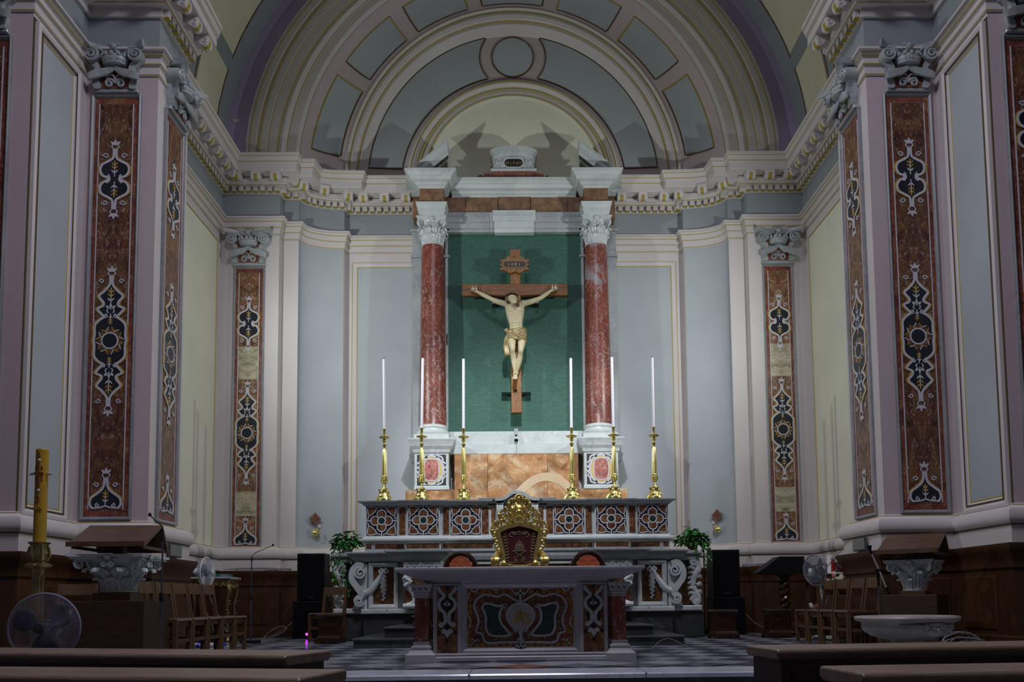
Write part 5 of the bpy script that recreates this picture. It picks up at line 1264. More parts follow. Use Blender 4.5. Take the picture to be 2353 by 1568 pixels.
# front: two side panels and the big middle inlay
for sx in (-1, 1):
    x = sx*0.755
    mb = MB(); mb.box(x-0.145, x+0.145, 8.44, 8.52, 0.085, 0.80); sp_ = tp2(mb.obj('side_panel', MM, tb2, sm=0))
    mb = MB(); mb.box(x-0.105, x+0.105, 8.434, 8.45, 0.09, 0.775); mb.obj('panel_field', M['brown_jasper'], sp_, sm=0)
    for k in range(3): pass
    w = MB(); yb = 8.428
    for s in (-1, 1):
        w.ribbon(smooth([(x+s*0.095, 0.765), (x+s*0.07, 0.72), (x+s*0.035, 0.685), (x+s*0.035, 0.66), (x+s*0.07, 0.63), (x+s*0.085, 0.585), (x+s*0.07, 0.54), (x+s*0.03, 0.50), (x+s*0.018, 0.46), (x+s*0.02, 0.41), (x+s*0.04, 0.385), (x+s*0.065, 0.375)], 4), [0.034]*45, yb, 8.44)
        w.ball((x+s*0.062, 8.434, 0.378), 0.028, 0.008, 0.028, 10, 6)
        w.prism([(x+s*0.01, 0.34), (x+s*0.05, 0.33), (x+s*0.062, 0.295), (x+s*0.03, 0.29), (x, 0.24), (x, 0.34)], yb, 8.44)
        MB().prism(arc(x+s*0.085, 0.30, 0.02, 0, 360, 10)[:-1], yb+0.002, 8.44).obj('black_inlay', M['navy'], sp_, sm=0)
        MB().prism(smooth([(x+s*0.05, 0.53), (x+s*0.075, 0.49), (x+s*0.065, 0.42), (x+s*0.045, 0.41), (x+s*0.05, 0.47)], 3, True), yb+0.002, 8.44).obj('black_inlay', M['navy'], sp_, sm=0)
        MB().prism(smooth([(x+s*0.055, 0.675), (x+s*0.08, 0.70), (x+s*0.075, 0.66)], 3, True), yb+0.002, 8.44).obj('black_inlay', M['navy'], sp_, sm=0)
        w.prism(smooth([(x, 0.565), (x+s*0.045, 0.59), (x+s*0.02, 0.60), (x, 0.64), (x-s*0.006, 0.6)], 2, True), yb-0.006, 8.44)
    d = MB(); d.prism(smooth([(x, 0.665), (x-0.02, 0.64), (x-0.06, 0.61), (x-0.055, 0.575), (x, 0.51), (x+0.055, 0.575), (x+0.06, 0.61), (x+0.02, 0.64)], 3, True), yb-0.001, 8.44); d.obj('black_inlay', M['navy'], sp_, sm=0)
    for zz, rr in ((0.755, 0.022), (0.35, 0.028), (0.215, 0.018)): MB().prism(arc(x, zz, rr, 0, 360, 10)[:-1], yb-0.001, 8.44).obj('black_inlay', M['navy'], sp_, sm=0)
    w.obj('white_scroll', GM, sp_, sm=0)
mb = MB(); vs, fs = frame(-0.61, 0.61, 0.085, 0.80, [(0, -8.50), (0, -8.455), (0.02, -8.46), (0.045, -8.48), (0.055, -8.485), (0.06, -8.50)]); mb.add(vs, fs); mid = tp2(mb.obj('front_frame', MM, tb2, sm=0))
mb = MB(); mb.box(-0.57, 0.57, 8.49, 8.51, 0.12, 0.77); mb.obj('front_field', M['breccia_edge'], mid, sm=0)
# border of alternating yellow and red stones, built stone by stone
ys = MB()
stones = []
for k in range(16): stones.append((-0.53+k*0.0707, 0.155)); stones.append((-0.53+k*0.0707, 0.70))
for k in range(7): stones.append((-0.525, 0.22+k*0.07)); stones.append((0.525, 0.22+k*0.07))
smh = MB(); smh.prism([(-0.022, -0.02), (0.016, -0.026), (0.026, 0.008), (0.004, 0.028), (-0.026, 0.016)], -0.0035, 0.004)
s_me = smh.mesh('border_stone', vary('ochre_border_stone', C(150,108,36), 0.2, 9, 0.35, 0), 0)
for k, (x, z) in enumerate(stones):
    o = bpy.data.objects.new('border_stone', s_me); COL.objects.link(o); o.parent = mid; o.location = (x+random.uniform(-.008, .008), 8.489, z+random.uniform(-.012, .012)); o.rotation_euler = (0, random.uniform(0, 6), 0); o.scale = (random.uniform(.9, 1.4), 1, random.uniform(.8, 1.2))
def D(pts): return [((p[0]-1190)*0.00070, 0.122+(1185-p[1])*0.000708) for p in pts]
for s in (1, -1):
    def dd(pts): return [(s*x, z) for x, z in D(pts)]
    A1 = smooth(dd([(1190, 500), (1120, 480), (960, 390), (850, 425), (690, 390), (560, 445), (505, 560), (550, 690), (570, 800), (535, 930), (620, 970), (680, 1090), (930, 1090), (1190, 1090)]), 4)
    g = MB(); g.prism([p for p in A1]+[(0, A1[-1][1]), (0, A1[0][1])], 8.486, 8.49); g.obj('red_field', M['breccia'], mid, sm=0)
    w = MB(); w.ribbon(A1, 0.022, 8.474, 8.49)
    IN = smooth(dd([(985, 540), (860, 560), (690, 520), (630, 580), (680, 720), (680, 880), (760, 990), (1020, 990), (1000, 930), (900, 800), (880, 680), (920, 590)]), 3, True)
    g = MB(); g.prism(IN, 8.478, 8.49); g.obj('green_field', M['green_stone'], mid, sm=0)
    w.ribbon(IN, 0.024, 8.472, 8.49, closed=True)
    w.ribbon(smooth(dd([(1050, 290), (1110, 380), (1150, 400)]), 4), 0.014, 8.476, 8.49)
    w.ribbon(smooth(dd([(1050, 290), (900, 290), (830, 325), (700, 285), (600, 290), (500, 350), (455, 290), (400, 300), (395, 380), (440, 370), (410, 440), (395, 560), (400, 660), (450, 760), (440, 860), (400, 900), (400, 1185)]), 4), 0.014, 8.476, 8.49)
    for j in range(3): w.ribbon(smooth(dd([(450+j*40, 1130-j*40), (500+j*30, 1070-j*10), (480+j*45, 1030+j*20)]), 4), 0.012, 8.474, 8.49)
    w.obj('white_moulding', GM, mid, sm=0)
ME = smooth(D([(1190, 520), (1100, 540), (1020, 600), (985, 700), (1010, 790), (1080, 870), (1120, 940), (1190, 960), (1260, 940), (1300, 870), (1370, 790), (1400, 700), (1360, 600), (1280, 540)]), 3, True)
mb = MB(); mb.prism(ME, 8.472, 8.49); md = mb.obj('medallion', MM, mid, sm=0)
mb = MB(); mb.ribbon(ME, 0.02, 8.464, 8.48, closed=True); mb.ribbon(D([(1190, 310), (1190, 520)]), 0.022, 8.466, 8.49); mb.ribbon(D([(1120, 375), (1255, 375)]), 0.02, 8.466, 8.49); mb.ribbon(D([(1190, 890), (1195, 1090)]), 0.028, 8.466, 8.49); mb.ribbon(D([(1110, 1130), (1195, 1170), (1270, 1130)]), 0.02, 8.466, 8.49); mb.ribbon(D([(1195, 1090), (1195, 1190)]), 0.018, 8.466, 8.49)
for s in (-1, 1): mb.ribbon(spiral(s*0.03, D([(1190, 1050)])[0][1], 0.018, 0.004, 90, s*1.3, 12), 0.008, 8.464, 8.49); mb.ribbon(spiral(s*0.03, D([(1190, 945)])[0][1], 0.016, 0.004, 270, s*1.3, 12), 0.008, 8.464, 8.49)
mb.obj('medallion_rim', GM, md, sm=0)
mb = MB()
z0 = D([(0, 815)])[0][1]
glyph(mb, 'I', -0.082, z0, 0.092, 8.466, 8.475, 0.015); glyph(mb, 'H', -0.030, z0, 0.092, 8.466, 8.475, 0.015); glyph(mb, 'S', 0.048, z0, 0.092, 8.466, 8.475, 0.014)
mb.ribbon([(-0.045, z0+0.105), (0.05, z0+0.105)], 0.013, 8.466, 8.475); mb.ribbon([(0.001, z0+0.05), (0.001, z0+0.155)], 0.013, 8.466, 8.475)
mb.obj('gilt_letters', M['inlay_ochre'], md, sm=0)

# ------------------------------------------------------------ gilt throne behind the table
tr = thing('throne', 'gilded carved throne with crimson back, behind the altar table', 'throne', (0.01, 10.5, 0))
G_ = M['gold']
outl = [(-0.235, 1.07), (-0.265, 1.30), (-0.325, 1.53), (-0.20, 1.60), (0, 1.645), (0.20, 1.60), (0.325, 1.53), (0.265, 1.30), (0.235, 1.07), (0.10, 1.05), (0, 1.04), (-0.10, 1.05)]
inn_ = [(-0.17, 1.11), (-0.20, 1.30), (-0.245, 1.50), (-0.15, 1.545), (0, 1.58), (0.15, 1.545), (0.245, 1.50), (0.20, 1.30), (0.17, 1.11), (0.09, 1.085), (0, 1.075), (-0.09, 1.085)]
mb = MB(); mb.prism(inn_, -0.005, 0.05); vel = mb.obj('back_cushion', M['velvet'], tr, sm=0)
mb = MB(); k = len(outl)
vs = [(x, 0.0, z) for x, z in outl]+[(x*0.95, -0.045, 1.33+(z-1.33)*0.96) for x, z in outl]+[(x, -0.04, z) for x, z in inn_]+[(x, 0.01, z) for x, z in inn_]+[(x, 0.06, z) for x, z in outl]+[(x, 0.055, z) for x, z in inn_]
fs = [(r*k+i, r*k+(i+1) % k, (r+1)*k+(i+1) % k, (r+1)*k+i) for r in range(3) for i in range(k)]+[(i, (i+1) % k, 4*k+(i+1) % k, 4*k+i) for i in range(k)]+[(4*k+i, 4*k+(i+1) % k, 5*k+(i+1) % k, 5*k+i) for i in range(k)]
mb.add(vs, fs); mb.obj('back_frame', G_, tr, sm=30)
# embroidery: crossed keys under a tiara, with a flowered border
e = MB(); yE = -0.006
e.ribbon(smooth([(-0.04, 1.25), (-0.05, 1.29), (-0.045, 1.335), (-0.02, 1.37), (0, 1.378), (0.02, 1.37), (0.045, 1.335), (0.05, 1.29), (0.04, 1.25)], 3), 0.012, yE-0.006, yE)
e.prism(smooth([(-0.035, 1.25), (-0.042, 1.29), (-0.036, 1.33), (0, 1.365), (0.036, 1.33), (0.042, 1.29), (0.035, 1.25)], 3), yE-0.003, yE)
for z in (1.265, 1.295, 1.325): e.ribbon([(-0.045, z), (0, z-0.006), (0.045, z)], 0.008, yE-0.009, yE)
e.ribbon([(0, 1.38), (0, 1.405)], 0.008, yE-0.006, yE); e.ribbon([(-0.01, 1.395), (0.01, 1.395)], 0.007, yE-0.006, yE)
for s in (-1, 1):
    e.ribbon([(s*0.07, 1.255), (-s*0.045, 1.175)], 0.012, yE-0.007, yE); e.ribbon(arc(-s*0.052, 1.168, 0.016, 0, 360, 12)[:-1], 0.009, yE-0.007, yE, closed=True); e.ribbon([(s*0.085, 1.25), (s*0.065, 1.275)], 0.016, yE-0.007, yE)
    for j in range(9):
        t = j/8; x = s*(0.155+0.035*t+0.004*math.sin(j*2)); z = 1.16+0.31*t
        leaf2(e, x, z, PI/2+s*0.6, 0.04, 0.011, yE-0.006, yE); leaf2(e, x, z, PI/2-s*0.9, 0.034, 0.010, yE-0.006, yE)
    e.ribbon(smooth([(s*0.16, 1.15), (s*0.13, 1.115), (s*0.07, 1.11), (s*0.05, 1.14), (s*0.02, 1.12)], 4), 0.01, yE-0.006, yE); e.ribbon(spiral(s*0.045, 1.135, 0.03, 0.006, 0, s*1.3, 14), 0.009, yE-0.006, yE)
    e.ribbon(smooth([(s*0.01, 1.50), (s*0.06, 1.47), (s*0.11, 1.49), (s*0.13, 1.46), (s*0.09, 1.44)], 4), 0.012, yE-0.006, yE)
    for j in range(4): leaf2(e, s*(0.03+0.03*j), 1.475+0.008*(j % 2), PI/2-s*(0.9-0.5*j), 0.045, 0.012, yE-0.006, yE)
for a in (-0.7, 0, 0.7): leaf2(e, 0, 1.47, PI/2+a, 0.06, 0.016, yE-0.006, yE)
e.obj('embroidery', M['embroid'], vel, sm=0)
# openwork crest
c = MB(); yc = 0.0
def sc_tube(pts, r): c.tube([(x, yc-0.02, z) for x, z in pts], r, 6)
c.ball((0, -0.03, 1.79), 0.082, 0.04, 0.075, 12, 8); c.ball((0, -0.06, 1.76), 0.05, 0.03, 0.04)
for a in (0.4, 1.2, 2.0, 2.8): c.tube([(0.075*math.cos(a), -0.05, 1.79+0.05*math.sin(a)), (0.1*math.cos(a), -0.03, 1.80+0.09*math.sin(a))], 0.016, 5)
for j in range(7):
    a = PI*j/6; c.ball((0.05*math.cos(a), -0.03, 1.93+0.05*math.sin(a)), 0.024, 0.02, 0.026)
c.ball((0, -0.03, 1.935), 0.036, 0.025, 0.034)
for s in (-1, 1):
    sc_tube(spiral(s*0.14, 1.77, 0.075, 0.012, 90, s*1.6, 24), 0.014)
    sc_tube(spiral(s*0.055, 1.885, 0.045, 0.01, 270, -s*1.5, 18), 0.012)
    sc_tube(smooth([(s*0.02, 1.96), (s*0.10, 1.93), (s*0.14, 1.87), (s*0.12, 1.83), (s*0.17, 1.80), (s*0.235, 1.77), (s*0.26, 1.71), (s*0.24, 1.66), (s*0.16, 1.62), (s*0.06, 1.62)], 4), 0.016)
    sc_tube(spiral(s*0.205, 1.705, 0.05, 0.01, 0, s*1.5, 18), 0.012); sc_tube(spiral(s*0.10, 1.68, 0.045, 0.01, 180, -s*1.5, 18), 0.012)
    sc_tube(spiral(s*0.255, 1.60, 0.05, 0.01, 90, -s*1.4, 18), 0.014); sc_tube(smooth([(s*0.28, 1.65), (s*0.34, 1.60), (s*0.36, 1.52), (s*0.33, 1.45)], 4), 0.016)
    for j in range(11):
        t = j/10; x = s*(0.345-0.075*t+0.016*math.sin(j*2.2)); z = 1.56-0.36*t; c.ball((x, -0.02, z), 0.022+0.007*(j % 3), 0.02, 0.024, 7, 5)
    for p in ((0.13, 1.87), (0.175, 1.815), (0.26, 1.73), (0.23, 1.65), (0.12, 1.74), (0.16, 1.79), (0.06, 1.83), (0.31, 1.63), (0.19, 1.66), (0.09, 1.92)):
        c.ball((s*p[0], -0.03, p[1]), 0.024, 0.02, 0.024, 7, 5)
    c.tube(smooth([(0, -0.03, 1.735), (s*0.04, -0.05, 1.715), (s*0.085, -0.04, 1.665), (s*0.06, -0.03, 1.64)], 4), 0.02, 6)
c.obj('carved_crest', G_, tr)
for s in (-1, 1):
    a = MB(); a.tube(smooth([(s*0.25, -0.02, 1.235), (s*0.27, -0.16, 1.225), (s*0.285, -0.36, 1.19), (s*0.30, -0.46, 1.14)], 4), [0.032]*5+[0.038]*8, 8)
    a.lathe([(0.02, -0.055), (0.06, -0.05), (0.066, -0.02), (0.06, -0.015), (0.068, 0.01), (0.06, 0.05), (0.02, 0.055)], 16, (s*0.305, -0.47, 1.105), axis='x')
    a.tube([(s*0.30, -0.47, 1.06), (s*0.30, -0.47, 0.85), (s*0.33, -0.47, 0.62)], [0.035, 0.03, 0.045], 8); a.obj('armrest', G_, tr)
    a = MB(); a.ball((s*0.20, -0.06, 1.085), 0.05, 0.03, 0.05); a.ball((s*0.25, -0.06, 1.06), 0.035); a.obj('rosette', G_, tr)
    for yy in (-0.47, 0.02):
        a = MB(); a.tube(smooth([(s*0.33, yy, 0.55), (s*0.35, yy-0.02, 0.42), (s*0.31, yy, 0.22), (s*0.34, yy-0.03, 0.04)], 4), [0.05, 0.05, 0.052, 0.05, 0.045, 0.04, 0.036, 0.032, 0.03, 0.034, 0.04, 0.046, 0.045], 8); a.ball((s*0.34, yy-0.03, 0.035), 0.05, 0.05, 0.035); a.obj('leg', G_, tr)
    a = MB(); a.box(min(s*0.235, s*0.19), max(s*0.235, s*0.19), 0.0, 0.05, 0.5, 1.12); a.obj('back_post', G_, tr, sm=0)
a = MB(); a.cbox(-0.36, 0.36, -0.52, 0.05, 0.50, 0.60, 0.02); a.obj('seat_rail', G_, tr, sm=0)
a = MB(); a.cbox(-0.33, 0.33, -0.50, 0.04, 0.60, 0.70, 0.04); a.obj('seat_cushion', M['velvet'], tr, sm=0)
# two oval-backed side chairs
def side_chair():
    t = thing('side_chair', 'x', 'chair', (0, 0, 0), 0, 'oval-backed brocade chairs beside the throne')
    b = MB(); P = arc(0, 1.03, 0.155, 0, 360, 24, 0.175)[:-1]; b.prism(P, -0.03, 0.02); b.obj('back_pad', M['brocade'], t, sm=0)
    f = MB(); f.tube([(x*1.28, -0.005, 1.03+(z-1.03)*1.2) for x, z in P]+[(P[0][0]*1.28, -0.005, 1.03)], 0.034, 8, flat=0.9); f.obj('back_frame', M['mahogany'], t)
    f = MB(); f.cbox(-0.25, 0.25, -0.48, 0.03, 0.40, 0.47, 0.02); f.obj('seat_rail', M['mahogany'], t, sm=0)
    f = MB(); f.cbox(-0.23, 0.23, -0.46, 0.01, 0.47, 0.54, 0.03); f.obj('seat_pad', M['brocade'], t, sm=0)
    for s in (-1, 1):
        f = MB(); f.tube(smooth([(s*0.17, 0.0, 0.90), (s*0.20, 0.0, 0.7), (s*0.21, 0.01, 0.40), (s*0.22, 0.05, 0.0)], 4), 0.024, 8); f.obj('leg', M['mahogany'], t)
        f = MB(); f.tube(smooth([(s*0.22, -0.45, 0.42), (s*0.235, -0.46, 0.25), (s*0.22, -0.46, 0.0)], 4), [0.034]*5+[0.02]*4, 8); f.obj('leg', M['mahogany'], t)
    return t
sc0 = side_chair(); sc0.location = (-0.755, 10.6, 0); sc0['label'] = 'red and gold brocade oval-backed chair left of the throne'
dup(sc0, (0.90, 10.6, 0), 0, 'red and gold brocade oval-backed chair right of the throne')

# ------------------------------------------------------------ plain wooden chairs along both sides
def wood_chair():        # faces -y
    t = thing('wooden_chair', 'x', 'chair', (0, 0, 0), 0, 'plain wooden chairs of the sanctuary')
    CW = M['chairwood']
    s = MB(); s.cbox(-0.215, 0.215, -0.22, 0.20, 0.425, 0.455, 0.014); s.cbox(-0.20, 0.20, -0.19, 0.18, 0.37, 0.425, 0.003); s.obj('seat', CW, t, sm=0)
    for x in (-0.195, 0.195):
        l = MB(); l.cbox(x-0.022, x+0.022, -0.215, -0.165, 0, 0.43, 0.005); l.obj('leg', CW, t, sm=0)
        l = MB(); l.prism([(0.165, 0), (0.21, 0), (0.215, 0.45), (0.265, 0.865), (0.235, 0.875), (0.17, 0.45)], x-0.021, x+0.021, 'x'); l.obj('leg', CW, t, sm=0)
        l = MB(); l.box(x-0.012, x+0.012, -0.17, 0.17, 0.20, 0.235); l.obj('side_stretcher', CW, t, sm=0)
    l = MB(); l.box(-0.18, 0.18, -0.20, -0.178, 0.20, 0.24); l.obj('front_stretcher', CW, t, sm=0)
    b = MB(); n = 8; vs = []
    for i in range(n+1):
        x = -0.18+0.36*i/n; y = 0.215+0.03*(1-(x/0.18)**2)
        vs += [(x, y, 0.74), (x, y+0.02, 0.74), (x, y+0.045, 0.87), (x, y+0.022, 0.87)]
    b.add(vs, [(4*i+j, 4*i+(j+1) % 4, 4*i+4+(j+1) % 4, 4*i+4+j) for i in range(n) for j in range(4)]+[(0, 1, 2, 3), (4*n+3, 4*n+2, 4*n+1, 4*n)]); b.obj('back_rail', CW, t, sm=30)
    return t
wc0 = wood_chair(); first = True
ll = ['beside the left lectern base, nearest of the five left chairs', 'second of the five left chairs from the lectern', 'third of the five left chairs, before the white fan pole', 'fourth of the five left chairs, before the gilt table', 'farthest of the five left chairs, toward the microphone stand']
for k in range(5):
    o = wc0 if first else dup(wc0, (0, 0, 0)); first = False
    o.location = (-3.87, 8.98+0.46*k, 0); o.rotation_euler = (0, 0, PI/2); o['label'] = 'wooden chair '+ll[k]
dup(wc0, (-5.22, 9.72, 0), R_(28), 'wooden chair against the pier, between candle stand and left lectern')
dup(wc0, (-4.72, 9.86, 0), R_(14), 'wooden chair with pale top rail, half hidden behind the left lectern')
rl = ['nearest of the four right chairs, beside the marble basin', 'second of the four right chairs from the basin', 'third of the four right chairs, before the flowers', 'farthest of the four right chairs, under the fan']
for k in range(4): dup(wc0, (4.24, 10.22+0.48*k, 0), -PI/2, 'wooden chair, '+rl[k])
dup(wc0, (-3.06, 13.13, 0), R_(-20), 'lone wooden chair behind the carved stool, by the left end of the high altar')

# carved stools with a round boss
def stool():
    t = thing('carved_stool', 'x', 'stool', (0, 0, 0), 0, 'dark carved box stools with round bosses')
    MH = M['mahogany']
    b = MB(); b.sq([(0.185, 0.06), (0.18, 0.08), (0.155, 0.12), (0.145, 0.36), (0.16, 0.39)], (0, 0)); b.obj('body', MH, t, sm=0)
    b = MB(); b.sq([(0.165, 0.39), (0.185, 0.41), (0.19, 0.425), (0.18, 0.445), (0.17, 0.45)], (0, 0)); b.obj('top', MH, t, sm=0)
    b = MB(); P = [(-0.195, 0), (-0.195, 0.07), (0.195, 0.07), (0.195, 0), (0.15, 0), (0.13, 0.02), (0.06, 0.03), (0.04, 0.02), (0, 0.035), (-0.04, 0.02), (-0.06, 0.03), (-0.13, 0.02), (-0.15, 0)]
    b.prism(P, -0.195, -0.165); b.prism(P, 0.165, 0.195); b.box(-0.195, -0.165, -0.165, 0.165, 0.03, 0.07); b.box(0.165, 0.195, -0.165, 0.165, 0.03, 0.07); b.obj('skirt', MH, t, sm=0)
    b = MB(); vs, fs = frame(-0.12, 0.12, 0.13, 0.36, [(0, 0.146), (0, 0.158), (0.012, 0.160), (0.02, 0.15)]); b.add(vs, fs); b.obj('panel_moulding', MH, t, sm=0)
    b = MB(); b.lathe([(0.05, 0.148), (0.05, 0.158), (0.04, 0.162), (0.035, 0.154), (0.02, 0.154), (0.018, 0.168), (0, 0.17)], 18, (0, 0, 0.25), axis='y'); b.obj('boss', MH, t)
    return t
s0 = stool(); s0.location = (-2.90, 12.66, 0); s0['label'] = 'dark carved stool in front of the lone chair, left of the altar'
dup(s0, (3.22, 12.85, 0), R_(4), 'dark carved stool in front of the right loudspeaker')
dup(s0, (4.10, 12.95, 0), 0, 'dark carved stool standing alone near the right chairs')

# loudspeaker stacks
def speaker(w, d, h, label, loc, led=None):
    t = thing('loudspeaker', label, 'loudspeaker', loc)
    MB().cbox(-w/2, w/2, 0, d, 0, h, 0.008).obj('cabinet', M['black'], t, sm=0)
    MB().cbox(-w/2+0.02, w/2-0.02, -0.012, 0.0, 0.02, h-0.02, 0.006).obj('grille', M['grille'], t, sm=0)
    MB().box(-0.05, 0.05, -0.016, -0.012, 0.06, 0.075).obj('badge', M['steel'], t, sm=0)
    if led: MB().ball((led[1], -0.016, led[2]), 0.022, 0.01, 0.022).obj('pilot_light', led[0], t)
speaker(0.56, 0.5, 0.65, 'black subwoofer on the floor, lower of the left stack', (-3.62, 14.2, 0), (M['led_mag'], -0.03, 0.08))
speaker(0.475, 0.42, 0.83, 'black loudspeaker on the left subwoofer', (-3.60, 14.22, 0.65))
speaker(0.56, 0.5, 0.65, 'black subwoofer on the floor, lower of the right stack', (3.68, 14.2, 0))
speaker(0.475, 0.42, 0.83, 'black loudspeaker on the right subwoofer', (3.655, 14.22, 0.65))

# ------------------------------------------------------------ lecterns
def lectern(label, loc, rz, kind):
    t = thing('lectern', label, 'lectern', loc, rz)
    LW = M['lectern']
    if kind == 0:
        MB().cbox(-0.38, 0.38, -0.35, 0.35, 0, 0.655, 0.006).obj('pedestal', M['pewdark'], t, sm=0)
        MB().cbox(-0.18, 0.18, -0.18, 0.18, 0.655, 0.735, 0.004).obj('neck', LW, t, sm=0)
        corinthian(t, WM, 0.165, 0.38, (0, 0, 0.735), 8, 'carved_capital', 2.1)
        z = 1.11; hw = 0.36
    else:
        MB().cbox(-0.30, 0.30, -0.28, 0.28, 0, 0.64, 0.006).obj('pedestal', M['pewdark'], t, sm=0)
        MB().cbox(-0.14, 0.14, -0.14, 0.14, 0.64, 0.685, 0.004).obj('neck', LW, t, sm=0)
        corinthian(t, WM, 0.13, 0.37, (0, 0, 0.685), 6, 'carved_capital', 2.0)
        z = 1.05; hw = 0.33
    MB().box(-0.05, 0.05, -0.05, 0.05, z, z+0.10).obj('stem', LW, t, sm=0)
    r = MB(); r.prism([(-0.33, z+0.085), (-0.33, z+0.11), (0.14, z+0.33), (0.155, z+0.31), (-0.29, z+0.085)], -hw, hw, 'x')
    r.obj('book_board', LW, t, sm=0)
    r = MB(); r.prism([(0.14, z+0.33), (0.17, z+0.33), (0.36, z+0.06), (0.33, z+0.05)], -hw, hw, 'x'); r.obj('back_board', LW, t, sm=0)
    for sx in (-1, 1):
        x = sx*(hw-0.03)
        r = MB(); r.prism([(-0.30, z+0.06), (-0.30, z+0.09), (0.35, z+0.09), (0.35, z+0.06)], x-0.012, x+0.012, 'x'); r.obj('side_rail', LW, t, sm=0)
    r = MB(); r.prism([(-0.36, z+0.075), (-0.36, z+0.125), (-0.335, z+0.125), (-0.31, z+0.085)], -hw-0.01, hw+0.01, 'x'); r.obj('book_ledge', LW, t, sm=0)
    return t
lectern('large wooden lectern on an acanthus capital, left, behind the benches', (-4.08, 8.35, 0), R_(4), 0)
lectern('smaller wooden lectern on a scrolled capital, right, behind the basin', (4.74, 9.72, 0), R_(-40), 1)
# ------------------------------------------------------------ marble basin
M['basin_marble'] = marble('worn_basin_marble', C(172,168,160), C(140,136,130), C(104,100,96), 2.5, 3.0, 0.07, 0.4, 0.6)
t = thing('marble_basin', 'shallow pale marble basin with carved winged head, right foreground', 'basin', (3.72, 7.85, 0))
MB().lathe([(0.0, 0.195), (0.10, 0.197), (0.22, 0.212), (0.32, 0.243), (0.385, 0.285), (0.408, 0.325), (0.405, 0.355), (0.412, 0.375), (0.445, 0.385), (0.466, 0.395), (0.472, 0.415), (0.462, 0.432), (0.43, 0.436), (0.40, 0.42), (0.34, 0.33), (0.2, 0.27), (0.0, 0.25)], 40).obj('bowl', M['basin_marble'], t)
MB().lathe([(0.25, 0.0), (0.25, 0.03), (0.2, 0.05), (0.12, 0.09), (0.11, 0.16), (0.17, 0.215)], 24).obj('foot', M['basin_marble'], t)
BP = [(0.10, 0.197), (0.22, 0.212), (0.32, 0.243), (0.385, 0.285), (0.408, 0.325), (0.405, 0.355), (0.412, 0.375), (0.445, 0.385)]
def onbowl(a, z, out=0.0):
    for (r0, z0), (r1, z1) in zip(BP, BP[1:]):
        if z0 <= z <= z1: r = r0+(r1-r0)*(z-z0)/(z1-z0); break
    a = R_(a)-PI/2; return Vector(((r+out)*math.cos(a), (r+out)*math.sin(a), z))
c = MB(); ca = 9; q0 = onbowl(ca, 0.315, -0.01)
c.ball(q0, 0.085, 0.06, 0.07, 14, 10); c.ball(onbowl(ca, 0.362, 0.0), 0.075, 0.05, 0.03, 12, 8)
for s in (-1, 1):
    c.ball(onbowl(ca+s*4.2, 0.328, 0.046), 0.016, 0.008, 0.007); c.ball(onbowl(ca+s*6.0, 0.300, 0.034), 0.028, 0.02, 0.024); c.ball(onbowl(ca+s*11, 0.345, 0.012), 0.03, 0.03, 0.035)
    for k in range(5):
        c.tube(smooth([tuple(onbowl(ca+s*9, 0.338-0.015*k, 0.012)), tuple(onbowl(ca+s*(24-k), 0.345-0.018*k, 0.012)), tuple(onbowl(ca+s*(44-5*k), 0.345-0.021*k, 0.0))], 4), [0.018]*4+[0.017]*4+[0.006], 6)
c.ball(onbowl(ca, 0.312, 0.055), 0.013, 0.014, 0.018); c.ball(onbowl(ca, 0.287, 0.044), 0.022, 0.008, 0.006)
c.obj('carved_cherub_head', M['basin_marble'], t)
# ------------------------------------------------------------ paschal candle on its stand
t = thing('candle_stand', 'tall brass candle stand holding the yellow paschal candle, far left', 'candlestick', (-4.29, 7.3, 0))
BZ = M['bronze']
MB().lathe([(0.18, 0), (0.18, 0.03), (0.12, 0.06), (0.06, 0.12), (0.04, 0.16)], 20).obj('foot', BZ, t)
s = MB(); n = 20; vs = []; zs = [(0.036, 0.15), (0.05, 0.5), (0.042, 0.80), (0.048, 0.88)]
for r, z in zs:
    for i in range(n): rr = r*(1.08 if i % 2 else 0.9); vs.append((rr*math.cos(2*PI*i/n), rr*math.sin(2*PI*i/n), z))
s.add(vs, [(j*n+i, j*n+(i+1) % n, (j+1)*n+(i+1) % n, (j+1)*n+i) for j in range(3) for i in range(n)]); s.obj('fluted_stem', BZ, t, sm=20)
MB().lathe([(0.04, 0.86), (0.052, 0.90), (0.05, 0.94), (0.11, 0.955), (0.115, 0.97), (0.09, 0.985), (0.06, 1.0), (0.062, 1.01)], 24).obj('drip_ring', BZ, t)
s = MB(); s.lathe([(0.05, 1.0), (0.075, 1.03), (0.08, 1.08), (0.066, 1.13), (0.075, 1.16), (0.09, 1.17), (0.09, 1.178), (0.0, 1.178)], 20)
for k in range(6):
    a = k*PI/3+0.3; s.tube([(0.06*math.cos(a), 0.06*math.sin(a), 1.01), (0.088*math.cos(a), 0.088*math.sin(a), 1.07), (0.076*math.cos(a), 0.076*math.sin(a), 1.14)], [0.012, 0.018, 0.008], 6)
s.obj('leaf_cup', BZ, t)
t = thing('paschal_candle', 'thick yellow paschal candle with cross and letters, far left', 'candle', (-4.29, 7.3, 1.178))
MB().lathe([(0.052, 0), (0.052, 0.83), (0.046, 0.838), (0.02, 0.83), (0, 0.828)], 24).obj('wax', M['yellowwax'], t)
d = MB(); glyph(d, 'A', -0.013, 0.76, 0.045, -0.056, -0.050, 0.006); glyph(d, 'Q', -0.014, 0.36, 0.05, -0.056, -0.050, 0.006); d.obj('letters', M['red_jasper'], t, sm=0)
d = MB()
for x, z, ch in ((-0.035, 0.645, '2'), (0.016, 0.645, '0'), (-0.035, 0.55, '1'), (0.018, 0.55, '2')): glyph(d, ch, x, z, 0.03, -0.050, -0.035, 0.005)
d.obj('year_digits', M['red_jasper'], t, sm=0)
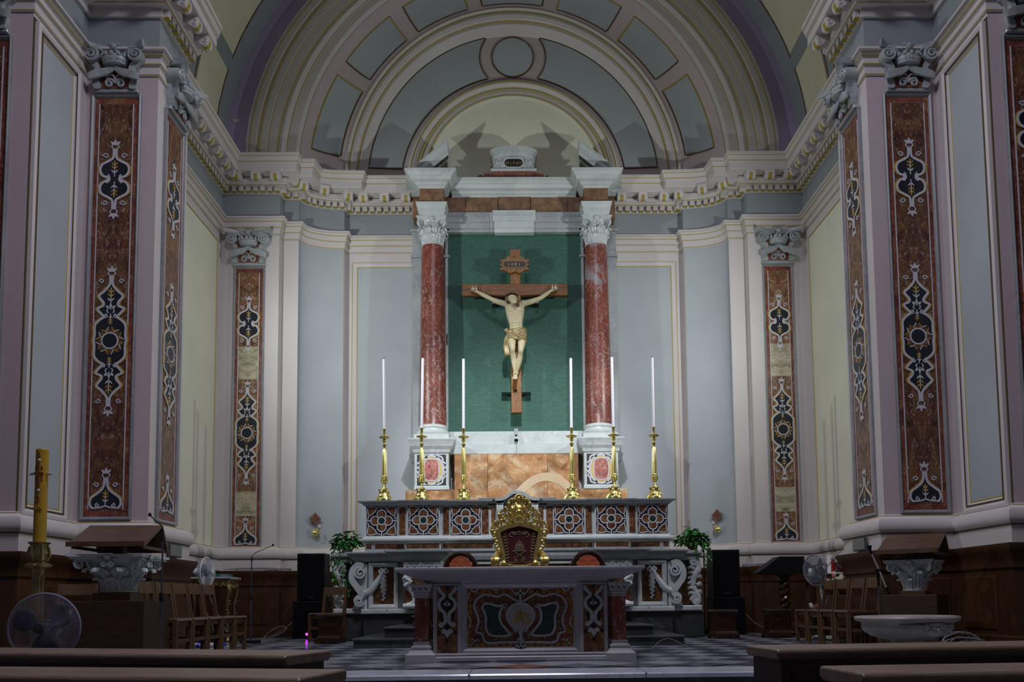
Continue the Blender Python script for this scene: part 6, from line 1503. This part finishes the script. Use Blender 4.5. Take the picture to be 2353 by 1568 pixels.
d = MB(); d.ribbon([(0.0, 0.70), (0.0, 0.45)], [0.012, 0.03], -0.057, -0.048); d.ribbon([(-0.04, 0.615), (0.04, 0.615)], 0.014, -0.056, -0.04); d.obj('cross', M['terracotta'], t, sm=0)
d = MB()
for s in (-1, 1): d.lathe([(0.004, 0), (0.012, 0.01), (0.016, 0.03), (0.01, 0.05), (0.0, 0.065)], 10, (0, 0, 0)); 
d = MB()
for s in (-1, 1): d.tube([(s*0.048, -0.01, 0.615), (s*0.065, -0.012, 0.617), (s*0.085, -0.012, 0.612), (s*0.108, -0.014, 0.605)], [0.006, 0.015, 0.012, 0.001], 8)
for z in (0.73, 0.46): d.ball((0.004, -0.054, z), 0.014, 0.01, 0.014)
d.obj('incense_grains', M['chrome'], t)
MB().ribbon([(-0.036, 0.30), (-0.012, 0.301), (0.012, 0.301), (0.036, 0.30)], 0.022, -0.056, -0.036).obj('gilt_band', M['inlay_ochre'], t, sm=0)
MB().tube([(0, 0, 0.828), (0, 0, 0.845)], 0.003, 5).obj('wick', M['black'], t)
# ------------------------------------------------------------ fans
def fan_head(t, r, mat_g, mat_b, nrad, nring, wire, center, tilt, yaw, hubmat):
    Mx = Matrix.Translation(center) @ Matrix.Rotation(yaw, 4, 'Z') @ Matrix.Rotation(tilt, 4, 'X')
    for side, nm in ((-1, 'front_grille'), (1, 'rear_grille')):
        g = MB()
        prof = [(0.16*r, 0.085), (0.5*r, 0.08), (0.85*r, 0.055), (0.97*r, 0.02), (r, 0.0)]
        for k in range(nrad):
            a = 2*PI*k/nrad; tw = 0.45*side
            g.tube([(q_*math.cos(a+tw*q_/r), side*d, q_*math.sin(a+tw*q_/r)) for q_, d in prof], wire, 3, cap=False)
        for q_, d in [(r*(0.16+0.84*j/nring), 0) for j in range(nring+1)]:
            dd = 0.085*math.sqrt(max(0, 1-(q_/r)**2.5))
            g.tube([(q_*math.cos(2*PI*i/40), side*dd, q_*math.sin(2*PI*i/40)) for i in range(41)], wire, 3, cap=False)
        g.xf(Mx); g.obj(nm, mat_g, t, sm=0)
    g = MB(); g.tube([(r*math.cos(2*PI*i/48), 0, r*math.sin(2*PI*i/48)) for i in range(49)], 0.010, 8); g.xf(Mx); g.obj('rim', mat_g, t)
    h = MB(); h.lathe([(0, 0.10), (0.10*r+0.012, 0.098), (0.16*r, 0.085), (0.16*r, 0.08)], 18, axis='y'); h.xf(Mx); h.obj('badge', hubmat, t)
    b = MB()
    for k in range(3):
        a0 = 2*PI*k/3+0.5; vs = []; n = 6; m_ = 5
        for i in range(n+1):
            q_ = r*(0.14+0.74*i/n); sw = 0.55*(0.6+0.5*math.sin(PI*i/n))
            for j in range(m_):
                a = a0+sw*(j/(m_-1)*2-1)+0.2*i/n; vs.append((q_*math.cos(a), 0.03*(j/(m_-1)*2-1)*(1-0.3*i/n), q_*math.sin(a)))
        b.add(vs, [(i*m_+j, i*m_+j+1, (i+1)*m_+j+1, (i+1)*m_+j) for i in range(n) for j in range(m_-1)])
    b.lathe([(0, -0.03), (0.15*r, -0.03), (0.15*r, 0.03), (0, 0.03)], 14, axis='y'); b.xf(Mx); o = b.obj('blades', mat_b, t)
    so = o.modifiers.new('thickness', 'SOLIDIFY'); so.thickness = 0.003
    m = MB(); m.lathe([(0.05, -0.05), (0.062, -0.08), (0.06, -0.17), (0.035, -0.2), (0, -0.205)], 16, axis='y'); m.xf(Mx); m.obj('motor', hubmat, t)
t = thing('floor_fan', 'large mesh-caged fan in the left foreground, behind the front bench', 'fan', (-3.51, 6.05, -0.45))
fan_head(t, 0.25, M['lilac_plastic'], M['fanblade'], 110, 26, 0.0006, (0, 0, 0.90), 0.0, R_(6), M['fanblade'])
MB().tube([(0, 0.12, 0.02), (0, 0.12, 0.88)], 0.018, 8).obj('pole', M['steel'], t); MB().lathe([(0.2, 0), (0.2, 0.03), (0.03, 0.05)], 24, (0, 0.12, 0)).obj('base', M['steel'], t)
WP = M['white_plastic']
t = thing('pedestal_fan', 'white pedestal fan turned sideways behind the left chairs, with blue collar', 'fan', (-4.62, 12.0, 0))
fan_head(t, 0.215, WP, M['lilac_plastic'], 48, 8, 0.0012, (0.06, -0.02, 1.08), R_(0), R_(86), WP)
MB().tube([(0, 0, 0.06), (0, 0, 0.60)], 0.022, 10).obj('lower_pole', WP, t); MB().tube([(0, 0, 0.58), (0, 0, 0.84)], 0.010, 8).obj('inner_pole', M['steel'], t)
MB().lathe([(0.03, 0.80), (0.036, 0.84), (0.04, 0.90), (0.045, 1.02), (0.03, 1.05)], 14).obj('neck', WP, t)
MB().lathe([(0.035, 0.045), (0.045, 0.06), (0.03, 0.11)], 12).obj('collar', M['blue_plastic'], t)
b = MB()
for a in (0.2, 0.2+PI/2): b.xf(Matrix.Identity(4)); c, s = math.cos(a)*0.3, math.sin(a)*0.3; b.tube([(-c, -s, 0.025), (c, s, 0.025)], 0.026, 6)
b.obj('cross_base', WP, t)
e = MB()
for a in (0.2, 0.2+PI/2, 0.2+PI, 0.2+1.5*PI): e.ball((0.31*math.cos(a), 0.31*math.sin(a), 0.026), 0.028)
e.obj('foot_caps', M['blue_plastic'], t)
MB().ball((0.05, -0.02, 0.84), 0.02).obj('tilt_knob', M['chrome'], t)
t = thing('pedestal_fan', 'white pedestal fan with translucent round cage above the right chairs', 'fan', (4.54, 12.12, 0))
fan_head(t, 0.23, M['lilac_plastic'], M['fanblade'], 80, 18, 0.0010, (-0.12, -0.04, 1.03), R_(4), R_(-68), WP)
MB().tube([(0, 0, 0.05), (0, 0, 0.62)], 0.014, 8).obj('pole', M['steel'], t)
MB().lathe([(0.016, 0.58), (0.032, 0.62), (0.042, 0.72), (0.035, 0.84), (0.02, 0.98)], 14).obj('control_neck', WP, t)
MB().box(-0.02, 0.02, -0.045, -0.036, 0.68, 0.80).obj('button_strip', M['black'], t, sm=0)
b = MB()
for a in (0.25, 0.25+PI/2): c, s = math.cos(a)*0.22, math.sin(a)*0.22; b.tube([(-c, -s, 0.028), (c, s, 0.028)], 0.028, 6)
b.obj('cross_base', WP, t)
# ------------------------------------------------------------ microphone stands
def mic_stand(label, loc, h, neck, base):
    t = thing('microphone_stand', label, 'microphone stand', loc)
    base(t)
    MB().tube([(0, 0, 0.03), (0, 0, h*0.55)], 0.013, 8).obj('lower_tube', M['steel'], t); MB().tube([(0, 0, h*0.5), (0, 0, h)], 0.009, 8).obj('upper_tube', M['steel'], t)
    MB().lathe([(0.018, h*0.52), (0.02, h*0.53), (0.02, h*0.58), (0.012, h*0.59)], 10).obj('clutch', M['black'], t)
    MB().lathe([(0.014, h-0.02), (0.014, h+0.03), (0.008, h+0.04)], 8).obj('neck_socket', M['black'], t)
    P = smooth(neck, 6); MB().tube(P, 0.005, 6).obj('gooseneck', M['black'], t)
    MB().ball(neck[-1], 0.017, 0.017, 0.02).obj('microphone', M['black'], t)
flatb = lambda t: MB().cbox(-0.13, 0.13, -0.10, 0.10, 0, 0.05, 0.01).obj('base', M['black'], t, sm=0)
roundb = lambda t: MB().lathe([(0.13, 0), (0.13, 0.02), (0.02, 0.04)], 24).obj('base', M['black'], t)
mic_stand('thin gooseneck microphone stand beside the left lectern', (-3.42, 7.82, 0), 1.24, [(0, 0, 1.24), (0.0, 0, 1.32), (-0.03, 0, 1.38), (-0.08, 0, 1.42), (-0.13, 0, 1.475)], roundb)
mic_stand('gooseneck microphone stand before the far left pilaster', (-4.17, 12.8, 0), 1.30, [(0, 0, 1.30), (0.01, 0, 1.36), (0.06, 0, 1.41), (0.16, 0, 1.455), (0.33, 0, 1.53)], flatb)
t = thing('microphone_stand', 'boom microphone stand with bright chrome arm, by the right chairs', 'microphone stand', (3.98, 9.0, 0))
roundb(t)
MB().tube([(0, 0, 0.03), (0, 0, 0.76)], 0.012, 8).obj('pole', M['steel'], t); MB().tube([(0, 0, 0.74), (0, 0, 0.92)], 0.016, 8).obj('upper_sleeve', M['black'], t)
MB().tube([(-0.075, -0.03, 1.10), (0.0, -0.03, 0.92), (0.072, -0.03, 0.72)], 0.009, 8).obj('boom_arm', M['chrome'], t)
MB().tube([(-0.05, -0.03, 0.91), (0.06, -0.03, 0.925)], 0.016, 8).obj('boom_clamp', M['black'], t)
MB().tube([(0.07, -0.03, 0.725), (0.102, -0.03, 0.645)], 0.014, 8).obj('counterweight', M['black'], t)
MB().tube([(-0.075, -0.03, 1.10), (-0.10, -0.04, 1.145), (-0.10, -0.04, 1.19)], [0.012, 0.018, 0.026], 8).obj('mic_clip', M['black'], t)
# ------------------------------------------------------------ gilt console table with book
t = thing('console_table', 'gilded carved console table with marble top, behind the left chairs', 'table', (-5.12, 13.65, 0))
G = M['bronze']
MB().cbox(-0.42, 0.42, -0.25, 0.25, 1.02, 1.06, 0.012).obj('table_top', M['gray_marble'], t, sm=0)
MB().cbox(-0.39, 0.39, -0.22, 0.22, 0.90, 1.02, 0.01).obj('apron', G, t, sm=0)
c = MB()
for k in range(9): c.tube([(x, -0.225, z) for x, z in spiral(-0.34+k*0.085, 0.93, 0.034, 0.008, 90, 1.3*(-1)**k, 12)], 0.010, 5)
for k in range(20): c.ball((-0.37+k*0.039, -0.225, 1.0), 0.014, 0.012, 0.012, 6, 4)
for k in range(8): c.ball((0.395, -0.18+k*0.05, 0.92-0.04*math.sin(k*0.45)), 0.02, 0.022, 0.03, 6, 4)
c.obj('apron_carving', G, t)
for sx in (-1, 1):
    for sy in (-1, 1):
        l = MB(); l.tube(smooth([(sx*0.36, sy*0.19, 0.92), (sx*0.375, sy*0.2, 0.8), (sx*0.34, sy*0.18, 0.6), (sx*0.35, sy*0.18, 0.3), (sx*0.37, sy*0.2, 0.02)], 4), [0.045]*4+[0.04]*4+[0.03]*4+[0.028]*4+[0.04], 8)
        for k in range(10): l.ball((sx*0.36+0.02*math.cos(k*1.5), sy*0.19+0.02*math.sin(k*1.5), 0.86-k*0.05), 0.022, n=6, k=4)
        l.obj('leg', G, t)
MB().box(-0.34, 0.34, -0.02, 0.02, 0.12, 0.17).obj('stretcher', G, t, sm=0)
t = thing('book', 'teal book with pale lettering lying on the gilt console table', 'book', (-5.0, 13.60, 1.06))
MB().cbox(-0.22, 0.22, -0.12, 0.12, 0, 0.05, 0.004).obj('cover', M['book'], t, sm=0)
MB().box(0.10, 0.222, -0.122, -0.1, 0.004, 0.046).obj('spine_label', M['lilac_plastic'], t, sm=0)
d = MB()
for k, ch in enumerate('VERITAS'[:5]): glyph(d, ch, -0.18+k*0.035, 0.012, 0.028, -0.1215, -0.118)
d.obj('title_marks', M['paper'], t, sm=0)
# ------------------------------------------------------------ right-hand side table with candles, flowers, lectern
t = thing('side_table', 'low wooden side table carrying candles, behind the right chairs', 'table', (5.08, 13.2, 0))
MB().cbox(-0.34, 0.34, -0.3, 0.3, 0.99, 1.02, 0.008).obj('table_top', M['paper'], t, sm=0)
MB().box(-0.31, 0.31, -0.27, 0.27, 0.90, 0.99).obj('apron', M['chairwood'], t, sm=0)
for sx in (-1, 1):
    for sy in (-1, 1): MB().box(sx*0.29-0.025, sx*0.29+0.025, sy*0.25-0.025, sy*0.25+0.025, 0, 0.90).obj('leg', M['chairwood'], t, sm=0)
t = thing('red_book', 'dark red missal on a stand, on the right side table', 'book', (5.22, 13.02, 1.02))
MB().prism([(-0.1, 0), (0.12, 0), (0.12, 0.10), (-0.1, 0.03)], -0.08, 0.09, 'x').obj('stand', M['mahogany'], t, sm=0); MB().prism([(-0.1, 0.035), (0.12, 0.105), (0.11, 0.14), (-0.11, 0.07)], -0.07, 0.08, 'x').obj('cover', M['velvet'], t, sm=0)
for k, (x, y, r, h) in enumerate(((5.12, 13.28, 0.05, 0.29), (5.34, 13.25, 0.05, 0.29))):
    t = thing('pillar_candle', ('thick white pillar candle behind the right fan', 'thick white pillar candle at the pier end of the side table')[k], 'candle', (x, y, 1.02))
    MB().lathe([(r, 0), (r, h), (r*0.85, h+0.004), (0, h-0.003)], 20).obj('wax', M['wax'], t); MB().tube([(0, 0, h-0.005), (0, 0, h+0.025)], 0.003, 5).obj('wick', M['black'], t)
t = thing('red_candle', 'slim red candle between the two white pillar candles', 'candle', (5.06, 13.02, 1.02)); MB().lathe([(0.028, 0), (0.026, 0.22), (0, 0.222)], 14).obj('wax', M['red_wax'], t); MB().tube([(0, 0, 0.22), (0, 0, 0.24)], 0.003, 5).obj('wick', M['black'], t)
def flower_group(name, label, loc, n, spread, h, pot):
    t = thing(name, label, 'flowers', loc)
    if pot: MB().cbox(-0.16, 0.16, -0.12, 0.12, 0, pot, 0.01).obj('box', M['mahogany'], t, sm=0)
    f = MB(); rnd = random.Random(len(label))
    for k in range(n*5):
        a = rnd.uniform(0, 6.28); q_ = rnd.uniform(0.3, 1)*spread*1.2; z1 = pot+h*rnd.uniform(0.3, 1)
        p0 = Vector((0.04*math.cos(a), 0.04*math.sin(a), max(0.01, pot-0.03))); p1 = Vector((q_*math.cos(a), q_*math.sin(a), z1)); mid_ = (p0+p1)/2+Vector((0, 0, h*0.2))
        w = Vector((-math.sin(a), math.cos(a), 0))*0.012
        f.add([p0-w*0.3, p0+w*0.3, mid_+w, p1, mid_-w], [(0, 1, 2, 4), (4, 2, 3)])
    f.obj('foliage', M['leafdk'], t, sm=0)
    for mt, c in ((M['flower'], n), (M['flowerpink'], n//2)):
        g = MB()
        for k in range(c):
            a = rnd.uniform(0, 6.28); q_ = rnd.uniform(0.1, 1)*spread; z = pot+h*rnd.uniform(0.5, 1.05); x, y = q_*math.cos(a), q_*math.sin(a)*0.8
            g.ball((x, y, z), 0.018, n=6, k=4)
            for j in range(5): b = j*1.257; g.ball((x+0.022*math.cos(b), y+0.022*math.sin(b)*0.6, z+0.02*math.sin(b)), 0.016, 0.012, 0.016, 5, 4)
        g.obj('blossoms', mt, t)
    return t
bx = thing('plant_stand', 'dark wooden flower stand behind the right chairs', 'stand', (4.96, 12.52, 0)); MB().cbox(-0.2, 0.2, -0.15, 0.15, 0.0, 0.66, 0.01).obj('body', M['chairwood'], bx, sm=0)
flower_group('flower_box', 'box of white and pink flowers on the flower stand, right', (4.92, 12.50, 0.66), 9, 0.17, 0.26, 0.08)
flower_group('flower_arrangement', 'low arrangement of white flowers and long leaves on the floor behind the right chairs', (4.54, 12.58, 0), 8, 0.16, 0.42, 0.10)
t = thing('draped_lectern', 'lectern with twisted dark column and black sloping board, right back', 'lectern', (4.40, 13.42, 0))
c = MB()
for ph in (0, PI): c.tube([(0.045*math.cos(ph+i*0.5), 0.045*math.sin(ph+i*0.5), 0.22+i*0.018) for i in range(42)], 0.05, 8)
c.obj('twisted_column', M['mahogany'], t)
MB().lathe([(0.2, 0), (0.2, 0.06), (0.12, 0.10), (0.08, 0.16), (0.1, 0.22)], 20).obj('base', M['mahogany'], t)
MB().lathe([(0.08, 0.96), (0.12, 1.0), (0.12, 1.03), (0.05, 1.05)], 18).obj('capital', M['mahogany'], t)
d = MB(); d.prism([(-0.48, 1.04), (-0.12, 1.30), (0.28, 1.30), (0.30, 1.04), (0.10, 1.0), (-0.30, 1.02)], -0.18, 0.18); d.obj('black_cover', M['black'], t, sm=0)
# ------------------------------------------------------------ potted plants on the altar wings
def pothos(label, loc, seed, potmat, R, H, trail, tray):
    t = thing('potted_plant', label, 'plant', loc); rnd = random.Random(seed)
    if tray: MB().cbox(-0.16, 0.18, -0.12, 0.12, 0, 0.02, 0.004).obj('tray', M['mahogany'], t, sm=0)
    MB().lathe([(0.075, 0.02), (0.10, 0.16), (0.105, 0.165), (0.09, 0.165), (0.085, 0.14), (0, 0.14)], 20).obj('pot', potmat, t)
    lf = MB(); lf.add([(0, 0, 0), (-0.028, 0.02, 0.004), (-0.032, 0.045, 0.0), (-0.018, 0.075, -0.006), (0, 0.105, -0.018), (0.018, 0.075, -0.006), (0.032, 0.045, 0.0), (0.028, 0.02, 0.004), (0, 0.05, -0.012)],
                      [(0, 8, 2, 1), (8, 4, 3, 2), (0, 7, 6, 8), (8, 6, 5, 4)])
    me = lf.mesh('leaf', M['leaf'], 0)
    def leaf(p, a, tilt, s):
        o = bpy.data.objects.new('leaf', me); COL.objects.link(o); o.parent = t; o.location = p; o.rotation_euler = (tilt, 0, a); o.scale = (s, s, s)
    for k in range(170):
        a = rnd.uniform(0, 6.283); e = rnd.uniform(0, 1)**0.5; q_ = R*e; z = 0.12+H*rnd.uniform(0.05, 1)*(1.05-0.7*e*e)
        leaf((q_*math.cos(a), q_*math.sin(a)*0.75, z), a-PI/2+rnd.uniform(-.5, .5), rnd.uniform(-0.9, 0.35), rnd.uniform(0.85, 1.4))
    st = MB()
    for k in range(trail[0]):
        a = rnd.uniform(PI*0.95, PI*2.05); q0 = R*rnd.uniform(0.3, 0.9); L = trail[1]*rnd.uniform(0.25, 1)
        x = q0*math.cos(a)+trail[2]; y = min(-0.17, q0*math.sin(a)*0.5-0.17); n = max(3, int(L/0.075))
        P = [(x*0.6, y*0.5, 0.16)]+[(x+0.03*math.sin(i*0.9+k), y-0.02+0.015*math.cos(i*1.3), 0.12-L*i/n) for i in range(n+1)]
        st.tube(P, 0.004, 4)
        for i in range(1, n+1):
            leaf(P[i], rnd.uniform(0, 6.283), rnd.uniform(-1.4, -0.5), rnd.uniform(0.6, 1.0))
    st.obj('trailing_stems', M['stem'], t)
    return t
pothos('trailing green pothos in a silver pot at the left end of the high altar', (-2.87, 13.72, 1.43), 5, M['chrome'], 0.22, 0.30, (11, 1.15, -0.02), True)
pothos('bushy green pothos in a terracotta pot at the right end of the high altar', (2.96, 13.72, 1.43), 9, M['terracotta'], 0.25, 0.30, (7, 0.5, 0.05), False)
# ------------------------------------------------------------ sconces and stone diamonds on the curved corners
for s, lb in ((-1, 'left'), (1, 'right')):
    x, y = s*3.93, 15.86
    rz = -s*R_(28)
    t = thing('wall_cross', 'reddish stone diamond with a cross on the %s curved corner' % lb, 'plaque', (x, y-0.02, 2.25), rz)
    MB().prism([(-0.115, 0), (0, -0.125), (0.115, 0), (0, 0.125)], -0.03, 0.0).obj('diamond', M['dstone'], t, sm=0)
    c = MB(); c.ribbon([(-0.06, 0), (0.06, 0)], 0.016, -0.036, -0.028); c.ribbon([(0, -0.07), (0, 0.07)], 0.016, -0.037, -0.028); c.obj('cross', M['red_jasper'], t, sm=0)
    t = thing('wall_sconce', 'small gilt wall sconce with a white candle bulb, %s curved corner' % lb, 'sconce', (x, y-0.02, 1.98), rz)
    b = MB(); b.lathe([(0.05, 0), (0.05, 0.012), (0.03, 0.03), (0, 0.035)], 14, axis='y')
    for k in range(6): a = k*PI/3; b.ball((0.045*math.cos(a), -0.02, 0.055*math.sin(a)), 0.022)
    b.obj('back_plate', M['brass'], t)
    MB().tube(smooth([(0, -0.03, 0), (-s*0.02, -0.10, -0.03), (-s*0.05, -0.14, 0.03), (-s*0.05, -0.14, 0.07)], 4), 0.010, 7).obj('arm', M['brass'], t)
    MB().lathe([(0.012, 0.06), (0.03, 0.07), (0.034, 0.085), (0.02, 0.09)], 14, (-s*0.05, -0.14, 0)).obj('cup', M['brass'], t)
    MB().lathe([(0.02, 0.085), (0.03, 0.10), (0.032, 0.14), (0.02, 0.145), (0, 0.145)], 14, (-s*0.05, -0.14, 0)).obj('glass_shade', M['wax'], t)
# small boxes screwed to the pier bases
t = thing('junction_box', 'flat gray box on the base of the left pier', 'box', (-4.64, 11.05, 1.31), PI/2)
MB().cbox(-0.18, 0.18, -0.02, 0.0, -0.05, 0.10, 0.005).obj('lid', M['steelgray'], t, sm=0); MB().box(-0.19, 0.19, -0.01, 0.02, -0.06, 0.11).obj('back', M['steel'], t, sm=0)
t = thing('junction_box', 'flat gray box with a cable on the base of the right pier', 'box', (4.64, 11.0, 1.31), -PI/2)
MB().cbox(-0.18, 0.18, -0.02, 0.0, -0.05, 0.10, 0.005).obj('lid', M['steelgray'], t, sm=0); MB().box(-0.19, 0.19, -0.01, 0.02, -0.06, 0.11).obj('back', M['steel'], t, sm=0)
MB().tube(smooth([(-0.22, -0.04, 0.10), (-0.34, -0.05, 0.06), (-0.45, -0.10, -0.06), (-0.70, -0.25, -0.35), (-0.80, -0.25, -0.7), (-0.9, -0.2, -0.85), (-1.0, -0.1, -0.75), (-1.0, -0.12, -0.5)], 6), 0.006, 5).obj('cable', M['cable'], t)
t = thing('paper_notice', 'white card propped on the wainscot ledge beside the right plant', 'card', (3.10, 15.98, 1.225)); MB().box(-0.18, 0.18, -0.012, -0.006, 0.0, 0.14).obj('card', M['paper'], t, sm=0)
t = thing('bell_cord', 'dark hooked bracket with a hanging bell cord between right plant and loudspeaker', 'bracket', (3.26, 14.5, 0)); MB().tube(smooth([(-0.2, 0.0, 1.45), (-0.14, 0, 1.57), (-0.02, 0, 1.6), (0.06, 0, 1.5), (0.07, 0, 1.3), (0.06, 0, 0.1)], 5), 0.012, 6).obj('rod', M['black'], t); MB().lathe([(0.06, 0), (0.06, 0.03), (0.02, 0.1)], 14, (0.06, 0, 0)).obj('foot', M['black'], t)
# ------------------------------------------------------------ cables
def cable(label, pts, r=0.006, group=None, loops=1):
    t = thing('cable', label, 'cable', (0, 0, 0), 0, group); P = smooth(pts, 6)
    MB().tube(P, r, 5).obj('wire', M['cable'], t); return t
for s, lb in ((-1, 'left'), (1, 'right')):
    for k in range(3):
        z = 1.235+0.012*k+0.008
        pts = [(s*(5.45-0.1*k), 15.19+0.01*k, z+0.012), (s*5.1, 15.18, z+0.006*math.sin(k)), (s*4.7, 15.19, z+0.01), (s*4.40, 15.22+0.03*k, z), (s*4.32, 15.42, z), (s*4.15, 15.60, z+0.01), (s*3.8, 15.80, z)]
        cable('gray cable lying on the %s wainscot ledge, %s strand of the bundle' % (lb, ('lowest', 'middle', 'upper')[k]), pts, 0.006)
cable('pale cable trailing from the left loudspeaker to the plug on the floor', [(-3.92, 14.3, 0.30), (-4.0, 14.25, 0.22), (-4.25, 14.2, 0.06), (-4.5, 14.1, 0.012), (-4.7, 14.0, 0.012), (-4.5, 13.8, 0.012), (-4.2, 13.7, 0.012)])
cable('loose white cable loop on the floor behind the far microphone stand', [(-4.35, 13.5, 0.012), (-4.2, 13.75, 0.02), (-4.0, 13.9, 0.12), (-3.95, 14.0, 0.2), (-4.1, 14.05, 0.22), (-4.25, 14.0, 0.12), (-4.3, 13.9, 0.02), (-4.05, 13.6, 0.012)])
cable('pale cable running from the right loudspeaker across the floor', [(3.95, 14.4, 0.42), (4.0, 14.3, 0.34), (4.2, 14.2, 0.15), (4.45, 14.1, 0.08), (4.8, 14.0, 0.03), (5.0, 13.7, 0.012)])
cable('thin cable arching over the floor by the right end of the steps', [(1.6, 9.9, 0.012), (1.7, 10.0, 0.10), (1.85, 10.1, 0.13), (2.0, 10.0, 0.06), (2.05, 9.8, 0.012), (1.8, 9.4, 0.012)], 0.004)
cable('thin gray cable hanging by the gilt console table, outer strand', [(-4.98, 13.2, 0.98), (-4.95, 13.2, 0.7), (-4.85, 13.2, 0.5), (-4.75, 13.2, 0.3), (-4.6, 13.2, 0.012)], 0.006)
cable('thin gray cable hanging by the gilt console table, inner strand', [(-5.05, 13.15, 0.98), (-5.04, 13.15, 0.7), (-5.0, 13.15, 0.5), (-4.9, 13.15, 0.3), (-4.85, 13.15, 0.012)], 0.006)
cl = thing('cable_coil', 'tangled coil of gray cable on the floor right of the marble basin', 'cable', (4.55, 8.4, 0))
rnd = random.Random(3); m = MB()
for k in range(11):
    rx, rz_ = rnd.uniform(0.10, 0.24), rnd.uniform(0.06, 0.13); x0 = rnd.uniform(-0.06, 0.06); y0 = rnd.uniform(-0.06, 0.06)
    m.tube([(x0+rx*math.cos(i*PI/12), y0+0.05*math.sin(i*PI/6+k), rz_+0.008+rz_*math.sin(i*PI/12)) for i in range(25)], 0.006, 5)
m.obj('wire', M['cable'], cl)
# small wall marks
for s, lb in ((-1, 'left'), (1, 'right')):
    t = thing('paint_patch', 'small flake of bare plaster on the %s mauve arch' % lb, 'patch', (s*5.42, 15.355, 10.05)) if s < 0 else None
    if t: MB().prism(smooth([(-0.08, 0.01), (-0.06, 0.035), (-0.02, 0.03), (0.0, 0.05), (0.03, 0.03), (0.08, 0.035), (0.07, 0.0), (0.08, -0.03), (0.03, -0.05), (0.0, -0.03), (-0.04, -0.045), (-0.05, -0.015)], 2, True), -0.004, 0.004).obj('bare_plaster', M['paper'], t, sm=0)
# ------------------------------------------------------------ benches in the nave, nearest the camera
def bench(label, a, b, depth, ztop, s):
    a = Vector(a); b = Vector(b); L = (b-a).length; rz = math.atan2((b-a).y, (b-a).x)
    t = thing('bench', label, 'bench', (a.x, a.y, -0.45), rz, 'dark wooden nave benches')
    h = ztop+0.45
    m = MB(); c = 0.012; r = 0.03
    P = [(-depth+0.0, h-0.03), (-depth, h-0.012), (-depth+0.012, h), (-0.012, h), (0, h-0.012), (0, h-0.04), (-0.03, h-0.055), (-depth+0.03, h-0.055)]
    m.prism([(p, z) for p, z in P], 0.0, L, 'x')
    m.obj('top_board', M['pew'], t, sm=0, bevel=0.012)
    m = MB(); m.box(0.04, L-0.04, -depth+0.05, -depth+0.08, 0.12, h-0.055); m.obj('front_panel', M['pewdark'], t, sm=0)
    m = MB(); m.prism([(-depth+0.03, h-0.055), (-depth+0.05, h-0.10), (-depth+0.055, h-0.055)], 0.03, L-0.03, 'x'); m.obj('moulding', M['pewdark'], t, sm=0)
    for x in (0.03, L-0.08):
        m = MB(); m.cbox(x, x+0.05, -depth+0.03, -0.03, 0, h-0.055, 0.005); m.obj('end_panel', M['pewdark'], t, sm=0)
    m = MB(); m.cbox(0.02, L-0.02, -depth+0.02, -0.02, 0, 0.10, 0.006); m.obj('foot_rail', M['pewdark'], t, sm=0)
    return t
bench('left front bench, the farther of the two at lower left', (-3.62, 5.36), (-1.08, 4.58), 0.46, 0.35, 0)
bench('left rear bench, nearest the camera at lower left', (-3.0, 3.78), (-0.725, 3.27), 0.40, 0.35, 0)
bench('right front bench, the farther of the two at lower right', (1.245, 4.62), (3.9, 4.92), 0.42, 0.35, 0)
bench('right rear bench, nearest the camera at lower right', (1.12, 3.18), (3.2, 3.30), 0.36, 0.35, 0)
